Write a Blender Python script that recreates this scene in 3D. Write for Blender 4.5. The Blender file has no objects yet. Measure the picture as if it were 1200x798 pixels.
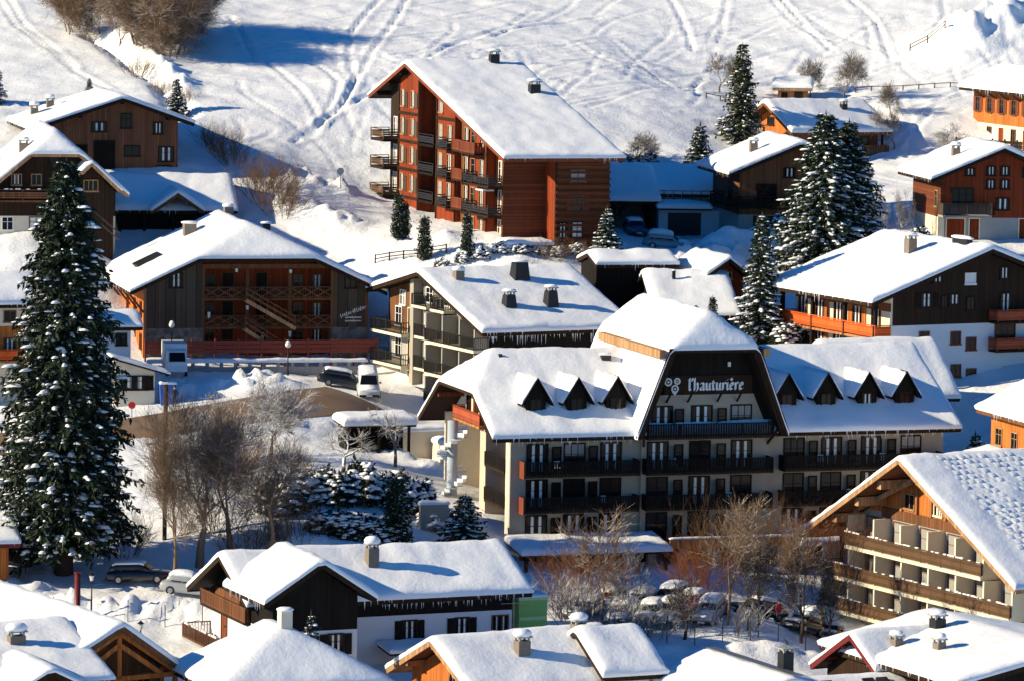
import bpy, bmesh, math, random
import numpy as np
from mathutils import Matrix, Vector

# ------------------------------------------------------------------ camera, sky, sun, exposure
SC = bpy.context.scene
COL = SC.collection
R = math.radians
cam_d = bpy.data.cameras.new('camera')
cam_d.sensor_width = 36.0
cam_d.lens = 150.0
cam_d.clip_start = 1.0
cam_d.clip_end = 3000.0
cam = bpy.data.objects.new('camera', cam_d)
COL.objects.link(cam)
CAM_Z, PITCH, ROLL = 46.4, R(5.7), R(1.0)
cam.matrix_world = (Matrix.Translation((0, 0, CAM_Z)) @ Matrix.Rotation(math.pi / 2 - PITCH, 4, 'X')
                    @ Matrix.Rotation(ROLL, 4, 'Z'))
SC.camera = cam

SUN_EL, SUN_TO_CAM = R(24.0), R(11.0)      # sun stands on the left, a little towards the viewer
sun_dir = Vector((-math.cos(SUN_TO_CAM) * math.cos(SUN_EL), -math.sin(SUN_TO_CAM) * math.cos(SUN_EL), math.sin(SUN_EL)))
sl = bpy.data.lights.new('sun', 'SUN')
sl.energy = 5.0
sl.angle = R(0.5)
sl.color = (1.0, 0.86, 0.595)
sun = bpy.data.objects.new('sun', sl)
sun.rotation_euler = sun_dir.to_track_quat('Z', 'Y').to_euler()
COL.objects.link(sun)

world = bpy.data.worlds.new('World')
SC.world = world
world.use_nodes = True
wn = world.node_tree
bg = wn.nodes['Background']
sky = wn.nodes.new('ShaderNodeTexSky')
sky.sky_type = 'NISHITA'
sky.sun_disc = False
sky.sun_elevation = SUN_EL
sky.sun_rotation = math.atan2(sun_dir.x, sun_dir.y)
sky.altitude = 2600
sky.air_density = 0.7
sky.dust_density = 0.0
sky.ozone_density = 3.0
hs = wn.nodes.new('ShaderNodeHueSaturation')      # deep winter blue
hs.inputs['Saturation'].default_value = 1.3
hs.inputs['Value'].default_value = 1.0
wn.links.new(sky.outputs[0], hs.inputs['Color'])
wn.links.new(hs.outputs[0], bg.inputs[0])
bg.inputs[1].default_value = 0.115
SC.view_settings.view_transform = 'Standard'
SC.view_settings.look = 'None'
SC.view_settings.exposure = 0.6
SC.view_settings.gamma = 1.0

# ------------------------------------------------------------------ materials
def new_mat(name):
    m = bpy.data.materials.new(name)
    m.use_nodes = True
    nt = m.node_tree
    b = nt.nodes['Principled BSDF']
    return m, nt, b

def nd(nt, t, **kw):
    n = nt.nodes.new(t)
    for k, v in kw.items():
        if isinstance(k, str) and hasattr(n, k):
            setattr(n, k, v)
    return n

def math_n(nt, op, a, b=None):
    n = nt.nodes.new('ShaderNodeMath')
    n.operation = op
    for i, x in enumerate((a, b)):
        if x is None:
            continue
        if isinstance(x, (int, float)):
            n.inputs[i].default_value = x
        else:
            nt.links.new(x, n.inputs[i])
    return n.outputs[0]

def mixc(nt, fac, a, b):
    n = nt.nodes.new('ShaderNodeMix')
    n.data_type = 'RGBA'
    for sock, x in ((n.inputs[0], fac), (n.inputs[6], a), (n.inputs[7], b)):
        if isinstance(x, (int, float)):
            sock.default_value = x
        elif isinstance(x, tuple):
            sock.default_value = (*x[:3], 1)
        else:
            nt.links.new(x, sock)
    return n.outputs[2]

def noise(nt, vec, scale, detail=3, rough=.5):
    n = nt.nodes.new('ShaderNodeTexNoise')
    n.inputs['Scale'].default_value = scale
    n.inputs['Detail'].default_value = detail
    n.inputs['Roughness'].default_value = rough
    if vec is not None:
        nt.links.new(vec, n.inputs['Vector'])
    return n.outputs['Fac']

def ramp(nt, fac, lo, hi):
    n = nt.nodes.new('ShaderNodeMapRange')
    n.inputs[1].default_value = lo
    n.inputs[2].default_value = hi
    nt.links.new(fac, n.inputs[0])
    return n.outputs[0]

def bump(nt, b, h, strength=.4, dist=.05):
    n = nt.nodes.new('ShaderNodeBump')
    n.inputs['Strength'].default_value = strength
    n.inputs['Distance'].default_value = dist
    nt.links.new(h, n.inputs['Height'])
    nt.links.new(n.outputs[0], b.inputs['Normal'])

def scale_vec(nt, vec, s):
    n = nt.nodes.new('ShaderNodeMapping')
    n.inputs['Scale'].default_value = s
    nt.links.new(vec, n.inputs[0])
    return n.outputs[0]

def coords(nt, kind='Object'):
    return nt.nodes.new('ShaderNodeTexCoord').outputs[kind]

def geo_pos(nt):
    return nt.nodes.new('ShaderNodeNewGeometry').outputs['Position']

def plain(name, c, rough=.7, var=.25, sc=2.0, metal=0.0, bmp=.2, spec=.3):
    m, nt, b = new_mat(name)
    v = geo_pos(nt)
    f = noise(nt, v, sc, 4, .6)
    lo = tuple(x * (1 - var) for x in c)
    hi = tuple(min(1, x * (1 + var)) for x in c)
    nt.links.new(mixc(nt, f, lo, hi), b.inputs['Base Color'])
    b.inputs['Roughness'].default_value = rough
    b.inputs['Metallic'].default_value = metal
    b.inputs['Specular IOR Level'].default_value = spec
    if bmp:
        bump(nt, b, noise(nt, v, sc * 6, 3), bmp, .02)
    return m

def wood(name, c, board=.2, axis='V', var=.35, rough=.75):
    """boards: V = upright boards on any wall, H = boards lying level"""
    m, nt, b = new_mat(name)
    v = coords(nt)
    s = nd(nt, 'ShaderNodeSeparateXYZ')
    nt.links.new(v, s.inputs[0])
    t = math_n(nt, 'ADD', s.outputs[0], s.outputs[1]) if axis == 'V' else s.outputs[2]
    q = math_n(nt, 'DIVIDE', t, board)
    fl = math_n(nt, 'FLOOR', q)
    fr = math_n(nt, 'FRACT', q)
    wnz = nd(nt, 'ShaderNodeTexWhiteNoise', noise_dimensions='1D')
    nt.links.new(fl, wnz.inputs['W'])
    st = (14, 14, 1.2) if axis == 'V' else (1.5, 1.5, 16)
    g = noise(nt, scale_vec(nt, v, st), 1.0, 4, .6)
    big = noise(nt, v, .35, 3, .6)
    f = math_n(nt, 'MULTIPLY', math_n(nt, 'ADD', math_n(nt, 'ADD', wnz.outputs[0], g), big), .3333)
    f = ramp(nt, f, .25, .75)
    lo = tuple(x * (1 - var) for x in c)
    hi = tuple(min(1, x * (1 + var)) for x in c)
    colr = mixc(nt, f, lo, hi)
    st2 = ramp(nt, noise(nt, scale_vec(nt, v, (1.1, 1.1, .35)), 1.0, 5, .65), .5, .75)
    colr = mixc(nt, math_n(nt, 'MULTIPLY', st2, .55), colr, tuple(x * .45 + .012 for x in c))
    gap = math_n(nt, 'LESS_THAN', fr, .07)
    colr = mixc(nt, gap, colr, tuple(x * .3 for x in c))
    nt.links.new(colr, b.inputs['Base Color'])
    b.inputs['Roughness'].default_value = rough
    b.inputs['Specular IOR Level'].default_value = .12
    h = math_n(nt, 'SUBTRACT', math_n(nt, 'MULTIPLY', g, .3), gap)
    bump(nt, b, h, .6, .03)
    return m

def snow_mat(name, coarse=1.0, strength=.5, drift=0.0, fine=.35):
    m, nt, b = new_mat(name)
    v = geo_pos(nt)
    n1 = noise(nt, v, .9 * coarse, 5, .62)
    n2 = noise(nt, v, 3.2, 5, .7)
    nt.links.new(mixc(nt, n1, (.83, .845, .87), (.90, .905, .91)), b.inputs['Base Color'])
    b.inputs['Roughness'].default_value = .55
    b.inputs['Specular IOR Level'].default_value = .25
    hgt = math_n(nt, 'ADD', n1, math_n(nt, 'MULTIPLY', n2, fine))
    if drift:
        mp = nt.nodes.new('ShaderNodeMapping')
        mp.inputs['Rotation'].default_value = (0, 0, R(-50))
        mp.inputs['Scale'].default_value = (.16, 2.3, 1)
        nt.links.new(v, mp.inputs[0])
        hgt = math_n(nt, 'ADD', hgt, math_n(nt, 'MULTIPLY', noise(nt, mp.outputs[0], 1.0, 4, .65), drift))
    bump(nt, b, hgt, strength, .22)
    return m

def bark_mat(name, c, cover=.35):
    """bark with snow lying on whatever faces upwards"""
    m, nt, b = new_mat(name)
    g = nd(nt, 'ShaderNodeNewGeometry')
    s = nd(nt, 'ShaderNodeSeparateXYZ')
    nt.links.new(g.outputs['Normal'], s.inputs[0])
    nz = noise(nt, g.outputs['Position'], 1.6, 3)
    up = math_n(nt, 'ADD', s.outputs[2], math_n(nt, 'MULTIPLY', math_n(nt, 'SUBTRACT', nz, .5), 1.6))
    f = ramp(nt, up, 1.0 - cover, 1.12 - cover)
    c2 = mixc(nt, noise(nt, g.outputs['Position'], 9, 3), tuple(x * .6 for x in c), tuple(x * 1.4 for x in c))
    nt.links.new(mixc(nt, f, c2, (.86, .87, .89)), b.inputs['Base Color'])
    b.inputs['Roughness'].default_value = .85
    b.inputs['Specular IOR Level'].default_value = .1
    return m

def leaf_mat(name, c, var=.5):
    m, nt, b = new_mat(name)
    v = geo_pos(nt)
    f = ramp(nt, noise(nt, v, 1.3, 4, .7), .3, .7)
    nt.links.new(mixc(nt, f, tuple(x * (1 - var) for x in c), tuple(x * (1 + var) for x in c)), b.inputs['Base Color'])
    b.inputs['Roughness'].default_value = .7
    b.inputs['Specular IOR Level'].default_value = .15
    return m

def glass_mat(name, c=(.006, .007, .009)):
    m, nt, b = new_mat(name)
    v = geo_pos(nt)
    nt.links.new(mixc(nt, noise(nt, v, .8, 2), tuple(x * .6 for x in c), tuple(x * 1.8 for x in c)), b.inputs['Base Color'])
    b.inputs['Roughness'].default_value = .1
    b.inputs['Specular IOR Level'].default_value = .22
    return m

def stone_mat(name, c):
    m, nt, b = new_mat(name)
    v = geo_pos(nt)
    vo = nd(nt, 'ShaderNodeTexVoronoi')
    vo.inputs['Scale'].default_value = 2.6
    nt.links.new(v, vo.inputs['Vector'])
    sep = nd(nt, 'ShaderNodeSeparateColor')
    nt.links.new(vo.outputs['Color'], sep.inputs[0])
    nt.links.new(mixc(nt, sep.outputs[0], tuple(x * .5 for x in c), tuple(x * 1.5 for x in c)), b.inputs['Base Color'])
    b.inputs['Roughness'].default_value = .9
    bump(nt, b, vo.outputs['Distance'], .8, .05)
    return m

M = {}
M['snow'] = snow_mat('snow_ground', .8, .5, .9, .75)
M['roof_snow'] = snow_mat('snow_roof', .7, .36)
M['clump_snow'] = snow_mat('snow_clump', 2.0, .35)
M['dark_wood'] = wood('dark_brown_boards', (.034, .018, .010), .18)
M['black_wood'] = wood('tarred_boards', (.012, .009, .007), .2)
M['red_wood'] = wood('red_brown_boards', (.24, .042, .013), .19)
M['log_wood'] = wood('red_brown_logs', (.14, .042, .018), .3, 'H')
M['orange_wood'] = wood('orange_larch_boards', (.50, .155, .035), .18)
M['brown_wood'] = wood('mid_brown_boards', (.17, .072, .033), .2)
M['old_wood'] = wood('weathered_brown_boards', (.20, .085, .042), .28)
M['grey_wood'] = wood('grey_brown_panel_boards', (.085, .062, .045), .9)
M['rail_wood'] = wood('brown_balcony_boards', (.11, .062, .034), .16, 'H')
M['red_rail'] = wood('red_balcony_boards', (.34, .075, .035), .2, 'H')
M['orange_rail'] = wood('orange_balcony_boards', (.60, .10, .02), .2, 'H')
M['trim_wood'] = wood('pale_cut_timber', (.42, .24, .12), .3)
M['beam_wood'] = wood('warm_beam_timber', (.40, .17, .07), .3)
M['cream_trim'] = plain('cream_paint', (.80, .70, .50), .6, .08)
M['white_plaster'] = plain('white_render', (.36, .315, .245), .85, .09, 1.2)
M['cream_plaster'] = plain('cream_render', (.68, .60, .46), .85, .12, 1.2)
M['grey_plaster'] = plain('grey_render', (.36, .35, .33), .85, .15, 1.0)
M['dark_plaster'] = plain('dark_taupe_render', (.20, .18, .155), .85, .15, 1.0)  # one even taupe, darker than the grey render
M['shade_blue_grey'] = plain('shade_blue_grey_tone', (.36, .41, .47), .8, .15, 1.5)  # for the stair column: the blue of its shade put into the colour
M['pink_plaster'] = plain('pinkish_render', (.62, .45, .33), .85, .12, 1.0)
M['blue_plaster'] = plain('bluish_white_render', (.62, .64, .66), .85, .08, 1.0)
M['stone'] = stone_mat('rubble_stone', (.13, .12, .11))
M['concrete'] = plain('concrete', (.30, .29, .27), .9, .2)
M['glass'] = glass_mat('window_glass')
M['blind'] = plain('grey_blind', (.30, .29, .27), .7, .1)
M['curtain'] = plain('pale_curtain', (.75, .74, .70), .8, .1)
M['shutter_dark'] = wood('dark_shutter', (.018, .012, .010), .1)
M['shutter_red'] = wood('red_brown_shutter', (.22, .06, .03), .1)
M['white_paint'] = plain('white_paint', (.78, .78, .76), .5, .05)
M['metal_dark'] = plain('dark_metal', (.03, .03, .032), .45, .3, 2, .6)
M['metal_grey'] = plain('grey_metal', (.25, .26, .28), .4, .2, 2, .7)
M['red_metal'] = plain('dark_red_metal', (.16, .022, .02), .4, .2, 2, .1)
M['red_rail_metal'] = plain('red_painted_guardrail', (.24, .045, .028), .6, .25)
M['green_paint'] = plain('green_panel', (.30, .52, .13), .6, .08)
M['green_pale'] = plain('pale_green_panel', (.55, .68, .30), .6, .08)
M['road'] = plain('wet_slushy_asphalt', (.19, .125, .08), .75, .45, .35, 0, .4)
M['bark'] = bark_mat('spruce_bark', (.06, .04, .028), .25)
M['twig'] = bark_mat('bare_branch', (.085, .06, .042), .30)
M['twig_pale'] = bark_mat('pale_bare_branch', (.16, .12, .085), .40)
M['twig_snow'] = bark_mat('snow_laden_branch', (.13, .10, .075), .85)
M['twig_tan'] = bark_mat('tan_branch', (.22, .145, .09), .30)
M['twig_red'] = bark_mat('russet_twig', (.23, .085, .035), .12)
M['twig_brown'] = bark_mat('tan_twig', (.17, .10, .055), .14)
M['needle'] = leaf_mat('dark_spruce_needle', (.020, .032, .016))
M['needle_blue'] = leaf_mat('blue_spruce_needle', (.022, .032, .024))
M['needle_yellow'] = leaf_mat('olive_spruce_needle', (.040, .046, .016))
M['shrub'] = leaf_mat('dark_shrub_leaf', (.028, .034, .020))
M['tyre'] = plain('tyre_rubber', (.02, .02, .02), .9, .2)
M['chrome'] = plain('rim_metal', (.4, .4, .42), .3, .1, 2, .8)
M['lamp_glass'] = plain('lamp_glass', (.75, .72, .64), .3, .05)
M['tail_red'] = plain('tail_lamp', (.35, .02, .015), .3, .1)
M['skin'] = plain('skin', (.50, .28, .19), .6, .08)
M['jacket_red'] = plain('red_jacket', (.52, .035, .045), .7, .15)
M['jacket_dark'] = plain('dark_jacket', (.03, .035, .05), .7, .15)
M['trouser'] = plain('dark_trousers', (.025, .025, .03), .8, .2)
M['brick_pot'] = plain('grey_chimney_render', (.19, .155, .125), .9, .3, 3)
M['sign_red'] = plain('red_sign', (.5, .02, .02), .5, .05)

# ------------------------------------------------------------------ mesh helpers
class MB:
    def __init__(s):
        s.v, s.f, s.mi = [], [], []

    def add(s, vs, fs, mi=0):
        o = len(s.v)
        s.v += [tuple(p) for p in vs]
        for f in fs:
            s.f.append(tuple(o + i for i in f))
            s.mi.append(mi)
        return s

    def box(s, x0, y0, z0, x1, y1, z1, mi=0):
        x0, x1 = min(x0, x1), max(x0, x1)
        y0, y1 = min(y0, y1), max(y0, y1)
        z0, z1 = min(z0, z1), max(z0, z1)
        return s.add([(x0, y0, z0), (x1, y0, z0), (x1, y1, z0), (x0, y1, z0), (x0, y0, z1), (x1, y0, z1), (x1, y1, z1), (x0, y1, z1)],
                     [(0, 3, 2, 1), (4, 5, 6, 7), (0, 1, 5, 4), (1, 2, 6, 5), (2, 3, 7, 6), (3, 0, 4, 7)], mi)

    def prism(s, pts, off, mi=0):
        n = len(pts)
        a = [tuple(p) for p in pts]
        b = [tuple(p[i] + off[i] for i in range(3)) for p in pts]
        fs = [tuple(range(n)), tuple(range(2 * n - 1, n - 1, -1))]
        for i in range(n):
            j = (i + 1) % n
            fs.append((i, i + n, j + n, j))
        return s.add(a + b, fs, mi)

    def beam(s, p, q, w, h, mi=0, up=(0, 0, 1)):
        p, q = Vector(p), Vector(q)
        d = (q - p).normalized()
        upv = Vector(up)
        sd = d.cross(upv)
        if sd.length < 1e-4:
            sd = Vector((1, 0, 0))
        sd.normalize()
        u2 = sd.cross(d).normalized()
        pts = [p + sd * a * w / 2 + u2 * b * h / 2 for a, b in ((-1, -1), (1, -1), (1, 1), (-1, 1))]
        return s.prism(pts, q - p, mi)

    def tube(s, p, q, r0, r1=None, n=8, mi=0, cap=True):
        r1 = r0 if r1 is None else r1
        p, q = Vector(p), Vector(q)
        d = (q - p).normalized()
        a = d.orthogonal().normalized()
        b = d.cross(a)
        vs = []
        for c, r in ((p, r0), (q, r1)):
            for i in range(n):
                t = 2 * math.pi * i / n
                vs.append(c + a * (r * math.cos(t)) + b * (r * math.sin(t)))
        fs = [(i, (i + 1) % n, n + (i + 1) % n, n + i) for i in range(n)]
        if cap:
            fs += [tuple(range(n - 1, -1, -1)), tuple(range(n, 2 * n))]
        return s.add(vs, fs, mi)

    def mesh(s, name, mats, smooth=False):
        me = bpy.data.meshes.new(name)
        me.from_pydata(s.v, [], s.f)
        for m in mats if isinstance(mats, (list, tuple)) else [mats]:
            me.materials.append(m)
        if any(s.mi):
            me.polygons.foreach_set('material_index', s.mi)
        bm = bmesh.new()
        bm.from_mesh(me)
        bmesh.ops.recalc_face_normals(bm, faces=bm.faces)
        bm.to_mesh(me)
        bm.free()
        if smooth:
            me.shade_smooth()
        return me

    def obj(s, name, mats, parent=None, smooth=False, loc=None, rotz=0):
        return link(name, s.mesh(name, mats, smooth), parent, loc, rotz)

def link(name, data, parent=None, loc=None, rotz=0):
    o = bpy.data.objects.new(name, data)
    COL.objects.link(o)
    if parent is not None:
        o.parent = parent
    if loc is not None:
        o.location = loc
    if rotz:
        o.rotation_euler = (0, 0, rotz)
    return o

def np_mesh(name, verts, faces, mat, smooth=False):
    """verts (n,3), faces (m,k) arrays -> mesh"""
    verts = np.asarray(verts, dtype=np.float32)
    faces = np.asarray(faces, dtype=np.int32)
    k = faces.shape[1]
    me = bpy.data.meshes.new(name)
    me.vertices.add(len(verts))
    me.vertices.foreach_set('co', verts.ravel())
    me.loops.add(faces.size)
    me.loops.foreach_set('vertex_index', faces.ravel())
    me.polygons.add(len(faces))
    me.polygons.foreach_set('loop_start', np.arange(0, faces.size, k, dtype=np.int32))
    me.polygons.foreach_set('loop_total', np.full(len(faces), k, dtype=np.int32))
    me.materials.append(mat)
    me.update(calc_edges=True)
    me.validate()
    if smooth:
        me.shade_smooth()
    return me

def tag(o, label, cat, group=None, kind=None):
    if label:
        o['label'] = label
    if cat:
        o['category'] = cat
    if group:
        o['group'] = group
    if kind:
        o['kind'] = kind
    return o

def thing(name, label, cat, loc=(0, 0, 0), rotz=0, group=None):
    o = link(name, None, None, loc, rotz)
    o.empty_display_size = .5
    return tag(o, label, cat, group)

def copy_tree(o, parent=None):
    c = o.copy()
    COL.objects.link(c)
    c.parent = parent
    for ch in list(o.children):
        copy_tree(ch, c)
    return c

# smooth value noise in numpy
_rng = np.random.RandomState(7)
_tab = _rng.rand(256, 256)
def vnoise(x, y):
    x = np.asarray(x, float); y = np.asarray(y, float)
    xi = np.floor(x).astype(int); yi = np.floor(y).astype(int)
    fx = x - xi; fy = y - yi
    fx = fx * fx * (3 - 2 * fx); fy = fy * fy * (3 - 2 * fy)
    a = _tab[xi % 256, yi % 256]; b = _tab[(xi + 1) % 256, yi % 256]
    c = _tab[xi % 256, (yi + 1) % 256]; d = _tab[(xi + 1) % 256, (yi + 1) % 256]
    return (a * (1 - fx) + b * fx) * (1 - fy) + (c * (1 - fx) + d * fx) * fy
def fbm(x, y, o=4):
    t = 0; a = .5; s = 1.0
    for i in range(o):
        t = t + a * vnoise(np.asarray(x) * s + 17.3 * i, np.asarray(y) * s + 5.7 * i)
        a *= .5; s *= 2.03
    return t
# ------------------------------------------------------------------ the ground
GP = np.array([
    (-120, 150, -18), (0, 150, -18), (120, 150, -18), (-60, 240, -8), (0, 240, -8.5), (60, 240, -8.5),
    (-35, 268, -5), (-10, 272, -5), (10, 275, -5.5), (35, 275, -6.5), (-40, 290, -3), (-20, 285, -4), (0, 287, -3.2),
    (12, 292, -4.3), (22, 296, -4.8), (36, 294, -7.5), (60, 300, -5), (-32, 305, -1.5), (-60, 305, -1), (-24, 303, -1.8),
    (-11, 315, 1.6), (-4, 310, -1.8), (5, 311, -2.8), (13, 307, -3.0), (19, 299, -3.4), (20, 316, -3), (26.5, 311, -6.6), (32, 302, -7.5), (36, 322, -1.5),
    (-13, 328, 3.4), (-30, 328, 2), (-60, 330, 2.5), (-30, 340, 3.6), (-31, 352, 5), (-13, 354, 5.3), (-7, 345, 2.4), (-2, 350, 1.6), (-6.0, 351, 2.2), (-7.6, 357.5, 3.6), (-10.0, 364, 5.4), (-14, 362, 6.0),
    (-32, 371, 7.9), (-11, 375, 7.9), (-60, 370, 7.5), (30, 350, 6.3), (45, 345, 6.3), (60, 350, 8), (38, 318, 1.5),
    (10, 350, 3), (20, 345, 3.5), (16, 366, 9.5), (20, 362, 9.6), (28, 385, 14.6), (8, 385, 15), (14, 398, 15.3),
    (-12, 418, 19.2), (0, 386, 16.6), (8.5, 390, 16.4), (-9, 388, 15.6), (-8, 378, 11.5), (-16, 405, 18.2), (-24.7, 410, 20.2),
    (-25, 402, 17.2), (-33, 396.5, 14.6), (-38, 408, 20.6), (-42, 388, 16.8), (-40, 396, 15.6), (-30, 393, 13.0),
    (-50, 440, 28), (-20, 440, 27.8), (0, 440, 27.5), (20, 445, 26.8), (40, 450, 26.5), (0, 425, 23.5), (20, 432, 23), (18, 426, 22.4), (17, 410, 16.2), (17, 417, 17.6), (10, 418, 17.4),
    (30, 436, 21.5), (30, 456, 26.6), (50, 440, 23.2), (40, 398, 16.8), (50, 398, 16.8), (40, 420, 19.5), (22, 400, 16.3), (12, 412, 16.6),
    (0, 490, 37), (-50, 490, 38), (50, 490, 37), (0, 560, 54), (-150, 560, 56), (150, 560, 55), (-150, 440, 28), (150, 440, 28),
    (-150, 370, 10), (150, 370, 10), (-150, 300, -2), (150, 300, -4), (0, 700, 88), (-250, 800, 112), (250, 800, 112), (0, 900, 132)], float)
def _tps(d2):
    return np.where(d2 > 1e-9, d2 * np.log(np.maximum(d2, 1e-9)), 0)
_S = 100.0
_X = GP[:, :2] / _S
_n = len(GP)
_K = _tps(((_X[:, None] - _X[None]) ** 2).sum(-1)) + np.eye(_n) * 2e-4
_Pm = np.c_[np.ones(_n), _X]
_A = np.block([[_K, _Pm], [_Pm.T, np.zeros((3, 3))]])
_W = np.linalg.solve(_A, np.r_[GP[:, 2], 0, 0, 0])
def ground_base(x, y):
    x = np.asarray(x, float); y = np.asarray(y, float)
    sh = x.shape
    q = np.c_[x.ravel(), y.ravel()] / _S
    out = np.empty(len(q))
    for i in range(0, len(q), 40000):
        p = q[i:i + 40000]
        d2 = ((p[:, None] - _X[None]) ** 2).sum(-1)
        out[i:i + 40000] = _tps(d2) @ _W[:_n] + _W[_n] + p @ _W[_n + 1:]
    return out.reshape(sh)
def seg_dist(x, y, pl):
    best = np.full(x.shape, 1e9); 
    for (ax, ay), (bx, by) in zip(pl[:-1], pl[1:]):
        dx, dy = bx - ax, by - ay
        t = np.clip(((x - ax) * dx + (y - ay) * dy) / (dx * dx + dy * dy + 1e-9), 0, 1)
        best = np.minimum(best, np.hypot(x - ax - t * dx, y - ay - t * dy))
    return best
# ploughed banks and heaps: (polyline, height, half width)
BANKS = [([(-38, 297), (-30, 295), (-24, 294.5), (-17.5, 293.5)], 1.3, 1.4), ([(-36, 301), (-33.5, 300.5)], .7, 1.2),
         ([(-33, 357), (-27, 359), (-21, 361)], .6, 1.0), ([(-33, 338), (-24, 341), (-15, 345.5)], .6, 1.1),
         ([(-22.5, 359.5), (-20, 360)], .8, 1.8), ([(19, 394), (24, 396)], 2.2, 2.6), ([(15, 389), (20, 390)], 1.2, 1.6), ([(3, 291.5), (22, 294)], .5, .9),
         ([(5, 309.5), (22, 305)], .5, 1.0), ([(50, 474), (56, 476)], 4.5, 4.5), ([(-25, 399), (-19, 391)], 1.1, 1.6), ([(-21, 405), (-16, 400)], 1.0, 2.0),
         ([(-12, 391), (-6, 389)], .8, 1.6), ([(-7, 309), (-4.5, 307)], 1.0, 1.5), ([(-46, 463), (-41, 452), (-36.5, 441), (-33.5, 430)], -1.5, 1.1), ([(-43, 463), (-38.5, 450), (-34.5, 440)], 1.0, 1.5), ([(-15.5, 310), (-10, 309)], .6, 1.2), ([(-30, 316), (-22, 318)], .6, 1.6), ([(-9.5, 340), (-6, 337)], .8, 1.3), ([(-22, 413), (-17, 412)], 1.2, 2.2)]
TRACKS = [[(-12.4, 489), (-13.9, 471.5), (-15.3, 460.7), (-16.2, 448.6), (-17.2, 440.3), (-18.2, 434), (-20.6, 429.6), (-22.2, 425.7)],
          [(-15.1, 488.4), (-17.8, 472.3), (-18.3, 461.8), (-17.6, 451.2), (-16.6, 444.7), (-17.2, 437.5), (-19, 432.8), (-20.9, 427.2)],
          [(-26.8, 452.9), (-23.3, 444), (-20.5, 434.6), (-19.7, 430.5)],
          [(-23.1, 452.4), (-20.3, 450.8), (-18.2, 442.4), (-18.9, 435.5), (-20.1, 428.4)],
          [(-18.2, 434), (-14.5, 440.4), (-9.5, 454.4), (-6.4, 466.9), (-0.6, 474.2), (9, 482.7)],
          [(-58, 479), (-54.9, 467.3), (-50.8, 457.8), (-46.9, 448.2), (-42.1, 438.9)],
          [(-57.9, 482.5), (-54.3, 468.2), (-50.1, 457.9), (-46.2, 448.2)],
          [(17.4, 494.1), (18.7, 485.1), (19.4, 472.7)],
          [(28.9, 494.9), (32, 481.3), (36.1, 477), (38.7, 480.4)],
          [(29.9, 494.9), (33, 480.7), (35, 474.7)],
          [(38.6, 493), (40.8, 483.3), (41.2, 469.4)],
          [(-31.7, 472.8), (-29.6, 462), (-27.6, 452)]]


_trk = random.Random(5)
for _i in range(130):                       # more ski lines across the open slope
    x0 = _trk.uniform(-8, 58); y0 = _trk.uniform(448, 500)
    ang = _trk.uniform(-2.9, -2.3) if _trk.random() < .7 else _trk.uniform(-1.9, -1.2)
    pl = [(x0, y0)]
    for k in range(_trk.randint(5, 10)):
        ang += _trk.uniform(-.22, .22)
        pl.append((pl[-1][0] + 3.0 * math.cos(ang), pl[-1][1] + 3.0 * math.sin(ang)))
    TRACKS.append(pl)
for _i in range(14):
    x0 = _trk.uniform(-30, -14); y0 = _trk.uniform(428, 470); ang = _trk.uniform(-1.9, -1.0)
    pl = [(x0, y0)]
    for k in range(_trk.randint(3, 7)):
        ang += _trk.uniform(-.3, .3)
        pl.append((pl[-1][0] + 2.5 * math.cos(ang), pl[-1][1] + 2.5 * math.sin(ang)))
    TRACKS.append(pl)
ROAD = [(-75, 336), (-45, 340), (-34, 343.5), (-26, 347), (-18, 352), (-14.5, 356), (-12.8, 358.5)]
def ground_full(x, y):
    x = np.asarray(x, float); y = np.asarray(y, float)
    z = ground_base(x, y)
    rough = np.clip((y - 405) / 25, 0, 1)
    z = z + (fbm(x / 9, y / 9) - .47) * .9 + (fbm(x / 2.6 + 40, y / 2.6) - .47) * (.46 - .22 * rough)
    z = z + (fbm(x / .8 + 90, y / .8) - .47) * (.22 - .14 * rough)
    # wind and ski ripples on the open slope
    z = z + rough * .07 * np.sin((x * .8 + y * 1.1) + 3 * fbm(x / 6, y / 6)) * vnoise(x / 5, y / 5)
    rd = seg_dist(x, y, ROAD)
    flat = np.clip((rd - 4.2) / 3, 0, 1)
    z = ground_base(x, y) * (1 - flat) + z * flat
    for pl, h, w in BANKS:
        m = (x > min(p[0] for p in pl) - 4 * w) & (x < max(p[0] for p in pl) + 4 * w) & (y > min(p[1] for p in pl) - 4 * w) & (y < max(p[1] for p in pl) + 4 * w)
        if not m.any():
            continue
        xx, yy = x[m], y[m]
        d = seg_dist(xx, yy, pl)
        lump = .55 + .9 * fbm(xx * .5, yy * .5, 3) if h > 1.4 else .15 + 1.8 * fbm(xx * 1.25, yy * 1.25, 3)
        lump = lump + .25 * (fbm(xx * 2.6 + 9, yy * 2.6, 2) - .4) / max(h, .8)
        z[m] += h * lump * np.exp(-(d / w) ** 2)
    for i, pl in enumerate(TRACKS):
        m = (x > min(p[0] for p in pl) - 2) & (x < max(p[0] for p in pl) + 2) & (y > min(p[1] for p in pl) - 2) & (y < max(p[1] for p in pl) + 2)
        if not m.any():
            continue
        # soften the polyline
        p = np.array(pl, float)
        t = np.linspace(0, len(p) - 1, len(p) * 4)
        px = np.interp(t, range(len(p)), p[:, 0]); py = np.interp(t, range(len(p)), p[:, 1])
        ker = np.ones(5) / 5
        px[2:-2] = np.convolve(px, ker, 'valid'); py[2:-2] = np.convolve(py, ker, 'valid')
        d = seg_dist(x[m], y[m], list(zip(px, py)))
        dp = .15 if i < 12 else .085
        w = .28 if i < 12 else .27
        z[m] += -dp * np.exp(-(d / w) ** 2) + dp * .65 * np.exp(-((d - 2.1 * w) / w) ** 2)
    return z
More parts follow.
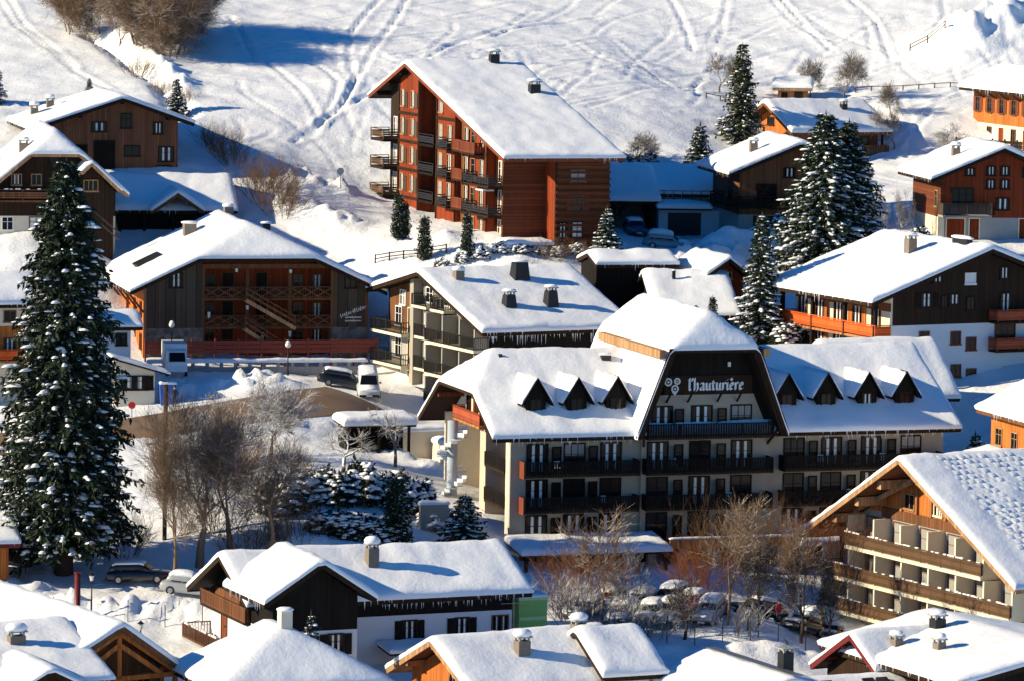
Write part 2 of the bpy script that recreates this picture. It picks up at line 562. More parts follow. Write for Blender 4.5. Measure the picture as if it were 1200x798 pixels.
def gz(x, y):
    return float(ground_full(np.array([float(x)]), np.array([float(y)]))[0])

def axis_lines(lo, hi, a, b, fine, grow=1.25):
    mid = list(np.arange(a, b + 1e-6, fine))
    l, s, p = [], fine, a
    while p > lo:
        s *= grow; p -= s; l.append(max(p, lo))
    r, s, p = [], fine, b
    while p < hi:
        s *= grow; p += s; r.append(min(p, hi))
    return np.array(l[::-1] + mid + r)
gxs = axis_lines(-900, 900, -64, 64, .38)
gys = np.unique(np.r_[axis_lines(-60, 412, 262, 412, .55), axis_lines(412, 1400, 412, 496, .36)])
_gx, _gy = np.meshgrid(gxs, gys, indexing='ij')
_gz = ground_full(_gx, _gy)
_nx, _ny = _gx.shape
_idx = np.arange(_nx * _ny).reshape(_nx, _ny)
_q = np.stack([_idx[:-1, :-1], _idx[1:, :-1], _idx[1:, 1:], _idx[:-1, 1:]], -1).reshape(-1, 4)
ground = link('snowy_ground', np_mesh('snowy_ground', np.stack([_gx, _gy, _gz], -1).reshape(-1, 3), _q, M['snow'], True))
tag(ground, 'snow covered hillside and village ground with ski tracks', None, kind='structure')

def ribbon(name, pl, wid, mat, lift=.06, step=.6, crown=.0):
    p = np.array(pl, float)
    t = np.linspace(0, len(p) - 1, len(p) * 12)
    px = np.interp(t, range(len(p)), p[:, 0]); py = np.interp(t, range(len(p)), p[:, 1])
    for _ in range(6):
        px[1:-1] = (px[:-2] + px[1:-1] * 2 + px[2:]) / 4; py[1:-1] = (py[:-2] + py[1:-1] * 2 + py[2:]) / 4
    tx, ty = np.gradient(px), np.gradient(py)
    ln = np.hypot(tx, ty); nx_, ny_ = -ty / ln, tx / ln
    k = int(wid / step) + 1
    offs = np.linspace(-wid / 2, wid / 2, k)
    edge = 1 + .18 * (fbm(t * .9, t * 0 + 3) - .5) * 2
    X = px[:, None] + nx_[:, None] * offs[None] * edge[:, None]
    Y = py[:, None] + ny_[:, None] * offs[None] * edge[:, None]
    Z = ground_full(X, Y) + lift
    a, b = X.shape
    ii = np.arange(a * b).reshape(a, b)
    f = np.stack([ii[:-1, :-1], ii[1:, :-1], ii[1:, 1:], ii[:-1, 1:]], -1).reshape(-1, 4)
    return link(name, np_mesh(name, np.stack([X, Y, Z], -1).reshape(-1, 3), f, mat, True))
road = ribbon('road', ROAD, 7.6, M['road'])
tag(road, 'brown slushy village road curving past the chalets', None, kind='structure')
# ------------------------------------------------------------------ houses
def clip_poly(poly, z, keep_above):
    out = []
    n = len(poly)
    for i in range(n):
        a, b = poly[i], poly[(i + 1) % n]
        ia = (a[1] >= z) if keep_above else (a[1] <= z)
        ib = (b[1] >= z) if keep_above else (b[1] <= z)
        if ia:
            out.append(a)
        if ia != ib:
            t = (z - a[1]) / (b[1] - a[1])
            out.append((a[0] + t * (b[0] - a[0]), z))
    return out

def vn_(x):
    return float(vnoise(np.array([x]), np.array([3.7]))[0]) * 1.6

_cache = {}
def cached(key, fn):
    if key not in _cache:
        _cache[key] = fn()
    return _cache[key]

ROT = {'front': 0.0, 'back': math.pi, 'left': -math.pi / 2, 'right': math.pi / 2}

class Frame:
    """a thing standing at O, turned by yaw; u runs along the ridge, v to its far side, heights are absolute"""
    def __init__(s, name, label, cat, O, yaw, base, cu=0.0, group=None):
        a = R(yaw)
        s.cu, s.base, s.yaw = cu, base, a
        s.root = thing(name, label, cat, (O[0] + math.cos(a) * cu, O[1] + math.sin(a) * cu, base), a, group)

    def p(s, u, v, z):
        return (u - s.cu, v, z - s.base)

    def world(s, u, v, z):
        l = s.root.location
        x, y = u - s.cu, v
        return (l.x + x * math.cos(s.yaw) - y * math.sin(s.yaw), l.y + x * math.sin(s.yaw) + y * math.cos(s.yaw), z)

    def box(s, name, u0, u1, v0, v1, z0, z1, mat, parent=None):
        m = MB()
        m.box(u0 - s.cu, v0, z0 - s.base, u1 - s.cu, v1, z1 - s.base)
        return m.obj(name, mat, parent or s.root)

    def beams(s, name, lst, w, h, mat, parent=None):
        m = MB()
        for a, b in lst:
            m.beam(s.p(*a), s.p(*b), w, h)
        return m.obj(name, mat, parent or s.root)

    def snow_slab(s, name, u0, u1, v0, v1, zf, T, parent=None, step=.5, edge=.55, seed=0, rag=.16):
        """snow lying on a surface zf(u, v): thick, rounded at the rim, uneven"""
        nu = max(4, int((u1 - u0) / step)); nv = max(4, int((v1 - v0) / step))
        us = np.linspace(u0, u1, nu + 1); vs = np.linspace(v0, v1, nv + 1)
        k = 2 if min(u1 - u0, v1 - v0) > 2 else 1
        us = np.unique(np.r_[us, u0 + .08, u0 + .22, u1 - .08, u1 - .22]); vs = np.unique(np.r_[vs, v0 + .08, v0 + .22, v1 - .08, v1 - .22])
        U, V = np.meshgrid(us, vs, indexing='ij')
        d = np.minimum(np.minimum(U - u0, u1 - U), np.minimum(V - v0, v1 - V))
        prof = .45 + .55 * np.sqrt(np.clip(1 - (1 - np.clip(d / edge, 0, 1)) ** 2, 0, 1))
        wx = U * .9 + seed * 13.1; wy = V * .9 + seed * 7.7
        th = T * prof * (.78 + .5 * (fbm(wx * .35, wy * .35) - .2)) + (fbm(wx * 1.4, wy * 1.4) - .47) * .17
        th = th + (fbm(U * .9 + seed * 3.3, V * .13 + seed) - .47) * .22 * np.clip(d / 1.2, 0, 1) * min(1, T / .4)
        th = np.maximum(th, .05)
        Z = zf(U, V)
        # round off the ridges a little
        sm = Z.copy()
        for (a, b) in ((.35, 0), (-.35, 0), (0, .35), (0, -.35)):
            sm += zf(np.clip(U + a, u0, u1), np.clip(V + b, v0, v1))
        sm /= 5
        top = sm + th
        rim = (d < 1e-6)
        ju = (fbm(wx * .8 + 3, wy * .8) - .47) * 2 * rag
        U2 = np.where(np.isclose(U, u0), U - np.abs(ju), np.where(np.isclose(U, u1), U + np.abs(ju), U))
        V2 = np.where(np.isclose(V, v0), V - np.abs(ju), np.where(np.isclose(V, v1), V + np.abs(ju), V))
        a, b = U.shape
        top_v = np.stack([U2 - s.cu, V2, top - s.base], -1).reshape(-1, 3)
        low_v = np.stack([U - s.cu, V, Z - s.base + .015], -1).reshape(-1, 3)
        ii = np.arange(a * b).reshape(a, b)
        f = [np.stack([ii[:-1, :-1], ii[1:, :-1], ii[1:, 1:], ii[:-1, 1:]], -1).reshape(-1, 4)]
        n = a * b
        for e, flip in ((ii[:, 0], 0), (ii[:, -1], 1), (ii[0, :], 1), (ii[-1, :], 0)):
            q = np.stack([e[:-1] + n, e[1:] + n, e[1:], e[:-1]], -1)
            f.append(q[:, ::-1] if flip else q)
        f = np.concatenate(f)
        used = np.unique(f)
        mp = np.full(2 * n, -1); mp[used] = np.arange(len(used))
        me = np_mesh(name, np.r_[top_v, low_v][used], mp[f], M['roof_snow'], True)
        return link(name, me, parent or s.root)

    # ---- pieces fixed to a wall; the wall plane is given as side + offset
    def on(s, side, a, z, off):
        if side in ('front', 'back'):
            return s.p(a, off, z)
        return s.p(off, a, z)

    def window(s, side, a, z, w, h, off, frame='white_paint', shutter=None, curtain=False, name='window', pane='glass', mull=1, parent=None):
        def fr():
            m = MB()
            t, p = .09, .08
            m.box(-w / 2 - t, -p, -h / 2 - t, -w / 2, .02, h / 2 + t)
            m.box(w / 2, -p, -h / 2 - t, w / 2 + t, .02, h / 2 + t)
            m.box(-w / 2, -p, h / 2, w / 2, .02, h / 2 + t)
            m.box(-w / 2 - t - .05, -p - .06, -h / 2 - t - .05, w / 2 + t + .05, .02, -h / 2)
            for i in range(mull):
                x = -w / 2 + w * (i + 1) / (mull + 1)
                m.box(x - .03, -.05, -h / 2, x + .03, -.02, h / 2)
            if h > 1.0:
                m.box(-w / 2, -.05, h * .12, w / 2, -.022, h * .12 + .04)
            return m.mesh('window', M[frame])
        def pn():
            m = MB()
            m.box(-w / 2, -.018, -h / 2, w / 2, .02, h / 2)
            if curtain:
                for sx in (-1, 1):
                    m.box(sx * w * .2 - w * .07, -.0215, -h / 2 + .03, sx * w * .2 + w * .07, -.0185, h / 2 - .03, 1)
            return m.mesh('pane', [M[pane], M['curtain']])
        o = link(name, cached(('wf', w, h, frame, mull), fr), parent or s.root, s.on(side, a, z, off), ROT[side])
        link('pane', cached(('wp', w, h, pane, curtain), pn), o)
        if shutter:
            def sh():
                m = MB()
                m.box(-w / 4, -.07, -h / 2 - .05, w / 4, -.02, h / 2 + .05)
                for zz in (-h * .3, h * .3):
                    m.box(-w / 4 + .03, -.09, zz - .05, w / 4 - .03, -.07, zz + .05)
                return m.mesh('shutter', M[shutter])
            me = cached(('sh', w, h, shutter), sh)
            for sx in (-1, 1):
                link('shutter', me, o, (sx * (w / 2 + .12 + w / 4), 0, 0))
        return o

    def door(s, side, a, z, w, h, off, mat='brown_wood', frame='trim_wood', handle=True, name='door'):
        def f():
            m = MB()
            m.box(-w / 2, -.04, 0, w / 2, .02, h)
            for zz in (.15, h * .55):
                m.box(-w / 2 + .12, -.06, zz, w / 2 - .12, -.04, zz + h * .33)
            return m.mesh('door', M[mat])
        def g():
            m = MB()
            m.box(-w / 2 - .1, -.08, 0, -w / 2, .02, h + .1)
            m.box(w / 2, -.08, 0, w / 2 + .1, .02, h + .1)
            m.box(-w / 2, -.08, h, w / 2, .02, h + .1)
            return m.mesh('frame', M[frame])
        o = link(name, cached(('df', w, h, mat), f), s.root, s.on(side, a, z, off), ROT[side])
        link('frame', cached(('dg', w, h, frame), g), o)
        if handle:
            def k():
                m = MB()
                m.box(w / 2 - .2, -.12, h * .48, w / 2 - .12, -.06, h * .48 + .12)
                return m.mesh('handle', M['metal_dark'])
            link('handle', cached(('dh', w, h), k), o)
        return o

    def balcony(s, side, a0, a1, z, off, depth=1.2, rh=.95, slab='concrete', rail='rail_wood', style='board', snow=False, slab_h=.18, ends=True, posts=False):
        """slab from the wall outwards with its railing; z is the walking level"""
        w = a1 - a0
        key = (round(w, 2), round(depth, 2), rh, slab, slab_h)
        def sl():
            m = MB()
            m.box(-w / 2, -depth, -slab_h, w / 2, .02, 0)
            return m.mesh('balcony', M[slab])
        o = link('balcony', cached(('bs',) + key, sl), s.root, s.on(side, (a0 + a1) / 2, z, off), ROT[side])
        def rl():
            m = MB()
            y = -depth + .03
            runs = [((-w / 2, y), (w / 2, y))]
            if ends:
                runs += [((-w / 2 + .03, y), (-w / 2 + .03, 0)), ((w / 2 - .03, y), (w / 2 - .03, 0))]
            for (x0, y0), (x1, y1) in runs:
                L = math.hypot(x1 - x0, y1 - y0)
                m.beam((x0, y0, rh), (x1, y1, rh), .1, .07)
                if style == 'solid':
                    m.beam((x0, y0, rh * .52), (x1, y1, rh * .52), .05, rh * .8)
                elif style == 'lines':
                    for q in (.2, .42, .64):
                        m.beam((x0, y0, rh * q + .06), (x1, y1, rh * q + .06), .04, rh * .17)
                else:
                    m.beam((x0, y0, .1), (x1, y1, .1), .06, .06)
                    n = max(2, int(L / .2))
                    bw = .14 if style in ('board', 'fringe') else .045
                    for i in range(n + 1):
                        t = i / n
                        x, yy = x0 + (x1 - x0) * t, y0 + (y1 - y0) * t
                        z0 = -.22 if style == 'fringe' else .0
                        if abs(x1 - x0) > abs(y1 - y0):
                            m.box(x - bw / 2, yy - .025, z0, x + bw / 2, yy + .025, rh - .04)
                        else:
                            m.box(x - .025, yy - bw / 2, z0, x + .025, yy + bw / 2, rh - .04)
                n = max(1, int(L / 2.2))
                for i in range(n + 1):
                    t = i / n
                    m.tube((x0 + (x1 - x0) * t, y0 + (y1 - y0) * t, 0), (x0 + (x1 - x0) * t, y0 + (y1 - y0) * t, rh + .02), .05, n=5)
            return m.mesh('railing', M[rail])
        link('railing', cached(('br',) + key + (rail, style, ends), rl), o)
        if snow:
            def sn():
                m = MB()
                y = -depth + .03
                n = max(3, int(w / .5))
                rr = random.Random(int(w * 100))
                for i in range(n):
                    if rr.random() < .6:
                        x0 = -w / 2 + w * i / n
                        m.box(x0, y - .07, rh + .036, x0 + w / n * rr.uniform(.5, 1), y + .07, rh + .06 + rr.uniform(.02, .1))
                return m.mesh('snow', M['clump_snow'])
            link('snow', cached(('bn',) + key, sn), o)['kind'] = 'stuff'
        return o

    def chimney(s, u, v, z0, z1, w=.8, d=.8, mat='brick_pot', cap=True, snow=.3, hood=False):
        m = MB()
        x, y, _ = s.p(u, v, 0)
        m.box(x - w / 2, y - d / 2, z0 - s.base, x + w / 2, y + d / 2, z1 - s.base)
        o = m.obj('chimney', M[mat], s.root)
        if hood:
            m = MB()
            m.add([(x - w * .75, y - d * .75, z0 - s.base), (x + w * .75, y - d * .75, z0 - s.base), (x + w * .75, y + d * .75, z0 - s.base), (x - w * .75, y + d * .75, z0 - s.base),
                   (x - w * .52, y - d * .52, z1 - s.base - .1), (x + w * .52, y - d * .52, z1 - s.base - .1), (x + w * .52, y + d * .52, z1 - s.base - .1), (x - w * .52, y + d * .52, z1 - s.base - .1)],
                  [(0, 1, 5, 4), (1, 2, 6, 5), (2, 3, 7, 6), (3, 0, 4, 7), (4, 5, 6, 7)])
            m.obj('shroud', M[mat], o)
        zt = z1 - s.base
        if cap:
            m = MB()
            for sx in (-1, 1):
                for sy in (-1, 1):
                    m.box(x + sx * w * .38 - .06, y + sy * d * .38 - .06, zt, x + sx * w * .38 + .06, y + sy * d * .38 + .06, zt + .22)
            m.box(x - w * .62, y - d * .62, zt + .22, x + w * .62, y + d * .62, zt + .3)
            m.obj('cap', M['concrete'], o)
            zt += .3
        if snow:
            m = MB()
            n = 8
            ww, dd = w * .66, d * .66
            rings = [(1.0, 0), (1.06, snow * .45), (.8, snow * .85), (.35, snow)]
            vs = []
            for k, hh in rings:
                for i in range(n):
                    t = 2 * math.pi * (i + .5) / n
                    c, q = math.cos(t), math.sin(t)
                    mx = max(abs(c), abs(q)) ** .7
                    vs.append((x + ww * k * c / mx, y + dd * k * q / mx, zt + .005 + hh))
            fs = []
            for r_ in range(3):
                for i in range(n):
                    fs.append((r_ * n + i, r_ * n + (i + 1) % n, (r_ + 1) * n + (i + 1) % n, (r_ + 1) * n + i))
            fs.append(tuple(3 * n + i for i in range(n)))
            fs.append(tuple(range(n - 1, -1, -1)))
            m.add(vs, fs)
            m.obj('snow', M['clump_snow'], o, True)
        return o

class House(Frame):
    def __init__(s, name, label, O, yaw, L, Wf, Wb, zf, zb, zr, base, ov=(1, 1, .9, .9), hip0=None, hip1=None, cat='chalet', group=None):
        Frame.__init__(s, name, label, cat, O, yaw, base, L / 2, group)
        s.L, s.Wf, s.Wb, s.zf, s.zb, s.zr = L, Wf, Wb, zf, zb, zr
        s.hip0, s.hip1 = hip0, hip1            # (length taken from the ridge, height of the hip's lower edge)
        s.u0, s.u1, s.v0, s.v1 = ov[0], L - ov[1], -Wf + ov[2], Wb - ov[3]

    def rz(s, u, v):
        u = np.asarray(u, float); v = np.asarray(v, float)
        z = np.where(v < 0, s.zr + v * (s.zr - s.zf) / s.Wf, s.zr - v * (s.zr - s.zb) / s.Wb)
        if s.hip0:
            z = np.minimum(z, s.hip0[1] + u * (s.zr - s.hip0[1]) / s.hip0[0])
        if s.hip1:
            z = np.minimum(z, s.hip1[1] + (s.L - u) * (s.zr - s.hip1[1]) / s.hip1[0])
        return z

    def roof(s, mat='dark_wood', snow=.5, thick=.24, seed=0, barge='dark_wood', inset=.0, step=.5):
        L = s.L
        def vy(z, front):
            return -s.Wf * (s.zr - z) / (s.zr - s.zf) if front else s.Wb * (s.zr - z) / (s.zr - s.zb)
        h0, h1 = (s.hip0 or (0, s.zr)), (s.hip1 or (0, s.zr))
        polys = []
        for fr in (True, False):
            ve, ze = (-s.Wf, s.zf) if fr else (s.Wb, s.zb)
            pts = [(h0[0], 0, s.zr), (L - h1[0], 0, s.zr)]
            if s.hip1 and h1[1] > ze + .02:
                pts.append((L, vy(h1[1], fr), h1[1]))
            pts += [(L, ve, ze), (0, ve, ze)]
            if s.hip0 and h0[1] > ze + .02:
                pts.append((0, vy(h0[1], fr), h0[1]))
            polys.append(pts)
        if s.hip0:
            polys.append([(h0[0], 0, s.zr), (0, vy(h0[1], True), h0[1]), (0, vy(h0[1], False), h0[1])])
        if s.hip1:
            polys.append([(L - h1[0], 0, s.zr), (L, vy(h1[1], True), h1[1]), (L, vy(h1[1], False), h1[1])])
        m = MB()
        for q in polys:
            m.prism([s.p(*a) for a in q], (0, 0, -thick))
        s.roof_o = m.obj('roof', M[mat], s.root)
        # barge boards and fascia
        def rim(lst, nm):
            m = MB()
            for a, b in lst:
                m.beam(s.p(*a), s.p(*b), .07, .34)
            m.obj(nm, M[barge], s.roof_o)
        e = .04
        for end, uu, hp in ((0, -e, s.hip0), (1, L + e, s.hip1)):
            zt = hp[1] if hp else s.zr
            d = -.16
            lst = []
            for fr in (True, False):
                ve, ze = (-s.Wf, s.zf) if fr else (s.Wb, s.zb)
                if zt > ze + .02:
                    lst.append(((uu, vy(zt, fr), zt + d), (uu, ve, ze + d)))
            if hp:
                lst.append(((uu, vy(zt, True), zt + d), (uu, vy(zt, False), zt + d)))
            if lst:
                rim(lst, 'barge_board')
        rim([((0, -s.Wf - e, s.zf - .16), (L, -s.Wf - e, s.zf - .16))], 'fascia')
        rim([((0, s.Wb + e, s.zb - .16), (L, s.Wb + e, s.zb - .16))], 'fascia')
        if snow:
            if L > 6:
                rr_ = random.Random(seed + 500)
                m = MB()
                for i in range(int(L * 2.2)):
                    u = rr_.uniform(.2, L - .2); k = vn_(u * .6 + seed)
                    hh = (.08 + .5 * rr_.random() ** 2) * k
                    if hh > .08:
                        x, y, z = s.p(u, -s.Wf - .1, s.zf - .02); m.tube((x, y, z), (x, y, z - hh), .03, .004, n=4)
                if m.v:
                    m.obj('icicles', M['clump_snow'], s.roof_o)['kind'] = 'stuff'
            s.snow_slab('roof_snow', -.1 + inset, L + .1 - inset, -s.Wf - .12 + inset, s.Wb + .12 - inset, s.rz, snow, s.roof_o, seed=seed, step=step)
        return s.roof_o

    def walls(s, bands, under=.3, thick=.25, sides=('front', 'back', 'left', 'right'), deep=3.0):
        """bands: [(z0, z1, material)] from the ground up; z0 None = below ground, z1 None = up to the roof"""
        tops = {}
        for side in sides:
            if side in ('front', 'back'):
                v = s.v0 if side == 'front' else s.v1
                top = float(s.rz((s.u0 + s.u1) / 2, v)) - under
                poly = [(s.u0, s.base - deep), (s.u1, s.base - deep), (s.u1, top), (s.u0, top)]
            else:
                u = s.u0 if side == 'left' else s.u1
                bp = [s.v0]
                vs = np.linspace(s.v0, s.v1, 61)
                zz = s.rz(np.full(61, u), vs) - under
                keep = [0] + [i for i in range(1, 60) if abs(zz[i + 1] - 2 * zz[i] + zz[i - 1]) > 1e-4] + [60]
                poly = [(s.v0, s.base - deep), (s.v1, s.base - deep)] + [(vs[i], zz[i]) for i in keep[::-1]]
            for z0, z1, mat in bands:
                q = poly
                if z0 is not None:
                    q = clip_poly(q, z0, True)
                if q and z1 is not None:
                    q = clip_poly(q, z1, False)
                if len(q) < 3:
                    continue
                m = MB()
                if side in ('front', 'back'):
                    v = s.v0 if side == 'front' else s.v1
                    sg = 1 if side == 'front' else -1
                    m.prism([s.p(a, v, z) for a, z in q], (0, sg * thick, 0))
                else:
                    u = s.u0 if side == 'left' else s.u1
                    sg = 1 if side == 'left' else -1
                    # gable walls stop short of the long walls so that no faces coincide
                    q = [(min(max(a, s.v0 + thick + .003), s.v1 - thick - .003), z) for a, z in q]
                    m.prism([s.p(u, a, z) for a, z in q], (sg * thick, 0, 0))
                m.obj('wall', M[mat], s.root)

    def win(s, side, a, z, w, h, **k):
        off = {'front': s.v0, 'back': s.v1, 'left': s.u0, 'right': s.u1}[side]
        return s.window(side, a, z, w, h, off + k.pop('d', 0), **k)

    def bal(s, side, a0, a1, z, **k):
        off = {'front': s.v0, 'back': s.v1, 'left': s.u0, 'right': s.u1}[side]
        return s.balcony(side, a0, a1, z, off, **k)

    def roof_chimney(s, u, v, h=1.3, w=.8, d=.8, **k):
        z = float(s.rz(u, v))
        return s.chimney(u, v, z - .5, z + .35 + h, w, d, **k)

    def purlins(s, side, vs, w=.26, h=.34, mat='beam_wood', out=.1, inn=.3):
        u = s.u0 if side == 'left' else s.u1
        e = 0 if side == 'left' else s.L
        for v in vs:
            z = float(s.rz(u, v)) - .24 - h / 2 - .01
            s.beams('purlin', [((u + (inn if side == 'left' else -inn), v, z), (e + (out if side == 'left' else -out), v, z))], w, h, M[mat])

def lean_snow(fr, u0, u1, v0, v1, z0, z1, T, mat='dark_wood', seed=0, name='porch_roof', thick=.15):
    """single pitch roof, z0 at v0 and z1 at v1, with its snow"""
    m = MB()
    m.prism([fr.p(u0, v0, z0), fr.p(u1, v0, z0), fr.p(u1, v1, z1), fr.p(u0, v1, z1)], (0, 0, -thick))
    o = m.obj(name, M[mat], fr.root)
    fr.snow_slab('roof_snow', u0 - .05, u1 + .05, v0 - .06, v1 + (.0 if v1 > v0 else .06), lambda U, V: z0 + (V - v0) * (z1 - z0) / (v1 - v0), T, o, seed=seed, step=.4, edge=.4)
    return o
def absorb(main, sub):
    """the second roof of a house belongs to that house"""
    bpy.context.view_layer.update()
    a = main.root.matrix_world.inverted() @ sub.root.matrix_world
    for ch in list(sub.root.children):
        mb = ch.matrix_basis.copy()
        ch.parent = main.root
        ch.matrix_basis = a @ mb
    bpy.data.objects.remove(sub.root)
    sub.root = main.root

def block(h, name, u0, u1, v0, v1, z0, mat, z1=None, under=.3, side=None):
    """solid wall bay reaching up to the underside of the roof"""
    m = MB()
    if z1 is not None:
        m.box(u0 - h.cu, v0, z0 - h.base, u1 - h.cu, v1, z1 - h.base)
    else:
        vs = sorted(set([v0, v1] + ([0.0] if v0 < 0 < v1 else [])))
        zt = [float(min(h.rz(u0, v), h.rz(u1, v))) - under for v in vs]
        pts = [(v0, z0), (v1, z0)] + [(v, z) for v, z in zip(vs[::-1], zt[::-1])]
        m.prism([h.p(u0, v, z) for v, z in pts], (u1 - u0, 0, 0))
    return m.obj(name, M[mat], h.root)

# ================================================================== hotel with the lettered gable
HO = House('hotel', 'long hotel with dormers and a dark central gable lettered in white', (-4.29, 324.63), 18.2, 37.9, 9.7, 9.3, 7.6, 7.0, 13.0, -3.4,
           ov=(1.7, 1.0, 1.0, 1.3), hip0=(2.6, 10.5), cat='hotel')
HO.roof('dark_wood', .5, seed=1, barge='dark_wood')
V0 = HO.v0
HO.walls([(None, 7.75, 'cream_plaster'), (7.75, None, 'black_wood')], sides=('back', 'right'))
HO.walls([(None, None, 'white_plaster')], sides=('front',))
# left gable end: a lit corner, deep loggias, a pinkish bay and a timber top
block(HO, 'wall', 1.7, 4.5, -8.44, -7.55, -6, 'cream_plaster', 7.2)
block(HO, 'wall', 3.6, 4.8, -7.55, -2.6, -6, 'grey_plaster', 7.3)  # greyer than its neighbours: loggia shade put into the wall colour
block(HO, 'wall', 1.7, 4.5, -2.6, -1.2, -6, 'pink_plaster', 7.3)
block(HO, 'wall', 8.0, 9.0, -1.2, 7.9, -6, 'cream_plaster', 7.0)
block(HO, 'wall', 2.0, 9.0, -1.2, -.9, -6, 'cream_plaster', 7.0)
block(HO, 'gable_wall', 2.5, 4.4, -8.3, -2.2, 7.2, 'black_wood')
block(HO, 'gable_wall', 2.3, 4.4, -2.2, 7.5, 7.0, 'cream_plaster')
for z in (7.35, 4.75, 2.05):
    HO.balcony('left', -7.5, -2.65, z, 3.6, depth=2.0, slab='dark_wood', rail='black_wood', style='board', ends=False)
    HO.window('left', -6.2, z - 1.4, 1.2, 1.9, 3.6, frame='dark_wood')
    HO.window('left', -3.8, z - 1.4, 1.2, 1.9, 3.6, frame='dark_wood')
for v in (-5.0, -1.7, 2.0, 5.0):
    z = float(min(HO.rz(.3, v), HO.rz(2.2, v))) - .55
    HO.beams('purlin', [((.2, v, z), (2.6, v, z))], .22, .3, M['shutter_red'])
HO.beams('gable_post', [((2.1, 1.4, 7.0), (2.1, 1.4, 11.2))], .3, .3, M['shutter_red'])
HO.beams('gable_post', [((2.1, -2.2, 7.0), (2.1, -2.2, 11.0))], .3, .3, M['shutter_red'])
HO.balcony('left', -2.1, 4.6, 7.5, 2.3, depth=1.0, slab='beam_wood', rail='red_rail', style='solid')
HO.window('left', 3.6, 8.7, .9, 1.1, 2.3, frame='dark_wood')

_fr = random.Random(8)
def french(u, z, v, w=1.55, h=2.05, cur=True):
    q = _fr.random()
    HO.window('front', u, z + h / 2 + .1, w, h, v, frame='shutter_dark', curtain=q < .4, mull=1 if q < .7 else 2)
    if q > .86:
        HO.box('blind', u - w / 2 + .02, u + w / 2 - .02, v - .03, v - .022, z + h - .75, z + h + .08, M['blind'])
def hotel_floor(us, narrow, z, v, cur=None):
    for i, u in enumerate(us):
        french(u, z, v, cur=(i * 2 + int(z + 1)) % 3 == 0)
    for i, u in enumerate(narrow):
        HO.window('front', u, z + 1.15, .55, 1.5, v, frame='shutter_dark', mull=0)
        def ls():
            m = MB()
            m.prism([(-.02, 0, -.75), (-.28, -.5, -.75), (-.28, -.5, .75), (-.02, 0, .75)], (.03, .05, 0))
            return m.mesh('open_shutter', M['shutter_dark'])
        link('open_shutter', cached('open_shutter', ls), HO.root, HO.on('front', u - .3, z + 1.15, v - .02))
for z in (4.75, 2.05, -.65):
    hotel_floor((3.8, 6.75, 9.65), (5.35, 8.25), z, V0)
    hotel_floor((24.5, 27.6, 30.9, 34.2), (26.1, 29.3, 32.6), z, V0)
for z in (4.75, 2.05):
    HO.balcony('front', 2.5, 11.5, z, V0, depth=1.25, slab='dark_wood', rail='black_wood', style='fringe', slab_h=.14)
    HO.balcony('front', 23.3, 36.4, z, V0, depth=1.25, slab='dark_wood', rail='black_wood', style='fringe', slab_h=.14)
    for u in (2.42,) if z > 0 else ():
        HO.beams('balcony_screen', [((u, V0 - 1.2, z + .35), (u, V0 - .03, z + .35))], .08, 1.3, M['shutter_red'])
# icicles and drip boards under the eaves
def fringe(u0, u1, v, z, n, seed, nm='icicles'):
    rr = random.Random(seed)
    m = MB()
    for i in range(n):
        u = rr.uniform(u0, u1)
        h = rr.uniform(.15, .6)
        m.tube(HO.p(u, v, z), HO.p(u, v, z - h), .035, .004, n=5)
    o = m.obj(nm, M['clump_snow'], HO.root)
    o['kind'] = 'stuff'
fringe(1, 11, -9.62, 7.42, 50, 1)
fringe(24, 37, -9.62, 7.42, 60, 2)

# central gable: gambrel roof with a small hip, standing in line with the facade
CU, CF, CB = 17.2, -10.5, 6.0
def cz(U, V):
    du = np.abs(np.asarray(U, float) - CU)
    z = np.where(du < 3.5, 16.5 - du / 3.5 * 2.35, 14.15 - (du - 3.5) * 6.65 / 2.55)
    return np.minimum(z, 14.15 + (np.asarray(V, float) - CF) * 2.35 / 1.7)
m = MB()
ridge0, ridge1 = (CU, CF + 1.7, 16.5), (CU, CB, 16.5)
for sgn in (-1, 1):
    e0, e1 = (CU + sgn * 3.5, CF, 14.15), (CU + sgn * 3.5, CB, 14.15)
    b0, b1 = (CU + sgn * 6.05, CF, 7.5), (CU + sgn * 6.05, CB, 7.5)
    m.prism([HO.p(*q) for q in (ridge0, ridge1, e1, e0)], (0, 0, -.25))
    m.prism([HO.p(*q) for q in (e0, e1, b1, b0)], (-sgn * .45, 0, -.1))
m.prism([HO.p(*q) for q in (ridge0, (CU - 3.5, CF, 14.15), (CU + 3.5, CF, 14.15))], (0, 0, -.25))
gr = m.obj('gable_roof', M['dark_wood'], HO.root)
HO.snow_slab('roof_snow', CU - 6.12, CU + 6.12, CF - .1, CB, cz, .5, gr, seed=3, step=.4)
for sgn in (-1, 1):
    HO.beams('barge_board', [((CU + sgn * 3.5, CF - .06, 14.0), (CU + sgn * 6.05, CF - .06, 7.4))], .08, .4, M['dark_wood'], gr)
    HO.beams('eave_board', [((CU + sgn * 4.2, CF, 13.75), (CU + sgn * 4.2, 3.5, 13.75))], .5, .62, M['trim_wood'], gr)
    HO.beams('corner_brace', [((CU + sgn * 5.5, CF + .1, 8.2), (CU + sgn * 5.0, -8.9, 6.6))], .16, .16, M['dark_wood'], gr)
HO.beams('eave_board', [((CU - 3.7, CF - .06, 14.0), (CU + 3.7, CF - .06, 14.0))], .08, .35, M['dark_wood'], gr)
VC = -8.98
m = MB()
m.prism([HO.p(*q) for q in ((12.0, VC, -6), (22.3, VC, -6), (22.3, VC, 7.6), (21.0, VC, 10.7), (13.4, VC, 10.7), (12.0, VC, 7.6))], (0, .4, 0))
m.obj('wall', M['white_plaster'], HO.root)
m = MB()
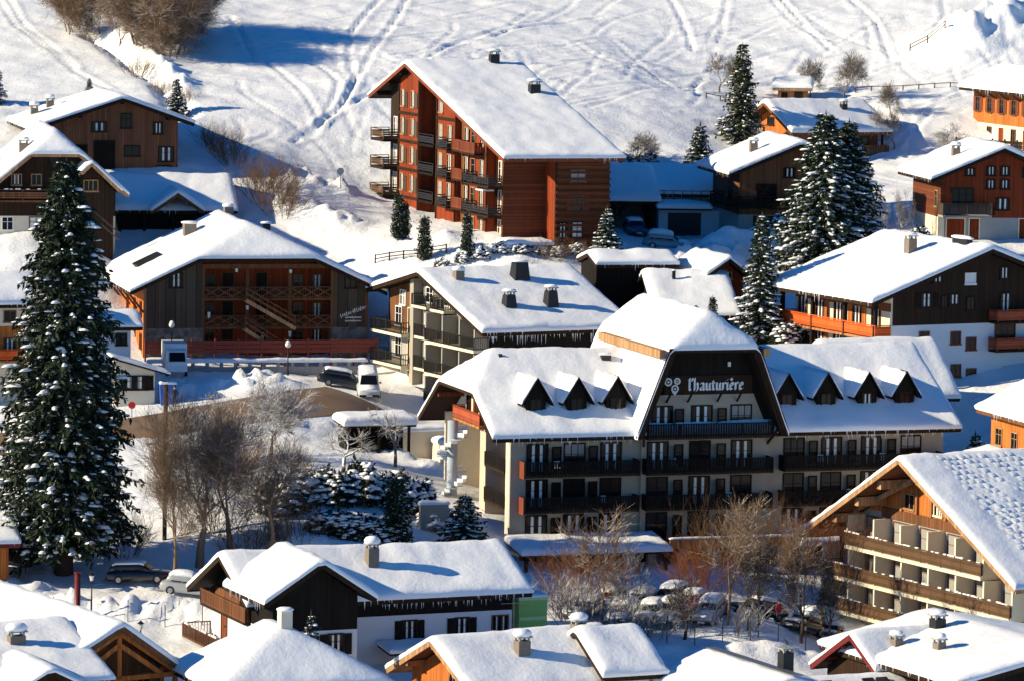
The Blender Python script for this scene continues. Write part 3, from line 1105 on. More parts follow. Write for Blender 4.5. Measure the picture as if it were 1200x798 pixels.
m.prism([HO.p(*q) for q in ((12.2, VC - .02, 7.7), (13.43, VC - .02, 10.5), (20.97, VC - .02, 10.5), (22.2, VC - .02, 7.7), (22.75, VC - .02, 7.7), (20.45, VC - .02, 13.75), (13.95, VC - .02, 13.75), (11.65, VC - .02, 7.7))], (0, .35, 0))
m.obj('gable_boards', M['black_wood'], HO.root)
HO.box('sign_board', 13.7, 20.8, VC - .12, VC - .03, 10.55, 11.95, M['dark_wood'])
HO.box('lamp', 18.8, 19.0, VC - .2, VC - .03, 12.6, 12.95, M['lamp_glass'])
for z in (7.45, 4.75, 2.05, -.65):
    hotel_floor((13.3, 16.7, 20.1) if z < 7 else (13.6, 16.8, 20.0), (15.0, 18.45), z, VC)
for z in (7.45, 4.75, 2.05):
    HO.balcony('front', 12.1, 22.2, z, VC, depth=1.25, slab='dark_wood', rail='black_wood', style='fringe', slab_h=.14)
HO.beams('bracket', [((u, VC - .1, 9.95), (u, VC - 1.0, 10.7)) for u in (13.9, 15.6, 18.0, 19.6)], .12, .12, M['dark_wood'])

# white lettering, drawn with a broad slanted pen
def pen(strokes, ox, oz, sx, sz, mb, y, nib=(.075, .06), th=.05):
    nx, nz = nib
    for st in strokes:
        for (x0, z0), (x1, z1) in zip(st[:-1], st[1:]):
            ax, az, bx, bz = ox + x0 * sx, oz + z0 * sz, ox + x1 * sx, oz + z1 * sz
            pts = [(ax - nx, az - nz), (ax + nx, az + nz), (bx + nx, bz + nz), (bx - nx, bz - nz)]
            if abs((bx - ax) * nz - (bz - az) * nx) < 1e-5:
                pts = [(ax - nx, az - nz - .03), (bx + nx, bz + nz - .03), (bx + nx, bz + nz + .03), (ax - nx, az - nz + .03)]
            mb.prism([(a, y, b) for a, b in pts], (0, -th, 0))
GL = {
    'l': (.45, [[(.05, 1.6), (.2, 1.75), (.2, .1), (.4, 0)]]),
    "'": (.3, [[(.15, 1.75), (.15, 1.35)]]),
    'h': (.9, [[(.05, 1.6), (.2, 1.75), (.2, 0)], [(.2, .8), (.5, 1.05), (.65, .9), (.65, .1), (.5, -.15)]]),
    'a': (.85, [[(.15, .95), (.45, 1.05), (.6, .9), (.6, .1), (.75, 0)], [(.6, .6), (.2, .45), (.15, .15), (.35, 0), (.6, .2)]]),
    'u': (.9, [[(.05, .95), (.2, 1.0), (.2, .15), (.4, 0), (.65, .2)], [(.65, 1.0), (.65, .1), (.8, 0)]]),
    't': (.6, [[(.25, 1.35), (.25, .15), (.45, 0)], [(.05, 1.0), (.5, 1.0)]]),
    'r': (.65, [[(.05, .95), (.2, 1.0), (.2, 0)], [(.2, .8), (.45, 1.05), (.58, .9)]]),
    'i': (.45, [[(.05, .95), (.2, 1.0), (.2, .1), (.38, 0)], [(.2, 1.4), (.24, 1.46)]]),
    'e': (.75, [[(.2, .55), (.6, .62), (.55, .95), (.35, 1.05), (.18, .8), (.18, .2), (.35, 0), (.62, .15)]]),
    'E': (.75, [[(.2, .55), (.6, .62), (.55, .95), (.35, 1.05), (.18, .8), (.18, .2), (.35, 0), (.62, .15)], [(.25, 1.62), (.45, 1.38)]])}
m = MB()
word = "l'hauturiErE".replace('rE', 're', 0)
word = ['l', "'", 'h', 'a', 'u', 't', 'u', 'r', 'i', 'E', 'r', 'e']
tot = sum(GL[c][0] for c in word)
sx = 4.5 / tot
ox = 15.6 - HO.cu
for c in word:
    pen(GL[c][1], ox, 10.85 - HO.base, sx, .52, m, VC - .121)
    ox += GL[c][0] * sx
m.obj('sign_lettering', M['white_paint'], HO.root)
m = MB()                                    # white emblem: two small rosettes over a shield
for (a, b, r_) in ((14.0, 11.5, .27), (14.72, 11.55, .22), (14.55, 10.98, .26)):
    cx, czz = a - HO.cu, b - HO.base
    for i in range(7):
        t = i * 2 * math.pi / 7
        p0 = (cx + r_ * math.cos(t), VC - .14, czz + r_ * math.sin(t))
        p1 = (cx + r_ * math.cos(t + .9), VC - .14, czz + r_ * math.sin(t + .9))
        m.beam(p0, p1, .04, .12)
    m.tube((cx, VC - .121, czz), (cx, VC - .17, czz), r_ * .34, n=8)
cx, czz = 14.5 - HO.cu, 10.75 - HO.base
m.prism([(cx - .2, VC - .121, czz), (cx + .25, VC - .121, czz), (cx + .05, VC - .121, czz - .3)], (0, -.05, 0))
m.obj('sign_emblem', M['white_paint'], HO.root)

# dormers
for i, u in enumerate((4.09, 7.35, 10.49, 24.38, 27.63, 31.04, 34.18)):
    vf, hw = -7.35, .78
    zb_, ze, zt = 8.55, 10.35, 11.85
    vb = -1.6
    d = HO.box('dormer', u - hw, u + hw, vf, vf + 3.6, zb_, ze, M['black_wood'])
    m = MB()
    m.prism([HO.p(u - hw - .02, vf - .05, ze - .1), HO.p(u + hw + .02, vf - .05, ze - .1), HO.p(u, vf - .05, zt - .2)], (0, 4.2, 0))
    m.obj('dormer_gable', M['black_wood'], d)
    m = MB()
    for sg in (-1, 1):
        m.prism([HO.p(u, vf - .45, zt), HO.p(u + sg * 1.25, vf - .45, ze - .5), HO.p(u + sg * 1.25, vb, ze - .5), HO.p(u, vb, zt)], (0, 0, -.16))
    dr = m.obj('dormer_roof', M['black_wood'], d)
    sn = HO.snow_slab('roof_snow', u - 1.25, u + 1.22, vf - .35, vb, lambda U, V: zt - np.abs(U - u) * (zt - ze + .5) / 1.25, .26, dr, seed=20 + i, step=.3, edge=.3, rag=.03)
    w_ = HO.window('front', u, 9.65, .8, .95, vf - .01, frame='dark_wood', curtain=(i == 5), parent=d)
    HO.box('sill', u - .95, u + .95, vf - .35, vf + .1, 8.5, 8.62, M['white_paint'], d)
# roof vent and flue on the left wing
HO.roof_chimney(11.6, -1.6, .35, .75, .5, mat='metal_dark', cap=False, snow=.2)
HO.roof_chimney(3.2, -1.2, .3, .25, .25, mat='metal_dark', cap=False, snow=0)

# ground floor: snow laden porch, terrace edge, columns
lean_snow(HO, 1.2, 13.0, -13.4, -9.0, -.75, -.2, .55, seed=5)
for i in range(6):
    u = 1.6 + i * 2.2
    HO.box('porch_column', u - .12, u + .12, -13.2, -12.96, -6, -.92, M['dark_wood'])
for i in range(5):
    HO.box('porch_pane', 1.72 + i * 2.2, 3.68 + i * 2.2, -11.1, -11.05, -3.4, -1.1, M['glass'])
for u in (11.9, 14.4, 17.0, 19.6, 22.2):
    HO.box('column', u - .3, u + .3, -12.1, -11.5, -6, -.7, M['white_plaster'])
ter = HO.box('terrace', 13.2, 23.0, -12.3, -9.0, -.68, -.42, M['dark_wood'])
HO.box('fascia', 13.2, 23.0, -12.42, -12.303, -.75, -.02, M['beam_wood'], ter)
HO.snow_slab('snow', 13.2, 23.0, -12.5, -12.1, lambda U, V: U * 0 - .02, .2, ter, seed=8, step=.3, edge=.2)
m = MB()
for i in range(50):
    u = 13.3 + i * .195
    m.box(*HO.p(u, -11.2, -2.7), *HO.p(u + .1, -11.15, -1.75))
m.box(*HO.p(13.3, -11.22, -1.75), *HO.p(23.0, -11.12, -1.66))
m.obj('terrace_railing', M['brown_wood'], HO.root)
lean_snow(HO, 23.6, 30.5, -13.0, -9.0, -.75, -.45, .8, seed=6, name='pergola_roof')
for u in (23.9, 27.0, 30.2):
    HO.box('column', u - .2, u + .2, -12.8, -12.4, -6, -.95, M['white_plaster'])
HO.box('basement_glazing', 13.3, 36.5, -9.03, -8.985, -3.2, -1.2, M['glass'])

# annex roof behind the right wing
an = HO.world(33.5, 9.4, 0)
AN = House('hotel_annex', 'snowy roofed annex behind the hotel wing with four dormers', an[:2], 18.2, 10.4, 5.4, 5.0, 8.3, 8.3, 12.3, 0, ov=(.5, 1, .8, .8), cat='annex')
AN.roof('dark_wood', .5, seed=9)
AN.walls([(None, None, 'blue_plaster')])
AN.win('right', 0, 8.0, 1.0, 1.2, frame='dark_wood')

# spiral stair column at the left gable
sp = HO.world(.55, 2.2, 0)
st = thing('spiral_stair', 'bluish spiral stair column with snow on its treads beside the hotel gable', 'stair', (sp[0], sp[1], -.5))
m = MB(); m.tube((0, 0, -1), (0, 0, 8.0), .42, n=12); m.obj('newel', M['shade_blue_grey'], st, True)
for k in range(32):
    a = k * .42
    m = MB()
    z = .2 + k * .235
    m.prism([(0, 0, z), (1.25 * math.cos(a), 1.25 * math.sin(a), z), (1.25 * math.cos(a + .45), 1.25 * math.sin(a + .45), z)], (0, 0, .05))
    t = m.obj('tread', M['shade_blue_grey'], st)
    if k % 4 != 3:
        m = MB()
        m.prism([(.3 * math.cos(a + .2), .3 * math.sin(a + .2), z + .055), (1.2 * math.cos(a + .04), 1.2 * math.sin(a + .04), z + .055), (1.2 * math.cos(a + .4), 1.2 * math.sin(a + .4), z + .055)], (0, 0, .26))
        m.obj('snow', M['clump_snow'], t)

# ================================================================== middle apartment block
NB = House('apartment_block', 'apartment block with stacked white edged balconies and dark roof cowls', (-8.18, 364.98), 27.6, 14.73, 12.32, 10.08, 11.65, 13.44, 15.71, 2.0,
           ov=(1.4, 1.0, 1.2, 1.6), cat='apartment block')
NB.roof('dark_wood', .5, seed=11)
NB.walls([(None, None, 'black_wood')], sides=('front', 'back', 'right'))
block(NB, 'wall', 1.4, 4, 2.6, 8.3, -1, 'grey_plaster', 10.0)
block(NB, 'wall', 1.4, 4, 2.6, 8.3, 10.0, 'brown_wood')
block(NB, 'wall', .55, 4, 1.9, 2.6, -1, 'white_plaster')
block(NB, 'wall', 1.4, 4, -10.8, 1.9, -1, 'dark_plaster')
lv = (12.75, 10.05, 7.35, 4.65, 1.95)
for k, z in enumerate(lv[1:]):
    NB.balcony('left', 2.7, 8.8, z, 1.4, depth=1.6, slab='cream_trim', rail='metal_dark', style='bars', slab_h=.24, rh=1.0)
    NB.window('left', 6.4, z + 1.25, 1.1, 1.6, 1.4, frame='white_paint')
    NB.door('left', 4.0, z, .95, 2.1, 1.4, mat='shutter_dark', frame='cream_trim', handle=False)
    NB.balcony('left', -1.6, 1.88, z + .02, 1.4, depth=.75, slab='cream_trim', rail='metal_dark', style='bars', slab_h=.22, rh=1.0, ends=False)
    NB.window('left', .8, z + 1.3, .7, 1.5, 1.4, frame='white_paint', curtain=True, mull=0)
    NB.door('left', -.7, z, .9, 2.1, 1.4, mat='shutter_dark', frame='white_paint', handle=False)
for k, z in enumerate(lv[1:]):
    NB.balcony('left', -10.9, -1.65, z - .02, 1.4, depth=1.5, slab='cream_trim', rail='metal_dark', style='bars', slab_h=.24, rh=1.0)
    for v in (-1.65, -4.8, -8.0, -10.8):
        NB.box('divider', .0, 1.4, v - .09, v + .09, z, z + 2.3, M['white_plaster'])
    for v in (-3.2, -6.4, -9.4):
        NB.window('left', v - .3, z + 1.2, 1.7, 2.0, 1.4, frame='dark_wood', curtain=(k + int(v)) % 3 == 0)
for v0_, v1_ in ((-4.4, -1.8), (-1.0, 1.8)):
    NB.balcony('left', v0_, v1_, 12.75 - (0 if v1_ > 0 else .05), 1.4, depth=1.1, slab='cream_trim', rail='metal_dark', style='bars', slab_h=.22)
    NB.window('left', (v0_ + v1_) / 2, 13.65, 1.2, 1.2, 1.4, frame='white_paint')
NB.window('left', 5.6, 13.0, 1.0, 1.2, 1.4, frame='white_paint', curtain=True)
for u, v, h_ in ((4.6, -8.2, 1.0), (8.6, -8.2, 1.25)):
    NB.roof_chimney(u, v, h_, .8, .8, mat='metal_dark', hood=True, cap=True, snow=.22)
NB.roof_chimney(8.4, -2.8, 1.5, 1.1, .9, mat='metal_dark', hood=True, cap=False, snow=.18)
NB.roof_chimney(2.6, -2.6, .8, .8, .7, mat='brick_pot', cap=False, snow=.4)
rr = random.Random(4)
m = MB()
for i in range(90):
    u = rr.uniform(.5, 14); m.tube(NB.p(u, -12.2, 11.45), NB.p(u, -12.2, 11.45 - rr.uniform(.2, .95)), .04, .005, n=5)
o = m.obj('icicles', M['clump_snow'], NB.root); o['kind'] = 'stuff'
# snowy garden terrace and low wall at its foot
TW = Frame('garden_terrace', 'snow covered garden terrace walls below the apartment block', 'terrace', (-10.6, 343.0), 24, 3.0)
for i, (u0_, u1_, v0_, v1_, zz) in enumerate(((0, 3.4, 2.6, 4.6, 5.3), (2.2, 6.2, .4, 2.4, 4.4), (4.6, 8.2, -2.2, -.2, 3.6))):
    TW.box('wall', u0_, u1_, v0_, v1_, -1, zz, M['cream_plaster'])
    TW.snow_slab('snow', u0_ - .1, u1_ + .1, v0_ - .1, v1_ + .1, lambda U, V, zz=zz: U * 0 + zz, .55, step=.4, seed=60 + i)

# ================================================================== tall red chalet block on the slope
FB = House('red_chalet_block', 'tall red timber chalet block with balconies standing below the ski slope', (-10.68, 409.91), 20.1, 11.63, 28.2, 11.11, 24.55, 28.44, 32.01, 16.0,
           ov=(1.3, 1.05, 2.5, 3.0), cat='chalet')
FB.roof('dark_wood', .5, seed=12, barge='shutter_red')
FB.walls([(None, None, 'dark_wood')], sides=('back', 'right'))
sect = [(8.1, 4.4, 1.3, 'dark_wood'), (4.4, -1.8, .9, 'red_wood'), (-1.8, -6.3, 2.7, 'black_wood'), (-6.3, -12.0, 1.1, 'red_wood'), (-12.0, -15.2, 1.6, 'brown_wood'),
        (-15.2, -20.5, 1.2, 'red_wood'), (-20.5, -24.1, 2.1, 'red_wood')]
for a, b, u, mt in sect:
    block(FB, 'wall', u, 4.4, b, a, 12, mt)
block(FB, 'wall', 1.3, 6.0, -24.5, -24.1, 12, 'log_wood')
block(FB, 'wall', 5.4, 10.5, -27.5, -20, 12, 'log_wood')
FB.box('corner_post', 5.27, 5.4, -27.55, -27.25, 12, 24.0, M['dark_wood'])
FB.box('sunlit_tone_panel', 5.36, 5.398, -27.2, -24.55, 16.5, 24.2, M['red_wood'])  # redder skin on the return wall, its sunlight put into the colour
fl = (27.15, 24.45, 21.75, 19.05, 16.35)
for z in fl[1:4]:
    FB.balcony('left', 4.6, 8.6, z, 1.3, depth=1.9, slab='dark_wood', rail='rail_wood', style='lines', slab_h=.25)
    FB.window('left', 6.4, z + 1.2, 1.0, 1.7, 1.3, frame='white_paint', curtain=True)
for z in fl[:4]:
    for v in (3.2, .2):
        if z + 1.5 < float(FB.rz(.9, v)) - 1.2:
            FB.window('left', v, z + 1.4, .85, 1.5, .9, frame='trim_wood', curtain=True, shutter=None, mull=0)
            FB.box('panel', .84, .9, v - 1.35, v - .6, z + .5, z + 2.0, M['grey_wood'])
for z in fl[:4]:
    if z < 27:
        FB.balcony('left', -6.2, -1.9, z, 2.7, depth=1.9, slab='black_wood', rail='metal_dark', style='lines', slab_h=.22, ends=False)
    FB.window('left', -4.2, z + 1.25, 2.0, 1.7, 2.7, frame='dark_wood', curtain=z in fl[1:3], mull=2)
for z in fl[:5]:
    for v in (-7.6, -10.2):
        if z + 2.4 < float(FB.rz(1.1, v)) and z > 17.2:
            FB.window('left', v, z + 1.3, 1.1, 1.5, 1.1, frame='trim_wood', pane='blind' if v > -9 else 'glass', curtain=v < -9, mull=0)
    for v in (-13.6,):
        if z + 2.3 < float(FB.rz(1.6, v)) and z > 17:
            FB.window('left', v, z + 1.3, 1.0, 1.5, 1.6, frame='trim_wood', curtain=True)
            FB.balcony('left', -15.0, -12.1, z, 1.6, depth=1.0, slab='dark_wood', rail='shutter_red', style='board')
    for v in (-16.6, -19.0):
        if z + 2.2 < float(FB.rz(1.2, v)) and z > 16:
            FB.window('left', v, z + 1.3, .95, 1.5, 1.2, frame='trim_wood', curtain=v < -18, mull=0)
    if z + 2.2 < float(FB.rz(2.1, -22)) and z > 16:
        FB.window('left', -22.0, z + 1.2, 1.6, 1.8, 2.1, frame='cream_trim', curtain=True)
        FB.window('left', -23.5, z + 1.2, .8, 1.8, 2.1, frame='cream_trim', pane='curtain')
for z in (24.45,):
    FB.balcony('left', -19.5, -15.4, z, 1.2, depth=1.0, slab='dark_wood', rail='shutter_red', style='board')
for z in (24.45, 21.75, 19.05):
    FB.balcony('left', -11.8, -9.0, z, 1.1, depth=.9, slab='dark_wood', rail='metal_dark', style='lines')
for z in (21.75, 19.05):
    FB.balcony('left', -24.4, -17.6, z, 1.15, depth=1.3, slab='dark_wood', rail='metal_dark', style='lines')
FB.box('awning', .0, 1.1, -22.6, -20.6, 21.2, 21.32, M['white_paint'])
for z in (19.1,):
    FB.window('front', 7.4, z + 1.3, 1.0, 1.3, -27.5, frame='brown_wood', shutter='shutter_red')
FB.window('front', 7.4, 22.9, 1.4, 1.0, -27.5, frame='brown_wood', pane='blind')
FB.window('front', 7.4, 18.0, .9, 1.3, -27.5, frame='dark_wood', pane='curtain')
FB.window('front', 6.0, 17.8, .8, 1.6, -27.5, frame='dark_wood', curtain=True)
FB.beams('log_end', [((5.3, -27.62, 16.6 + .6 * k), (10.55, -27.62, 16.6 + .6 * k)) for k in range(12)], .1, .22, M['log_wood'])
FB.purlins('left', (9, 5.5, 2, -4, -9, -14, -19, -24), mat='dark_wood', out=.15)
FB.roof_chimney(8.6, -1.2, .9, .9, .7, mat='metal_dark', cap=True, snow=.25)
FB.roof_chimney(9.3, -10.6, .9, 1.0, .8, mat='metal_dark', cap=True, snow=.3)
for z in fl[:4]:                             # dark floor beams and corner posts break up the long facade
    for a, b, u, mt in sect:
        if mt == 'red_wood' and z < float(FB.rz(u, min(a, b))) - .8 and z > 17.5:
            FB.box('floor_beam', u - .12, u - .003, b + .05, a - .05, z - .16, z + .1, M['dark_wood'])
for a, b, u, mt in sect:
    if mt == 'red_wood':
        for vv in (a - .16, b + .16):
            FB.box('corner_post', u - .1, u - .004, vv - .13, vv + .13, 14, float(min(FB.rz(u, vv - .13), FB.rz(u, vv + .13))) - .32, M['dark_wood'])
FB.snow_slab('snow_ledge', .6, 5.2, -27.6, -24.7, lambda U, V: U * 0 + 16.6, .6, seed=61)

# ================================================================== hipped brown chalet residence
DB = House('chalet_residence', 'broad brown chalet residence with outside staircases under a half hipped snow roof', (-27.16, 390), -76, 19.9, 11.06, 11.6, 13.33, 13.2, 18.57, 8.0,
           ov=(1, 1.2, 1.3, 1.4), hip1=(4.6, 16.2), cat='residence')
DB.roof('dark_wood', .55, seed=13)
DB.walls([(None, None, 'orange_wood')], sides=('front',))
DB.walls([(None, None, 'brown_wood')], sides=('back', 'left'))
U1 = DB.u1
block(DB, 'wall', U1 - 3, U1, -9.5, -4.6, 10.0, 'grey_wood')
DB.box('stone_base', U1 - 3, U1 + .03, -9.5, -4.5, 4, 10.0, M['stone'])
block(DB, 'wall', U1 - 3, U1, 7.1, 10.1, 10.0, 'grey_wood')
DB.box('stone_base', U1 - 3, U1 + .03, 7.0, 10.15, 4, 10.0, M['stone'])
block(DB, 'wall', U1 - 4.5, U1 - 1.9, -4.6, 7.1, 4, 'red_wood')
DB.box('beam', U1 - .3, U1 + .1, -4.6, 7.1, 15.2, 15.6, M['brown_wood'])
for v in (-4.5, -.6, 3.2, 7.0):
    DB.box('post', U1 - .25, U1 + .02, v - .14, v + .14, 6, 15.25, M['brown_wood'])
def crossed(u, v0, v1, z):
    b = DB.balcony('right', v0, v1, z, U1 - 1.9, depth=1.95, slab='brown_wood', rail='brown_wood', style='bars', ends=False, slab_h=.2)
    m = MB()
    n = max(1, int((v1 - v0) / 1.1))
    w = v1 - v0
    for i in range(n):
        x0, x1 = -w / 2 + w * i / n, -w / 2 + w * (i + 1) / n
        for k in range(2):
            a, c = (x0, x1) if k == 0 else (x1, x0)
            m.beam((a, -1.98 - .02 * k, .15), (c, -1.98 - .02 * k, .85), .04, .12)
    m.obj('cross_lattice', M['brown_wood'], b)
for z in (12.6, 10.1):
    crossed(0, -4.4, -.75, z)
    crossed(0, 3.35, 6.85, z)
    crossed(0, -.55, 3.1, z - .01)
for z in (12.6, 10.1, 7.8):
    for v in (-3.6, 4.3, 6.0):
        DB.window('right', v, z + 1.25, .8, 1.2, U1 - 1.9, frame='brown_wood', curtain=(v > 5))
    for v in (-2.0, 1.0):
        DB.door('right', v, z, .95, 2.05, U1 - 1.9, mat='dark_wood', frame='brown_wood')
for (va, za, vb, zb_) in ((-.9, 12.6, 3.5, 10.1), (-1.0, 10.1, 2.4, 7.9)):
    m = MB()
    for sd in (0, 1):
        m.beam(DB.p(U1 + .25 + sd * .9, va, za - .1), DB.p(U1 + .25 + sd * .9, vb, zb_ - .1), .08, .32)
    stp = m.obj('staircase', M['trim_wood'], DB.root)
    n = 13
    for i in range(n):
        t = (i + .5) / n
        m = MB()
        x, y, z = DB.p(U1 + .25, va + (vb - va) * t, za + (zb_ - za) * t)
        m.box(x, y - .16, z - .03, x + .9, y + .16, z + .03)
        m.obj('step', M['brown_wood'], stp)
    m = MB()
    m.beam(DB.p(U1 + 1.15, va, za + .95), DB.p(U1 + 1.15, vb, zb_ + .95), .07, .1)
    m.beam(DB.p(U1 + 1.15, va, za + .5), DB.p(U1 + 1.15, vb, zb_ + .5), .05, .2)
    for i in range(8):
        t = i / 7
        m.beam(DB.p(U1 + 1.15, va + (vb - va) * t, za + (zb_ - za) * t), DB.p(U1 + 1.15, va + (vb - va) * t, za + (zb_ - za) * t + .95), .06, .06, up=(1, 0, 0))
    m.obj('handrail', M['brown_wood'], stp)
DB.win('right', -6.9, 14.2, 1.0, 1.2, frame='dark_wood', curtain=True)
DB.win('right', 8.6, 14.1, .9, 1.2, frame='dark_wood')
for v in (-8.4, -6.4):
    DB.box('batten', U1 + .005, U1 + .05, v, v + .12, 10, 14.5, M['brown_wood'])
for v, z, h_ in ((-4.0, 10.9, .5), (3.2, 9.2, .5), (.8, 9.1, .5), (-.6, 11.6, .35), (3.2, 14.8, .3), (-1.6, 14.9, .3)):
    x, y, zz = DB.p(U1 + .12, v, z)
    m = MB(); m.tube((x, y, zz), (x, y, zz + h_), .1, .14, n=8); m.obj('wall_lantern', M['lamp_glass'], DB.root)
for u in (2, 6, 10, 14, 17.5):
    DB.win('front', u, 11.6, .9, 1.2, frame='shutter_red')
    DB.win('front', u, 8.8, .9, 1.2, frame='shutter_red')
    DB.beams('bracket', [((u + 1.2, DB.v0, 11.4), (u + 1.2, -11.0, 13.0))], .16, .18, M['brown_wood'])
DB.box('corner_board', U1 - .3, U1 + .02, -9.76, -9.56, 6, 13.6, M['trim_wood'])
# faint white script sign on the right hand panel
m = MB()
rr = random.Random(3)
def scrib(v0, v1, z0, z1, amp, loops, nib):
    n = loops * 7
    st = []
    for i in range(n + 1):
        t = i / n
        k = rr.uniform(.75, 1.25) if i % 7 == 0 else 1
        big = 1.9 if (i // 7) in (0, loops // 2) else 1.0
        st.append((v0 + (v1 - v0) * t - .06 * math.sin(t * loops * 6.283), z0 + (z1 - z0) * t + amp * k * big * math.cos(t * loops * 6.283)))
    for (a, b), (c, d_) in zip(st[:-1], st[1:]):
        m.prism([DB.p(U1 + .02, a - .02, b - nib), DB.p(U1 + .02, c - .02, d_ - nib), DB.p(U1 + .02, c + .02, d_ + nib), DB.p(U1 + .02, a + .02, b + nib)], (.03, 0, 0))
scrib(7.75, 8.75, 11.0, 11.32, .1, 6, .03)
scrib(8.88, 9.08, 11.42, 11.5, .09, 2, .03)
scrib(9.2, 9.98, 11.5, 11.78, .1, 5, .03)
scrib(8.2, 9.6, 10.86, 10.86, .045, 11, .02)
scrib(8.2, 9.6, 10.56, 10.56, .045, 10, .02)
m.obj('sign_lettering', M['white_paint'], DB.root)
DB.roof_chimney(6.0, -3.6, 1.0, 1.1, 1.1, cap=False, snow=.2)
DB.roof_chimney(2.2, .6, .8, .8, .8, cap=False, snow=.3)
DB.roof_chimney(8.0, 3.0, .8, .7, .7, mat='metal_dark', cap=False, snow=.2)
# big roof window in the left slope
z = lambda u, v: float(DB.rz(u, v))
m = MB()
m.prism([DB.p(8.6, -9.2, z(8.6, -9.2) + .42), DB.p(12.2, -9.2, z(12.2, -9.2) + .42), DB.p(12.2, -7.0, z(12.2, -7.0) + .42), DB.p(8.6, -7.0, z(8.6, -7.0) + .42)], (0, 0, .22))
m.obj('roof_window', M['metal_dark'], DB.root)
# red guard rail and low wall before it
gf = Frame('red_guardrail', 'long red boarded guardrail in front of the brown chalet residence', 'fence', (-31.8, 368.2), 13.6, 7.6)
for i in range(11):
    gf.box('post', i * 2.05 - .07, i * 2.05 + .07, -.1, .1, 6.0, 9.2, M['red_rail_metal'])
for i in range(10):
    for k in range(3):
        gf.box('board', i * 2.05 + .08, i * 2.05 + 1.97, -.06, -.01, 7.95 + k * .38, 8.28 + k * .38, M['red_rail_metal'])
wf = Frame('road_barrier', 'snow capped concrete road barrier with gaps below the red guardrail', 'barrier', (-31.2, 366.0), 13.6, 6.6)
for i in range(16):
    wf.box('bollard', i * 1.25 - .14, i * 1.25 + .14, -.14, .14, 5.6, 7.35, M['concrete'])
wf.box('rail', -.2, 19, -.1, .1, 6.2, 7.0, M['concrete'])
wf.snow_slab('snow', -.3, 19.1, -.22, .22, lambda U, V: U * 0 + 7.35, .4, step=.3, edge=.2, seed=62)

# things left on the hotel balconies
_bc = random.Random(12)
for i, (u, z) in enumerate(((5.2, 4.75), (9.0, 2.05), (14.6, 4.75), (19.0, 2.05), (18.2, 7.45), (26.5, 4.75), (31.6, 4.75), (29.0, 2.05))):
    x, y, zz = HO.world(u, -9.35, z + .02)
    c = thing('balcony_chair', 'pale folding chair standing on the dark hotel balcony', 'chair', (x, y, zz), R(18 + _bc.uniform(-40, 40)), 'folding chairs on the hotel balconies')
    def cs():
        m = MB(); m.box(-.22, -.22, .42, .22, .22, .46); return m.mesh('seat', M['white_paint'])
    def cbk():
        m = MB(); m.box(-.22, .2, .46, .22, .24, .92); return m.mesh('backrest', M['white_paint'])
    def cl():
        m = MB(); m.box(-.02, -.02, 0, .02, .02, .42); return m.mesh('leg', M['metal_grey'])
    link('seat', cached('chair_seat', cs), c); link('backrest', cached('chair_back', cbk), c)
    for sx_ in (-1, 1):
        for sy_ in (-1, 1):
            link('leg', cached('chair_leg', cl), c, (sx_ * .19, sy_ * .19, 0))
# ================================================================== brown and white house on the right
MH = House('large_house', 'large house with white lower storeys brown timber gable and orange side balconies', (32.08, 370), -62.9, 17.19, 11.6, 11.6, 15.15, 15.15, 19.32, 6.0,
           ov=(1, 1.1, 2.4, 1.2), cat='house')
MH.roof('dark_wood', .55, seed=14)
MH.walls([(None, 7.6, 'stone'), (7.6, 13.05, 'blue_plaster'), (13.05, None, 'dark_wood')], sides=('right', 'back', 'left'))
MH.walls([(None, 9.0, 'white_plaster'), (9.0, None, 'cream_plaster')], sides=('front',))
for v, zz in ((-5.8, 11.97), (-2.7, 11.88), (-1.16, 11.35), (-4.2, 9.45), (-2.6, 9.15), (-1.07, 8.75)):
    MH.win('right', v, zz, .85, .95, frame='shutter_red')
MH.win('right', -7.0, 9.5, .85, .95, frame='shutter_red')
MH.win('right', -5.66, 15.1, 1.0, 1.1, frame='dark_wood', shutter='shutter_dark', curtain=True)
MH.win('right', -2.9, 15.1, .9, .8, frame='dark_wood', curtain=True)
MH.win('right', -3.9, 14.9, .5, .9, frame='dark_wood')
MH.win('right', -1.3, 14.7, .7, 1.0, frame='dark_wood')
MH.win('right', -4.6, 16.9, .9, .6, frame='dark_wood', curtain=True)
MH.win('right', -1.4, 16.8, .9, .8, frame='white_paint', pane='curtain')
MH.win('right', 2.0, 17.2, .8, .9, frame='dark_wood', curtain=True)
MH.win('right', 2.2, 14.6, 1.0, 1.7, frame='dark_wood', curtain=True)
MH.win('right', 2.2, 12.0, 1.9, 1.7, frame='shutter_red', mull=2)
MH.win('right', 2.7, 8.6, 1.0, 1.4, frame='shutter_red')
for z in (13.2, 10.85):
    MH.bal('right', .6, 9.5, z, depth=1.3, slab='dark_wood', rail='red_rail', style='solid', rh=1.0)
# side with the balconies
for z in (12.05, 9.35):
    MH.bal('front', .9, 16.2, z, depth=1.5, slab='beam_wood', rail='orange_rail', style='solid', rh=1.05)
    for u in (2.2, 5.0, 8.0, 11.0, 14.0):
        MH.win('front', u, z + 1.3, 1.3, 1.9, frame='brown_wood', curtain=True, shutter='orange_wood' if u in (5.0, 11.0) else None)
for u in (1.0, 6.0, 11.2, 16.0):
    MH.box('post', u - .16, u + .16, -10.7, -10.4, 4, 15.2, M['black_wood'])
MH.box('lintel', .9, 16.2, -9.17, -9.0 - .22, 14.2, 14.9, M['brown_wood'])
MH.roof_chimney(10.0, -3.5, 1.3, .8, .8, snow=.3)
MH.roof_chimney(13.5, -.6, .5, 2.2, .6, mat='metal_dark', cap=False, snow=.25)

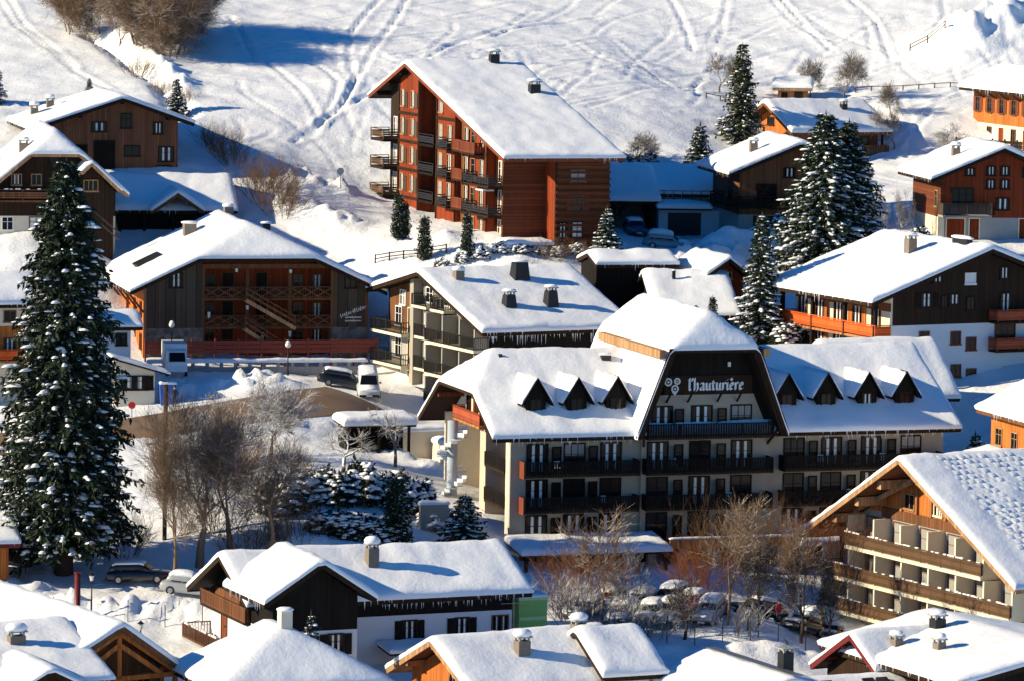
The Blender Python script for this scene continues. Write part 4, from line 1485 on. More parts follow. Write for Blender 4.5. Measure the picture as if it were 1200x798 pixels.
# ================================================================== big gabled chalet, lower right
PH = House('balcony_chalet', 'large chalet gable with three rows of cream edged balconies and projecting roof beams', (28.02, 305), 29.9, 17.0, 14.34, 12.71, .51, .74, 7.89, -6.0,
           ov=(2.9, 1, 1.2, 1.2), cat='chalet')
PH.roof('brown_wood', .45, seed=15, barge='trim_wood')
# tile courses pressing through the thin upper snow
PH.walls([(None, None, 'dark_wood')], sides=('front', 'back', 'right'))
PH.walls([(None, 3.1, 'grey_plaster'), (3.1, None, 'orange_wood')], sides=('left',))
UL = PH.u0
PH.purlins('left', (11.2, 8.6, 5.8, 3.0), .5, .66, 'trim_wood', .4)
PH.purlins('left', (-4, -7.5, -11), .3, .4, 'beam_wood', .5)
PH.beams('collar_beam', [((UL - .9, 8.5, 2.9), (UL - .9, 1.2, 6.0)), ((UL - .9, -8, 3.0), (UL - .9, 1, 6.2))], .2, .3, M['trim_wood'])
PH.box('gable_band', UL - .1, UL - .003, -6.5, 6.0, 2.75, 3.5, M['brown_wood'])
for v in (3.5, 1.6, -.2, -2.0, -3.8):
    PH.box('gable_stud', UL - .18, UL - .004, v - .12, v + .12, 3.5, float(PH.rz(UL, v)) - .35, M['beam_wood'])
PH.win('left', 2.6, 4.3, 1.1, 1.0, frame='trim_wood')
PH.win('left', -1.0, 4.4, .9, 1.3, frame='cream_trim', curtain=True)
def cell_row(z, va, vb, n, hgt, z_top_roof=False):
    PH.balcony('left', vb, va, z, UL, depth=1.7, slab='cream_trim', rail='rail_wood', style='solid', rh=.95, slab_h=.26, snow=True)
    w = (va - vb) / n
    for i in range(n + 1):
        v = vb + i * w
        top = z + hgt
        if z_top_roof:
            top = min(top, float(PH.rz(UL - 1.5, v)) - .5)
        if top > z + .5:
            PH.box('fin', UL - 1.5, UL - .003, v - .08, v + .08, z, top, M['cream_trim'])
    for i in range(n):
        v = vb + (i + .5) * w
        lim = float(PH.rz(UL, v)) - .6
        if lim < z + 2.2:
            continue
        PH.window('left', v + .25, z + 1.15, w * .55, 1.9, UL, frame='brown_wood', pane='blind', mull=0)
        PH.door('left', v - w * .33, z, .8, 2.05, UL, mat='orange_wood' if i % 2 else 'shutter_red', frame='brown_wood', handle=False)
cell_row(.45, 8.4, -8.6, 5, 2.3, True)
cell_row(-2.05, 11.5, -12.1, 7, 2.2)
cell_row(-4.55, 11.5, -12.1, 7, 2.2)
# exposed roofing tiles: rows of rounded bumps in the snow on the upper slope
def tile_rows(h, u0, u1, v0, v1, du, dv, hgt, lift):
    m = MB()
    r_ = 0
    v = v0
    while v < v1:
        uu = u0 + (du / 2 if r_ % 2 else 0)
        while uu < u1:
            if random.Random(int(uu * 91 + v * 713)).random() < .12 - .1 * math.sin(uu * .7 + v * .5):
                uu += du
                continue
            z = float(h.rz(uu, v)) + lift + .05 * math.sin(uu * 3.1 + v * 1.7)
            x, y, zz = h.p(uu, v, z)
            k = (h.zr - h.zf) / h.Wf
            a, b = du * .40, dv * .36
            m.add([(x - a, y - b, zz - b * k), (x + a, y - b, zz - b * k), (x + a * .9, y + b, zz + b * k), (x - a * .9, y + b, zz + b * k), (x, y - b * .25, zz - b * .25 * k + hgt)],
                  [(0, 1, 4), (1, 2, 4), (2, 3, 4), (3, 0, 4)])
            uu += du
        v += dv
        r_ += 1
    return m
m = tile_rows(PH, 3.0, 16.6, -11.8, -.6, .62, .55, .085, .46)
o = m.obj('snowed_tiles', M['roof_snow'], PH.root, True); o['kind'] = 'stuff'

# ================================================================== white and dark chalet, foreground
RH = House('white_dark_chalet', 'low white chalet with tarred timber gables and dark shutters beside the green kiosk', (-19.32, 283), 23.1, 20.36, 5.64, 6.55, .8, .21, 3.33, -3.2,
           ov=(1.3, 1.0, 1.0, 1.2), cat='chalet')
RH.roof('black_wood', .5, seed=16)
RH.walls([(None, -.5, 'blue_plaster'), (-.5, None, 'black_wood')])
for u in (11.9, 15.7):
    RH.win('front', u, -1.55, .95, 1.25, frame='dark_wood', shutter='shutter_dark', curtain=True)
RH.win('front', 18.5, -1.4, 1.1, 1.0, frame='brown_wood', curtain=True, mull=2)
RH.box('gable_boards', 1.2, 1.297, -3.6, 4.4, -.45, .6, M['brown_wood'])
RH.bal('left', -4.2, 4.8, -.55, depth=1.0, slab='dark_wood', rail='brown_wood', style='board')
RH.win('left', .6, .9, .8, 1.0, frame='brown_wood', shutter='brown_wood')
for v in (-1.6, 2.6):
    RH.door('left', v, -3.0, 1.0, 2.2, RH.u0, mat='shutter_red', frame='brown_wood')
RH.bal('left', -5.0, 5.6, -3.0, depth=2.0, slab='concrete', rail='brown_wood', style='bars', snow=True)
R2 = House('cross', '', (-15.27, 283), -67, 8.0, 3.9, 3.8, 1.6, 1.6, 4.09, -3.2, ov=(.4, 1.0, .9, .9))
R2.roof('black_wood', .5, seed=17)
R2.walls([(None, -.55, 'blue_plaster'), (-.55, None, 'black_wood')])
R2.win('right', -2.0, -1.5, .95, 1.3, frame='dark_wood', shutter='shutter_dark')
R2.win('right', 1.4, -1.5, 1.0, 1.3, frame='dark_wood', shutter='shutter_dark', curtain=True)
absorb(RH, R2)
RH.roof_chimney(10.0, -2.4, 1.2, .75, .75, snow=.5)
lean_snow(RH, 9.5, 15.0, -7.3, -4.9, -2.6, -2.35, .4, seed=18)
rr = random.Random(9)
m = MB()
for i in range(70):
    u = rr.uniform(9.5, 20.2); m.tube(RH.p(u, -5.6, .62), RH.p(u, -5.6, .62 - rr.uniform(.1, .6)), .03, .004, n=5)
o = m.obj('icicles', M['clump_snow'], RH.root); o['kind'] = 'stuff'
an_ = thing('tv_aerial', 'thin television aerial on a pole at the white tarred gable chalet', 'aerial', RH.world(19.4, -4.9, -3.0))
m = MB(); m.tube((0, -.5, 0), (0, -.5, 3.2), .03, n=6); m.obj('pole', M['metal_grey'], an_)
m = MB()
m.beam((-.9, -.5, 3.0), (.9, -.5, 3.1), .03, .03)
for k in range(6):
    m.beam((-.8 + k * .3, -.9, 3.03 + k * .01), (-.8 + k * .3, -.1, 3.03 + k * .01), .02, .02)
m.obj('rods', M['metal_grey'], an_)

# ================================================================== roofs along the lower edge
SH = House('pyramid_roof_house', 'snow covered hip roof house with a tall square chimney at its peak', (-16.08, 270), -67, 9.0, 5.6, 6.2, -1.6, -1.9, 1.35, -5.5, ov=(.8, .8, .9, .9), hip1=(4.5, -1.6), hip0=(2, -1.2), cat='house')
SH.roof('dark_wood', .5, seed=19)
SH.walls([(None, None, 'blue_plaster')])
SH.win('right', 0, -3, 1.0, 1.2, frame='dark_wood', shutter='shutter_dark')
SH.win('right', -3, -3, 1.0, 1.2, frame='dark_wood', shutter='shutter_dark')
SH.roof_chimney(4.6, .3, 1.0, .75, .75, mat='cream_plaster', cap=False, snow=.2)

TH = House('orange_gable_house', 'house with bright orange boarded gable and two capped chimneys in its snow roof', (-4.83, 268), 28.6, 12.6, 5.9, 6.02, -2.25, -2.37, .41, -6.0, ov=(1.3, 1, 1, 1), cat='house')
TH.roof('brown_wood', .5, seed=21, barge='trim_wood')
TH.walls([(None, None, 'orange_wood')])
TH.win('left', -.8, -2.0, .9, .9, frame='trim_wood', curtain=True)
TH.win('left', 1.6, -3.6, .9, 1.1, frame='trim_wood', curtain=True)
TH.purlins('left', (3.5, 0, -3), mat='beam_wood')
TH.roof_chimney(5.2, -2.6, .9, .85, .75, snow=.45)
TH.roof_chimney(10.1, -1.2, .8, .85, .75, snow=.45)
T2 = House('cross', '', (4.4, 270.8), 23.8, 4.4, 4.4, 4.2, -1.5, -1.5, .72, -6.0, ov=(.3, .9, .9, .9))
T2.roof('brown_wood', .5, seed=22)
T2.walls([(None, None, 'cream_plaster')])
T2.win('right', -.5, -2.4, .9, 1.0, frame='dark_wood')
absorb(TH, T2)

UH = House('grey_ridge_house', 'smooth snow roof house with a grey ridge edge and a tall dark chimney', (12.87, 272), -62.9, 11.0, 4.34, 4.34, -2.09, -2.09, -.75, -6.5, ov=(.6, .6, .7, .7), cat='house')
UH.roof('metal_grey', .42, seed=23, barge='metal_grey')
UH.walls([(None, None, 'cream_plaster')])
UH.win('right', 0, -3.5, 1.0, 1.2, frame='dark_wood')
UH.win('left', 0, -3.5, 1.0, 1.2, frame='dark_wood')
UH.beams('ridge_cap', [((0, .35, -.42), (11, .35, -.42))], .7, .08, M['metal_grey'])
c_ = UH.roof_chimney(8.5, .9, 1.3, .75, .75, mat='metal_dark', snow=0)
m = MB()
x, y, z = UH.p(8.5, .9, float(UH.rz(8.5, .9)) + 1.95)
m.tube((x, y, z), (x, y, z + .3), .02, n=5)
m.prism([(x - .35, y, z + .5), (x, y, z + .3), (x + .25, y, z + .2), (x + .1, y, z + .42), (x - .1, y, z + .5)], (0, .04, 0))
m.obj('weathervane', M['metal_dark'], c_)

VH = House('red_gable_house', 'house with dark red gable trim under broad crossing snow roofs', (28.07, 282), -62.9, 16.37, 8.28, 8.28, -1.15, -1.15, .4, -7.0, ov=(.8, 1.2, 1, 1), cat='house')
VH.roof('black_wood', .5, seed=25)
VH.walls([(None, None, 'black_wood')])
VH.win('right', -3, -3, 1.0, 1.2, frame='dark_wood')
VH.win('right', 1, -3, 1.0, 1.2, frame='dark_wood')
V1 = House('cross', '', (22.3, 274), 29.5, 8.5, 3.0, 4.49, -1.6, -2.44, .28, -7.0, ov=(.9, .3, .6, .6))
V1.roof('dark_wood', .42, seed=26, barge='red_metal')
V1.walls([(None, None, 'dark_wood')])
V1.purlins('left', (2.8, 1.2, -1.4), .16, .2, 'red_metal', .1)
absorb(VH, V1)
VH.roof_chimney(5.0, -2.4, .7, .8, .8, mat='metal_dark', snow=.3)
VH.roof_chimney(9.6, -5.2, .55, .7, .6, snow=.35)
VH.roof_chimney(6.0, -6.2, .45, .8, .6, snow=.3)
V3 = House('cross', '', (18.6, 268.6), 24, 7.5, 3.0, 3.0, -3.3, -3.3, -1.95, -7.2, ov=(.5, .5, .5, .5))
V3.roof('brown_wood', .4, seed=27)
V3.walls([(None, None, 'orange_wood')])
V3.win('left', 0, -4.2, .8, .9, frame='trim_wood')
tag(V3.root, 'low orange walled lean house with skylights in front of the red gable house', 'house')
V3.root.name = 'low_house'
for u in (1.6, 4.6, 5.6):
    z = float(V3.rz(u, -1.2))
    m = MB()
    m.prism([V3.p(u - .4, -1.7, float(V3.rz(u, -1.7)) + .38), V3.p(u + .4, -1.7, float(V3.rz(u, -1.7)) + .38), V3.p(u + .4, -.8, float(V3.rz(u, -.8)) + .38), V3.p(u - .4, -.8, float(V3.rz(u, -.8)) + .38)], (0, 0, .14))
    m.obj('skylight', M['metal_dark'], V3.root)

W1 = House('truss_gable_house', 'snow roofed house with an open orange timber truss in its gable', (-37.42, 285.92), -57.7, 24.85, 6.37, 5.01, -1.78, -2.07, 1.53, -5.5, ov=(1, 2.2, .9, .9), cat='house')
W1.roof('brown_wood', .5, seed=28, barge='brown_wood')
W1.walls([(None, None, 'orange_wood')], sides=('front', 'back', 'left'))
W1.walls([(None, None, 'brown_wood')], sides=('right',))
e = W1.L - .5
tr = [((e, -5.2, -1.9), (e, 4.0, -1.9)), ((e, 0, -1.9), (e, 0, 1.0)), ((e, -3.2, -1.8), (e, -.1, .2)), ((e, 3.0, -1.8), (e, .1, .2)), ((e, -4.8, -1.8), (e, -.1, .95)), ((e, 4.0, -1.7), (e, .1, .95))]
for a, b in tr:
    W1.beams('truss_beam', [(a, b)], .24, .3, M['orange_wood'])  # stronger orange, bounced glow put into the beam colour
for v in (-5.2, 4.0):
    W1.box('post', e - .13, e + .13, v - .13, v + .13, -8, -2.06, M['beam_wood'])
for v in (-2.5, .2, 2.6):
    W1.win('right', v, -2.6, .9, 1.0, frame='trim_wood')
pl = thing('flue_pipe', 'tall dark red metal flue pipe beside the truss gabled house', 'flue', (-28.25, 277.2, -6.0))
m = MB(); m.tube((0, 0, 0), (0, 0, 8.9), .2, n=14); m.obj('pipe', M['red_metal'], pl, True)
m = MB(); m.tube((0, 0, 8.9), (0, 0, 8.96), .26, .26, n=14); m.obj('rim', M['red_metal'], pl)
m = MB()
m.tube((-.45, 0, 4.1), (-.18, 0, 4.1), .05, n=6); m.tube((-.45, 0, 3.7), (-.18, 0, 3.7), .05, n=6); m.tube((-.45, 0, 3.6), (-.45, 0, 4.2), .08, n=8)
m.obj('bracket', M['red_metal'], pl)

wl = (-31.98 - 8 * math.cos(R(26)), 266 - 8 * math.sin(R(26)))
W2 = House('crossed_roof_house', 'house with smooth snow roof and dark cross gable before the truss gable', wl, 26, 12.4, 8.6, 8.6, -1.0, -1.0, 1.18, -6, ov=(1, 1, .8, .8), cat='house')
W2.roof('dark_wood', .45, seed=29)
W2.walls([(None, None, 'dark_wood')])
W3 = House('cross', '', (-30.6, 261.5), -64, 7.0, 4.2, 4.6, -1.9, -2.0, .35, -6, ov=(.4, .8, .7, .7))
W3.roof('dark_wood', .4, seed=30)
W3.walls([(None, None, 'dark_wood')])
W3.win('right', 0, -2.0, .9, .9, frame='dark_wood')
absorb(W2, W3)
W2.roof_chimney(7.9, -3.4, .5, 1.0, .7, snow=.5)

# ================================================================== chalets on the upper left
AH = House('barn_chalet', 'old brown barn chalet with upright boards below the tangled thickets', (-41.56, 425), -76.3, 16.66, 9.04, 6.83, 25.23, 25.89, 28.23, 20.5, ov=(1, 1.4, 1.2, 1.3), cat='chalet')
AH.roof('dark_wood', .45, seed=31)
AH.walls([(None, None, 'old_wood')])
AH.win('right', .5, 26.0, .9, 1.3, frame='dark_wood')
AH.win('right', 3.6, 25.3, .8, 1.0, frame='dark_wood', curtain=True)
AH.win('right', -2.1, 25.4, 1.3, .8, frame='dark_wood', curtain=True)
AH.win('right', 1.1, 23.1, 1.4, .9, frame='dark_wood')
AH.win('right', 4.4, 22.8, 1.4, 1.3, frame='dark_wood', curtain=True)
AH.door('right', -1.6, 21.0, 1.9, 3.0, AH.u1, mat='black_wood', frame='dark_wood')
AH.door('right', -3.9, 21.0, 1.2, 2.6, AH.u1, mat='black_wood', frame='dark_wood')
AH.win('right', 4.2, 21.2, 1.3, .9, frame='dark_wood')
AH.win('front', 8, 23.4, 1.0, 1.0, frame='dark_wood')
AH.purlins('right', (4.5, 0, -4, -7), mat='dark_wood')
for u, v in ((5, -5.5), (7, -7.3)):
    AH.roof_chimney(u, v, .6, .7, .7, snow=.4)

BH = House('half_hip_chalet', 'dark half hipped chalet with a gabled side porch behind the tallest spruce', (-45.31, 405), -78.8, 18.66, 6.95, 6.61, 20.1, 20.4, 25.94, 16.5, ov=(1, 1.5, 1.0, 1.0), hip1=(2.6, 24.1), cat='chalet')
BH.roof('dark_wood', .5, seed=32, barge='trim_wood')
BH.walls([(None, 18.3, 'cream_plaster'), (18.3, None, 'dark_wood')])
for v in (-3.4, -1.6, .2, 2.6):
    BH.win('right', v, 21.6 if v < .1 else 21.8, .8, .9, frame='trim_wood' if v < .1 else 'dark_wood', curtain=(v < -2))
BH.win('right', 0, 23.6, .7, .8, frame='dark_wood')
BH.bal('right', -5.6, 2.4, 19.8, depth=1.3, slab='brown_wood', rail='old_wood', style='lines', snow=True)
BH.win('right', -4.2, 17.6, .9, 1.1, frame='white_paint')
BH.win('right', -1.6, 17.6, 1.1, 1.1, frame='brown_wood', pane='curtain')
B2 = House('cross', '', (-39.9, 391.5), -74, 5.6, 2.5, 2.7, 20.95, 20.85, 23.4, 16.5, ov=(.3, .9, .5, .5))
B2.roof('dark_wood', .42, seed=33, barge='trim_wood')
B2.walls([(None, None, 'dark_wood')])
B2.win('right', .1, 21.2, 1.2, .9, frame='trim_wood', mull=2)
B2.beams('stair_rail', [((6.6, -1.6, 20.4), (6.6, 2.4, 17.0)), ((6.6, -1.6, 19.8), (6.6, 2.4, 16.4))], .1, .14, M['grey_wood'])
absorb(BH, B2)
BH.roof_chimney(15.0, -2.6, .7, 1.0, .8, snow=.3)
BH.roof_chimney(8.0, -5, .7, .9, .8, snow=.4)

CB_ = House('woodshed', 'low open shed with blue shaded snow roof and small porch gable', (-38.6, 404.8), 9.5, 11.6, 6.54, 5.0, 18.24, 18.5, 20.9, 15.0, ov=(.6, .6, 1.0, .8), cat='shed')
CB_.roof('dark_wood', .6, seed=34)
CB_.walls([(None, None, 'black_wood')], sides=('back', 'left', 'right'))
CB_.box('front_shade_sheet', .9, 10.7, -5.3, -5.1, 11, 18.2, M['black_wood'])  # black sheet standing in for the shade inside the open front
for u in (.7, 3.0, 5.7, 8.4, 10.9):
    CB_.box('post', u - .12, u + .12, -5.6, -5.36, 14, 18.1, M['dark_wood'])
CB_.box('back_panel', .9, 10.7, -3.6, -3.4, 14, 18.6, M['black_wood'])
C2 = House('cross', '', (-32.5, 403.0), -79, 6.0, 2.4, 2.4, 18.35, 18.35, 20.0, 16.2, ov=(.2, 1.4, .5, .5))
C2.roof('dark_wood', .5, seed=35, barge='brown_wood')
C2.purlins('right', (1.2, 0, -1.2), .14, .18, 'brown_wood')
absorb(CB_, C2)

# ================================================================== houses beyond the apartment block
G1 = House('garage', 'garage with blue shaded snow roof beside the tall red chalet block', (8.4, 418.0), 5, 4.9, 8.4, 4.0, 19.15, 20.6, 21.9, 16.2, ov=(.4, .4, 1.6, .6), cat='garage')
G1.roof('dark_wood', .6, seed=36)
G1.walls([(None, None, 'black_wood')], sides=('back', 'left', 'right'))
for u in (.6, 4.2):
    G1.box('post', u - .14, u + .14, -7.6, -7.3, 14, 19.1, M['dark_wood'])
G1.beams('brace', [((.6, -7.45, 17.4), (1.9, -7.45, 19.0)), ((4.2, -7.45, 17.4), (2.9, -7.45, 19.0))], .14, .14, M['dark_wood'])
G2 = House('garage_house', 'pale garage house with a roof terrace rail and dark garage opening', (12.6, 419.5), 4, 8.2, 6.5, 4.0, 19.7, 20.5, 21.9, 16.2, ov=(.5, .5, .3, .5), cat='garage')
G2.roof('dark_wood', .6, seed=37)
G2.walls([(None, None, 'white_plaster')])
G2.box('garage_block', .6, 7.8, -10.0, -6.25, 13, 18.35, M['blue_plaster'])
lean_snow(G2, .4, 5.6, -11.0, -6.3, 18.55, 18.7, .5, seed=38, name='terrace_roof')
G2.box('garage_door', 1.5, 4.7, -10.06, -10.0, 15.2, 18.1, M['metal_dark'])
G2.beams('terrace_rail', [((.5, -6.9, 20.0), (7.7, -6.9, 20.0)), ((.5, -6.9, 19.6), (7.7, -6.9, 19.6))] + [((.5 + .9 * k, -6.9, 18.9), (.5 + .9 * k, -6.9, 20.0)) for k in range(9)], .06, .06, M['metal_dark'])

HH = House('balcony_house', 'brown chalet with a dark corner balcony half hidden by the twin spruces', (24.57, 415), -80.5, 14.24, 6.9, 6.76, 22.5, 22.57, 25.43, 16.2, ov=(1, 1.4, 1.3, 1.0), cat='chalet')
HH.roof('dark_wood', .6, seed=39)
HH.walls([(None, 18.6, 'grey_plaster'), (18.6, None, 'brown_wood')])
HH.bal('right', -6.0, 5.0, 19.4, depth=1.5, slab='dark_wood', rail='black_wood', style='lines')
HH.bal('front', 6, 13.4, 19.4, depth=1.3, slab='dark_wood', rail='black_wood', style='lines')
HH.win('right', -3.0, 20.6, 1.8, 1.7, frame='dark_wood', mull=2)
HH.win('right', -.8, 22.6, 1.0, .8, frame='dark_wood', curtain=True)
HH.win('right', .8, 20.6, 1.2, 1.5, frame='dark_wood')
HH.win('front', 9, 20.6, 1.2, 1.6, frame='dark_wood')
HH.door('right', -3.0, 16.3, 2.2, 2.1, HH.u1, mat='dark_wood', frame='dark_wood')
HH.roof_chimney(9.6, -3.6, .9, .7, .7, snow=.3)

IH = House('upper_chalet', 'orange gabled chalet under a long snow roof near the tall upper spruce', (25.58, 440), 27.1, 11.9, 5.69, 5.65, 24.78, 25.08, 27.57, 21.3, ov=(1.2, 1, 1, 1), cat='chalet')
IH.roof('brown_wood', .55, seed=40, barge='brown_wood')
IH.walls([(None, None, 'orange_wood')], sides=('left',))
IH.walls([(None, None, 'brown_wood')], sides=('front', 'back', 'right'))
IH.win('left', .6, 25.6, 1.2, .7, frame='dark_wood')
IH.win('left', -2, 23.6, 1.0, 1.1, frame='trim_wood')
IH.win('left', 1.5, 23.6, 1.0, 1.1, frame='trim_wood')
IH.win('front', 9.0, 23.4, 1.4, 1.4, frame='dark_wood')
IH.bal('front', 6.5, 11.5, 22.4, depth=1.2, slab='brown_wood', rail='brown_wood', style='board')
IH.box('porch_post', 10.9, 11.1, -5.5, -5.3, 20, 24.7, M['dark_wood'])
IH.roof_chimney(8.2, -2.2, .6, .6, .6, mat='metal_dark', snow=.2)

JH = House('hut', 'small timber hut with snow roof standing alone on the slope', (27.6, 458), -5, 4.1, 2.3, 2.1, 28.5, 28.6, 29.35, 26.4, ov=(.5, .45, .5, .4), cat='hut')
JH.roof('beam_wood', .45, seed=41, barge='trim_wood')
JH.walls([(None, None, 'beam_wood')])
JH.door('front', 1.2, 26.5, .7, 1.5, JH.v0, mat='dark_wood')
JH.win('front', 2.7, 27.6, .7, .7, frame='dark_wood')

KH = House('orange_facade_house', 'house with sunlit orange upper facade and cream ground floor at the slope foot', (50.91, 450), -72, 18.5, 4.6, 5.4, 29.2, 29.2, 31.1, 23.0, ov=(.8, .8, 1.3, .8), cat='house')
KH.roof('dark_wood', .7, seed=42, barge='dark_wood')
KH.walls([(None, 25.6, 'cream_plaster'), (25.6, None, 'orange_wood')])
for u in (2, 5, 8, 11, 14, 17):
    KH.win('front', u, 27.5, 1.0, 1.4, frame='brown_wood', shutter='shutter_red')
    if u % 2:
        KH.win('front', u, 24.4, 1.0, 1.6, frame='brown_wood')
    else:
        KH.door('front', u, 23.2, 1.2, 2.1, KH.v0, mat='red_wood', frame='cream_trim')
    KH.beams('bracket', [((u + 1.5, KH.v0, 28.2), (u + 1.5, -4.5, 29.0))], .14, .16, M['brown_wood'])
tf = Frame('terrace_fence', 'dark slatted terrace fence in front of the orange facade house', 'fence', (45.6, 441.5), -40, 22.5)
for i in range(7):
    tf.box('post', i * 1.5 - .07, i * 1.5 + .07, -.07, .07, 21, 24.3, M['dark_wood'])
for i in range(6):
    for k in range(3):
        tf.box('slat', i * 1.5 + .08, i * 1.5 + 1.42, -.03, .03, 23.0 + k * .42, 23.3 + k * .42, M['dark_wood'])

LH = House('red_brown_chalet', 'red brown chalet with four small gable windows and a cream ground floor', (43.61, 410), -80.9, 12.57, 6.9, 7.4, 22.56, 22.4, 25.47, 16.5, ov=(1, 1.2, 1.2, 1.1), cat='chalet')
LH.roof('dark_wood', .6, seed=43)
LH.walls([(None, 18.9, 'cream_plaster'), (18.9, None, 'log_wood')], sides=('front', 'back', 'left'))
LH.walls([(None, 18.9, 'grey_plaster'), (18.9, None, 'red_wood')], sides=('right',))
for v in (-.9, .45):
    for z in (23.3, 22.05):
        LH.win('right', v, z, .75, .75, frame='dark_wood', curtain=True)
LH.win('right', -2.9, 23.2, .8, .6, frame='dark_wood', curtain=True)
LH.win('right', 2.6, 23.2, .8, .8, frame='dark_wood', curtain=True)
LH.win('right', -3.6, 20.9, 2.0, 1.4, frame='dark_wood', mull=2)
LH.win('right', .3, 20.2, 1.2, 1.0, frame='dark_wood', curtain=True)
LH.bal('right', -5.9, -1.2, 19.2, depth=1.8, slab='concrete', rail='grey_wood', style='solid', rh=1.1)
LH.win('right', -1.0, 19.6, .8, .6, frame='dark_wood')
for v in (-4.2, -2.4, 2.4):
    LH.door('right', v, 16.8, 1.7 if v < -4 else .9, 2.0, LH.u1, mat='red_wood', frame='cream_trim')
LH.box('pier', LH.u1 + .02, LH.u1 + .4, -6.0, -5.4, 14, 19.0, M['cream_plaster'])
LH.win('front', 10, 20.6, 1.0, 1.4, frame='trim_wood')
LH.roof_chimney(7.8, -3.4, .8, .7, .7, snow=.35)

QH = House('corner_chalet', 'small orange chalet corner under bright snow beside the hotel end', (39.47, 325), -71.9, 10.5, 4.07, 4.07, 9.53, 9.53, 11.56, 1.0, ov=(.7, .7, .9, .9), cat='chalet')
QH.roof('brown_wood', .5, seed=44, barge='brown_wood')
QH.walls([(None, None, 'orange_wood')])
for u in (2.2, 5.0, 7.8):
    QH.win('front', u, 7.6, 1.0, 1.2, frame='trim_wood')
lean_snow(QH, .8, 10, -5.6, -3.2, 6.1, 6.6, .35, seed=45)

# ================================================================== small buildings by the road, left
E1 = House('cream_chalet', 'cream and orange chalet partly behind the tallest spruce', (-52, 356), 22, 12.0, 5.2, 5.0, 13.3, 13.2, 15.2, 6.0, ov=(.8, .8, .9, .8), cat='chalet')
E1.roof('brown_wood', .55, seed=46)
E1.walls([(None, 8.6, 'cream_plaster'), (8.6, 11.4, 'orange_wood'), (11.4, None, 'cream_plaster')])
for u in (3, 6, 9, 11):
    E1.win('front', u, 12.2, .9, .8, frame='brown_wood')
    E1.win('front', u, 9.8, .9, 1.1, frame='brown_wood', curtain=True)
E1.bal('front', 1, 11, 8.6, depth=1.1, slab='beam_wood', rail='orange_rail', style='solid')
E2 = House('grey_house', 'narrow dark grey house wall between the tallest spruce and the brown residence', (-36.6, 362.5), 14, 4.6, 2.8, 3.0, 11.0, 11.2, 11.9, 5.5, ov=(.4, .9, .4, .4), cat='house')
E2.roof('dark_wood', .4, seed=47)
E2.walls([(None, None, 'blue_plaster')])
E2.win('front', 2.9, 9.9, .8, .9, frame='dark_wood')
E2.win('front', 2.9, 7.6, .8, .9, frame='dark_wood')
E3 = Frame('roadside_cabin', 'small cream cabin with sloping snow roof and wide window by the road', 'cabin', (-33.0, 353.6), 13, 5.0)
m = MB()
m.prism([E3.p(0, 0, 3.5), E3.p(3.3, 0, 3.5), E3.p(3.3, 0, 7.95), E3.p(0, 0, 8.9)], (0, 2.8, 0))
m.obj('wall', M['cream_plaster'], E3.root)
m = MB()
m.prism([E3.p(-.4, -.5, 9.02), E3.p(4.5, -.5, 7.6), E3.p(4.5, 3.2, 7.6), E3.p(-.4, 3.2, 9.02)], (0, 0, .14))
ro = m.obj('roof', M['dark_wood'], E3.root)
E3.snow_slab('roof_snow', -.45, 4.55, -.55, 3.25, lambda U, V: 9.16 - (U + .4) * 1.42 / 4.9, .24, ro, step=.4, seed=48, edge=.3)
E3.window('front', 1.6, 7.0, 2.2, 1.05, 0, frame='dark_wood', curtain=True, mull=2)
E3.window('front', 2.85, 7.0, .5, 1.0, 0, frame='dark_wood', mull=0)
bx = Frame('blue_container', 'blue bin container beside the cream roadside cabin', 'container', (-29.2, 353.8), 13, 5.2)
m = MB()
m.prism([bx.p(0, 0, 5.0), bx.p(1.1, 0, 5.0), bx.p(1.3, 0, 6.9), bx.p(-.1, 0, 6.9)], (0, 1.2, 0))
m.obj('body', plain('blue_plastic', (.05, .12, .45), .5, .1), bx.root)
bx.snow_slab('snow', -.1, 1.3, -.05, 1.25, lambda U, V: U * 0 + 6.9, .25, step=.3, edge=.2, seed=49)

N2 = House('shadowed_house', 'black shaded wooden house wall right behind the apartment block roof', (6.6, 375.5), 14, 7.4, 3.0, 3.5, 16.0, 16.0, 16.75, 8.5, ov=(.2, .3, .9, .4), cat='house')
N2.roof('black_wood', .45, seed=50)
N2.walls([(None, None, 'black_wood')])
N2.win('front', 5.4, 12.6, 1.0, 1.2, frame='dark_wood')
N3 = House('white_roof_house', 'low house with a wide smooth snow roof and one thin vent pipe', (11.3, 372.2), 6, 7.4, 8.3, 4.0, 12.5, 13.4, 15.4, 8.5, ov=(.5, .5, .8, .6), cat='house')
N3.roof('dark_wood', .5, seed=51)
N3.walls([(None, None, 'black_wood')])
N3.win('front', 3, 11.2, 1.0, 1.0, frame='dark_wood')
N3.roof_chimney(2.5, -2.0, .7, .28, .28, mat='metal_dark', cap=False, snow=.1)
N3.box('side_vent', -.2, .5, -5.6, -4.6, 12.6, 13.9, M['metal_dark'])
N4 = House('red_shed', 'small red boarded shed gable beside the snow laden spruce', (16.2, 379.5), -70, 8.0, 2.1, 2.1, 15.4, 15.2, 16.75, 11, ov=(.4, .9, .4, .4), cat='shed')
N4.roof('dark_wood', .5, seed=52)
N4.walls([(None, None, 'red_wood')])
N4.win('right', .2, 15.2, .6, .5, frame='trim_wood')
N4.win('right', .2, 13.6, .7, .9, frame='dark_wood')

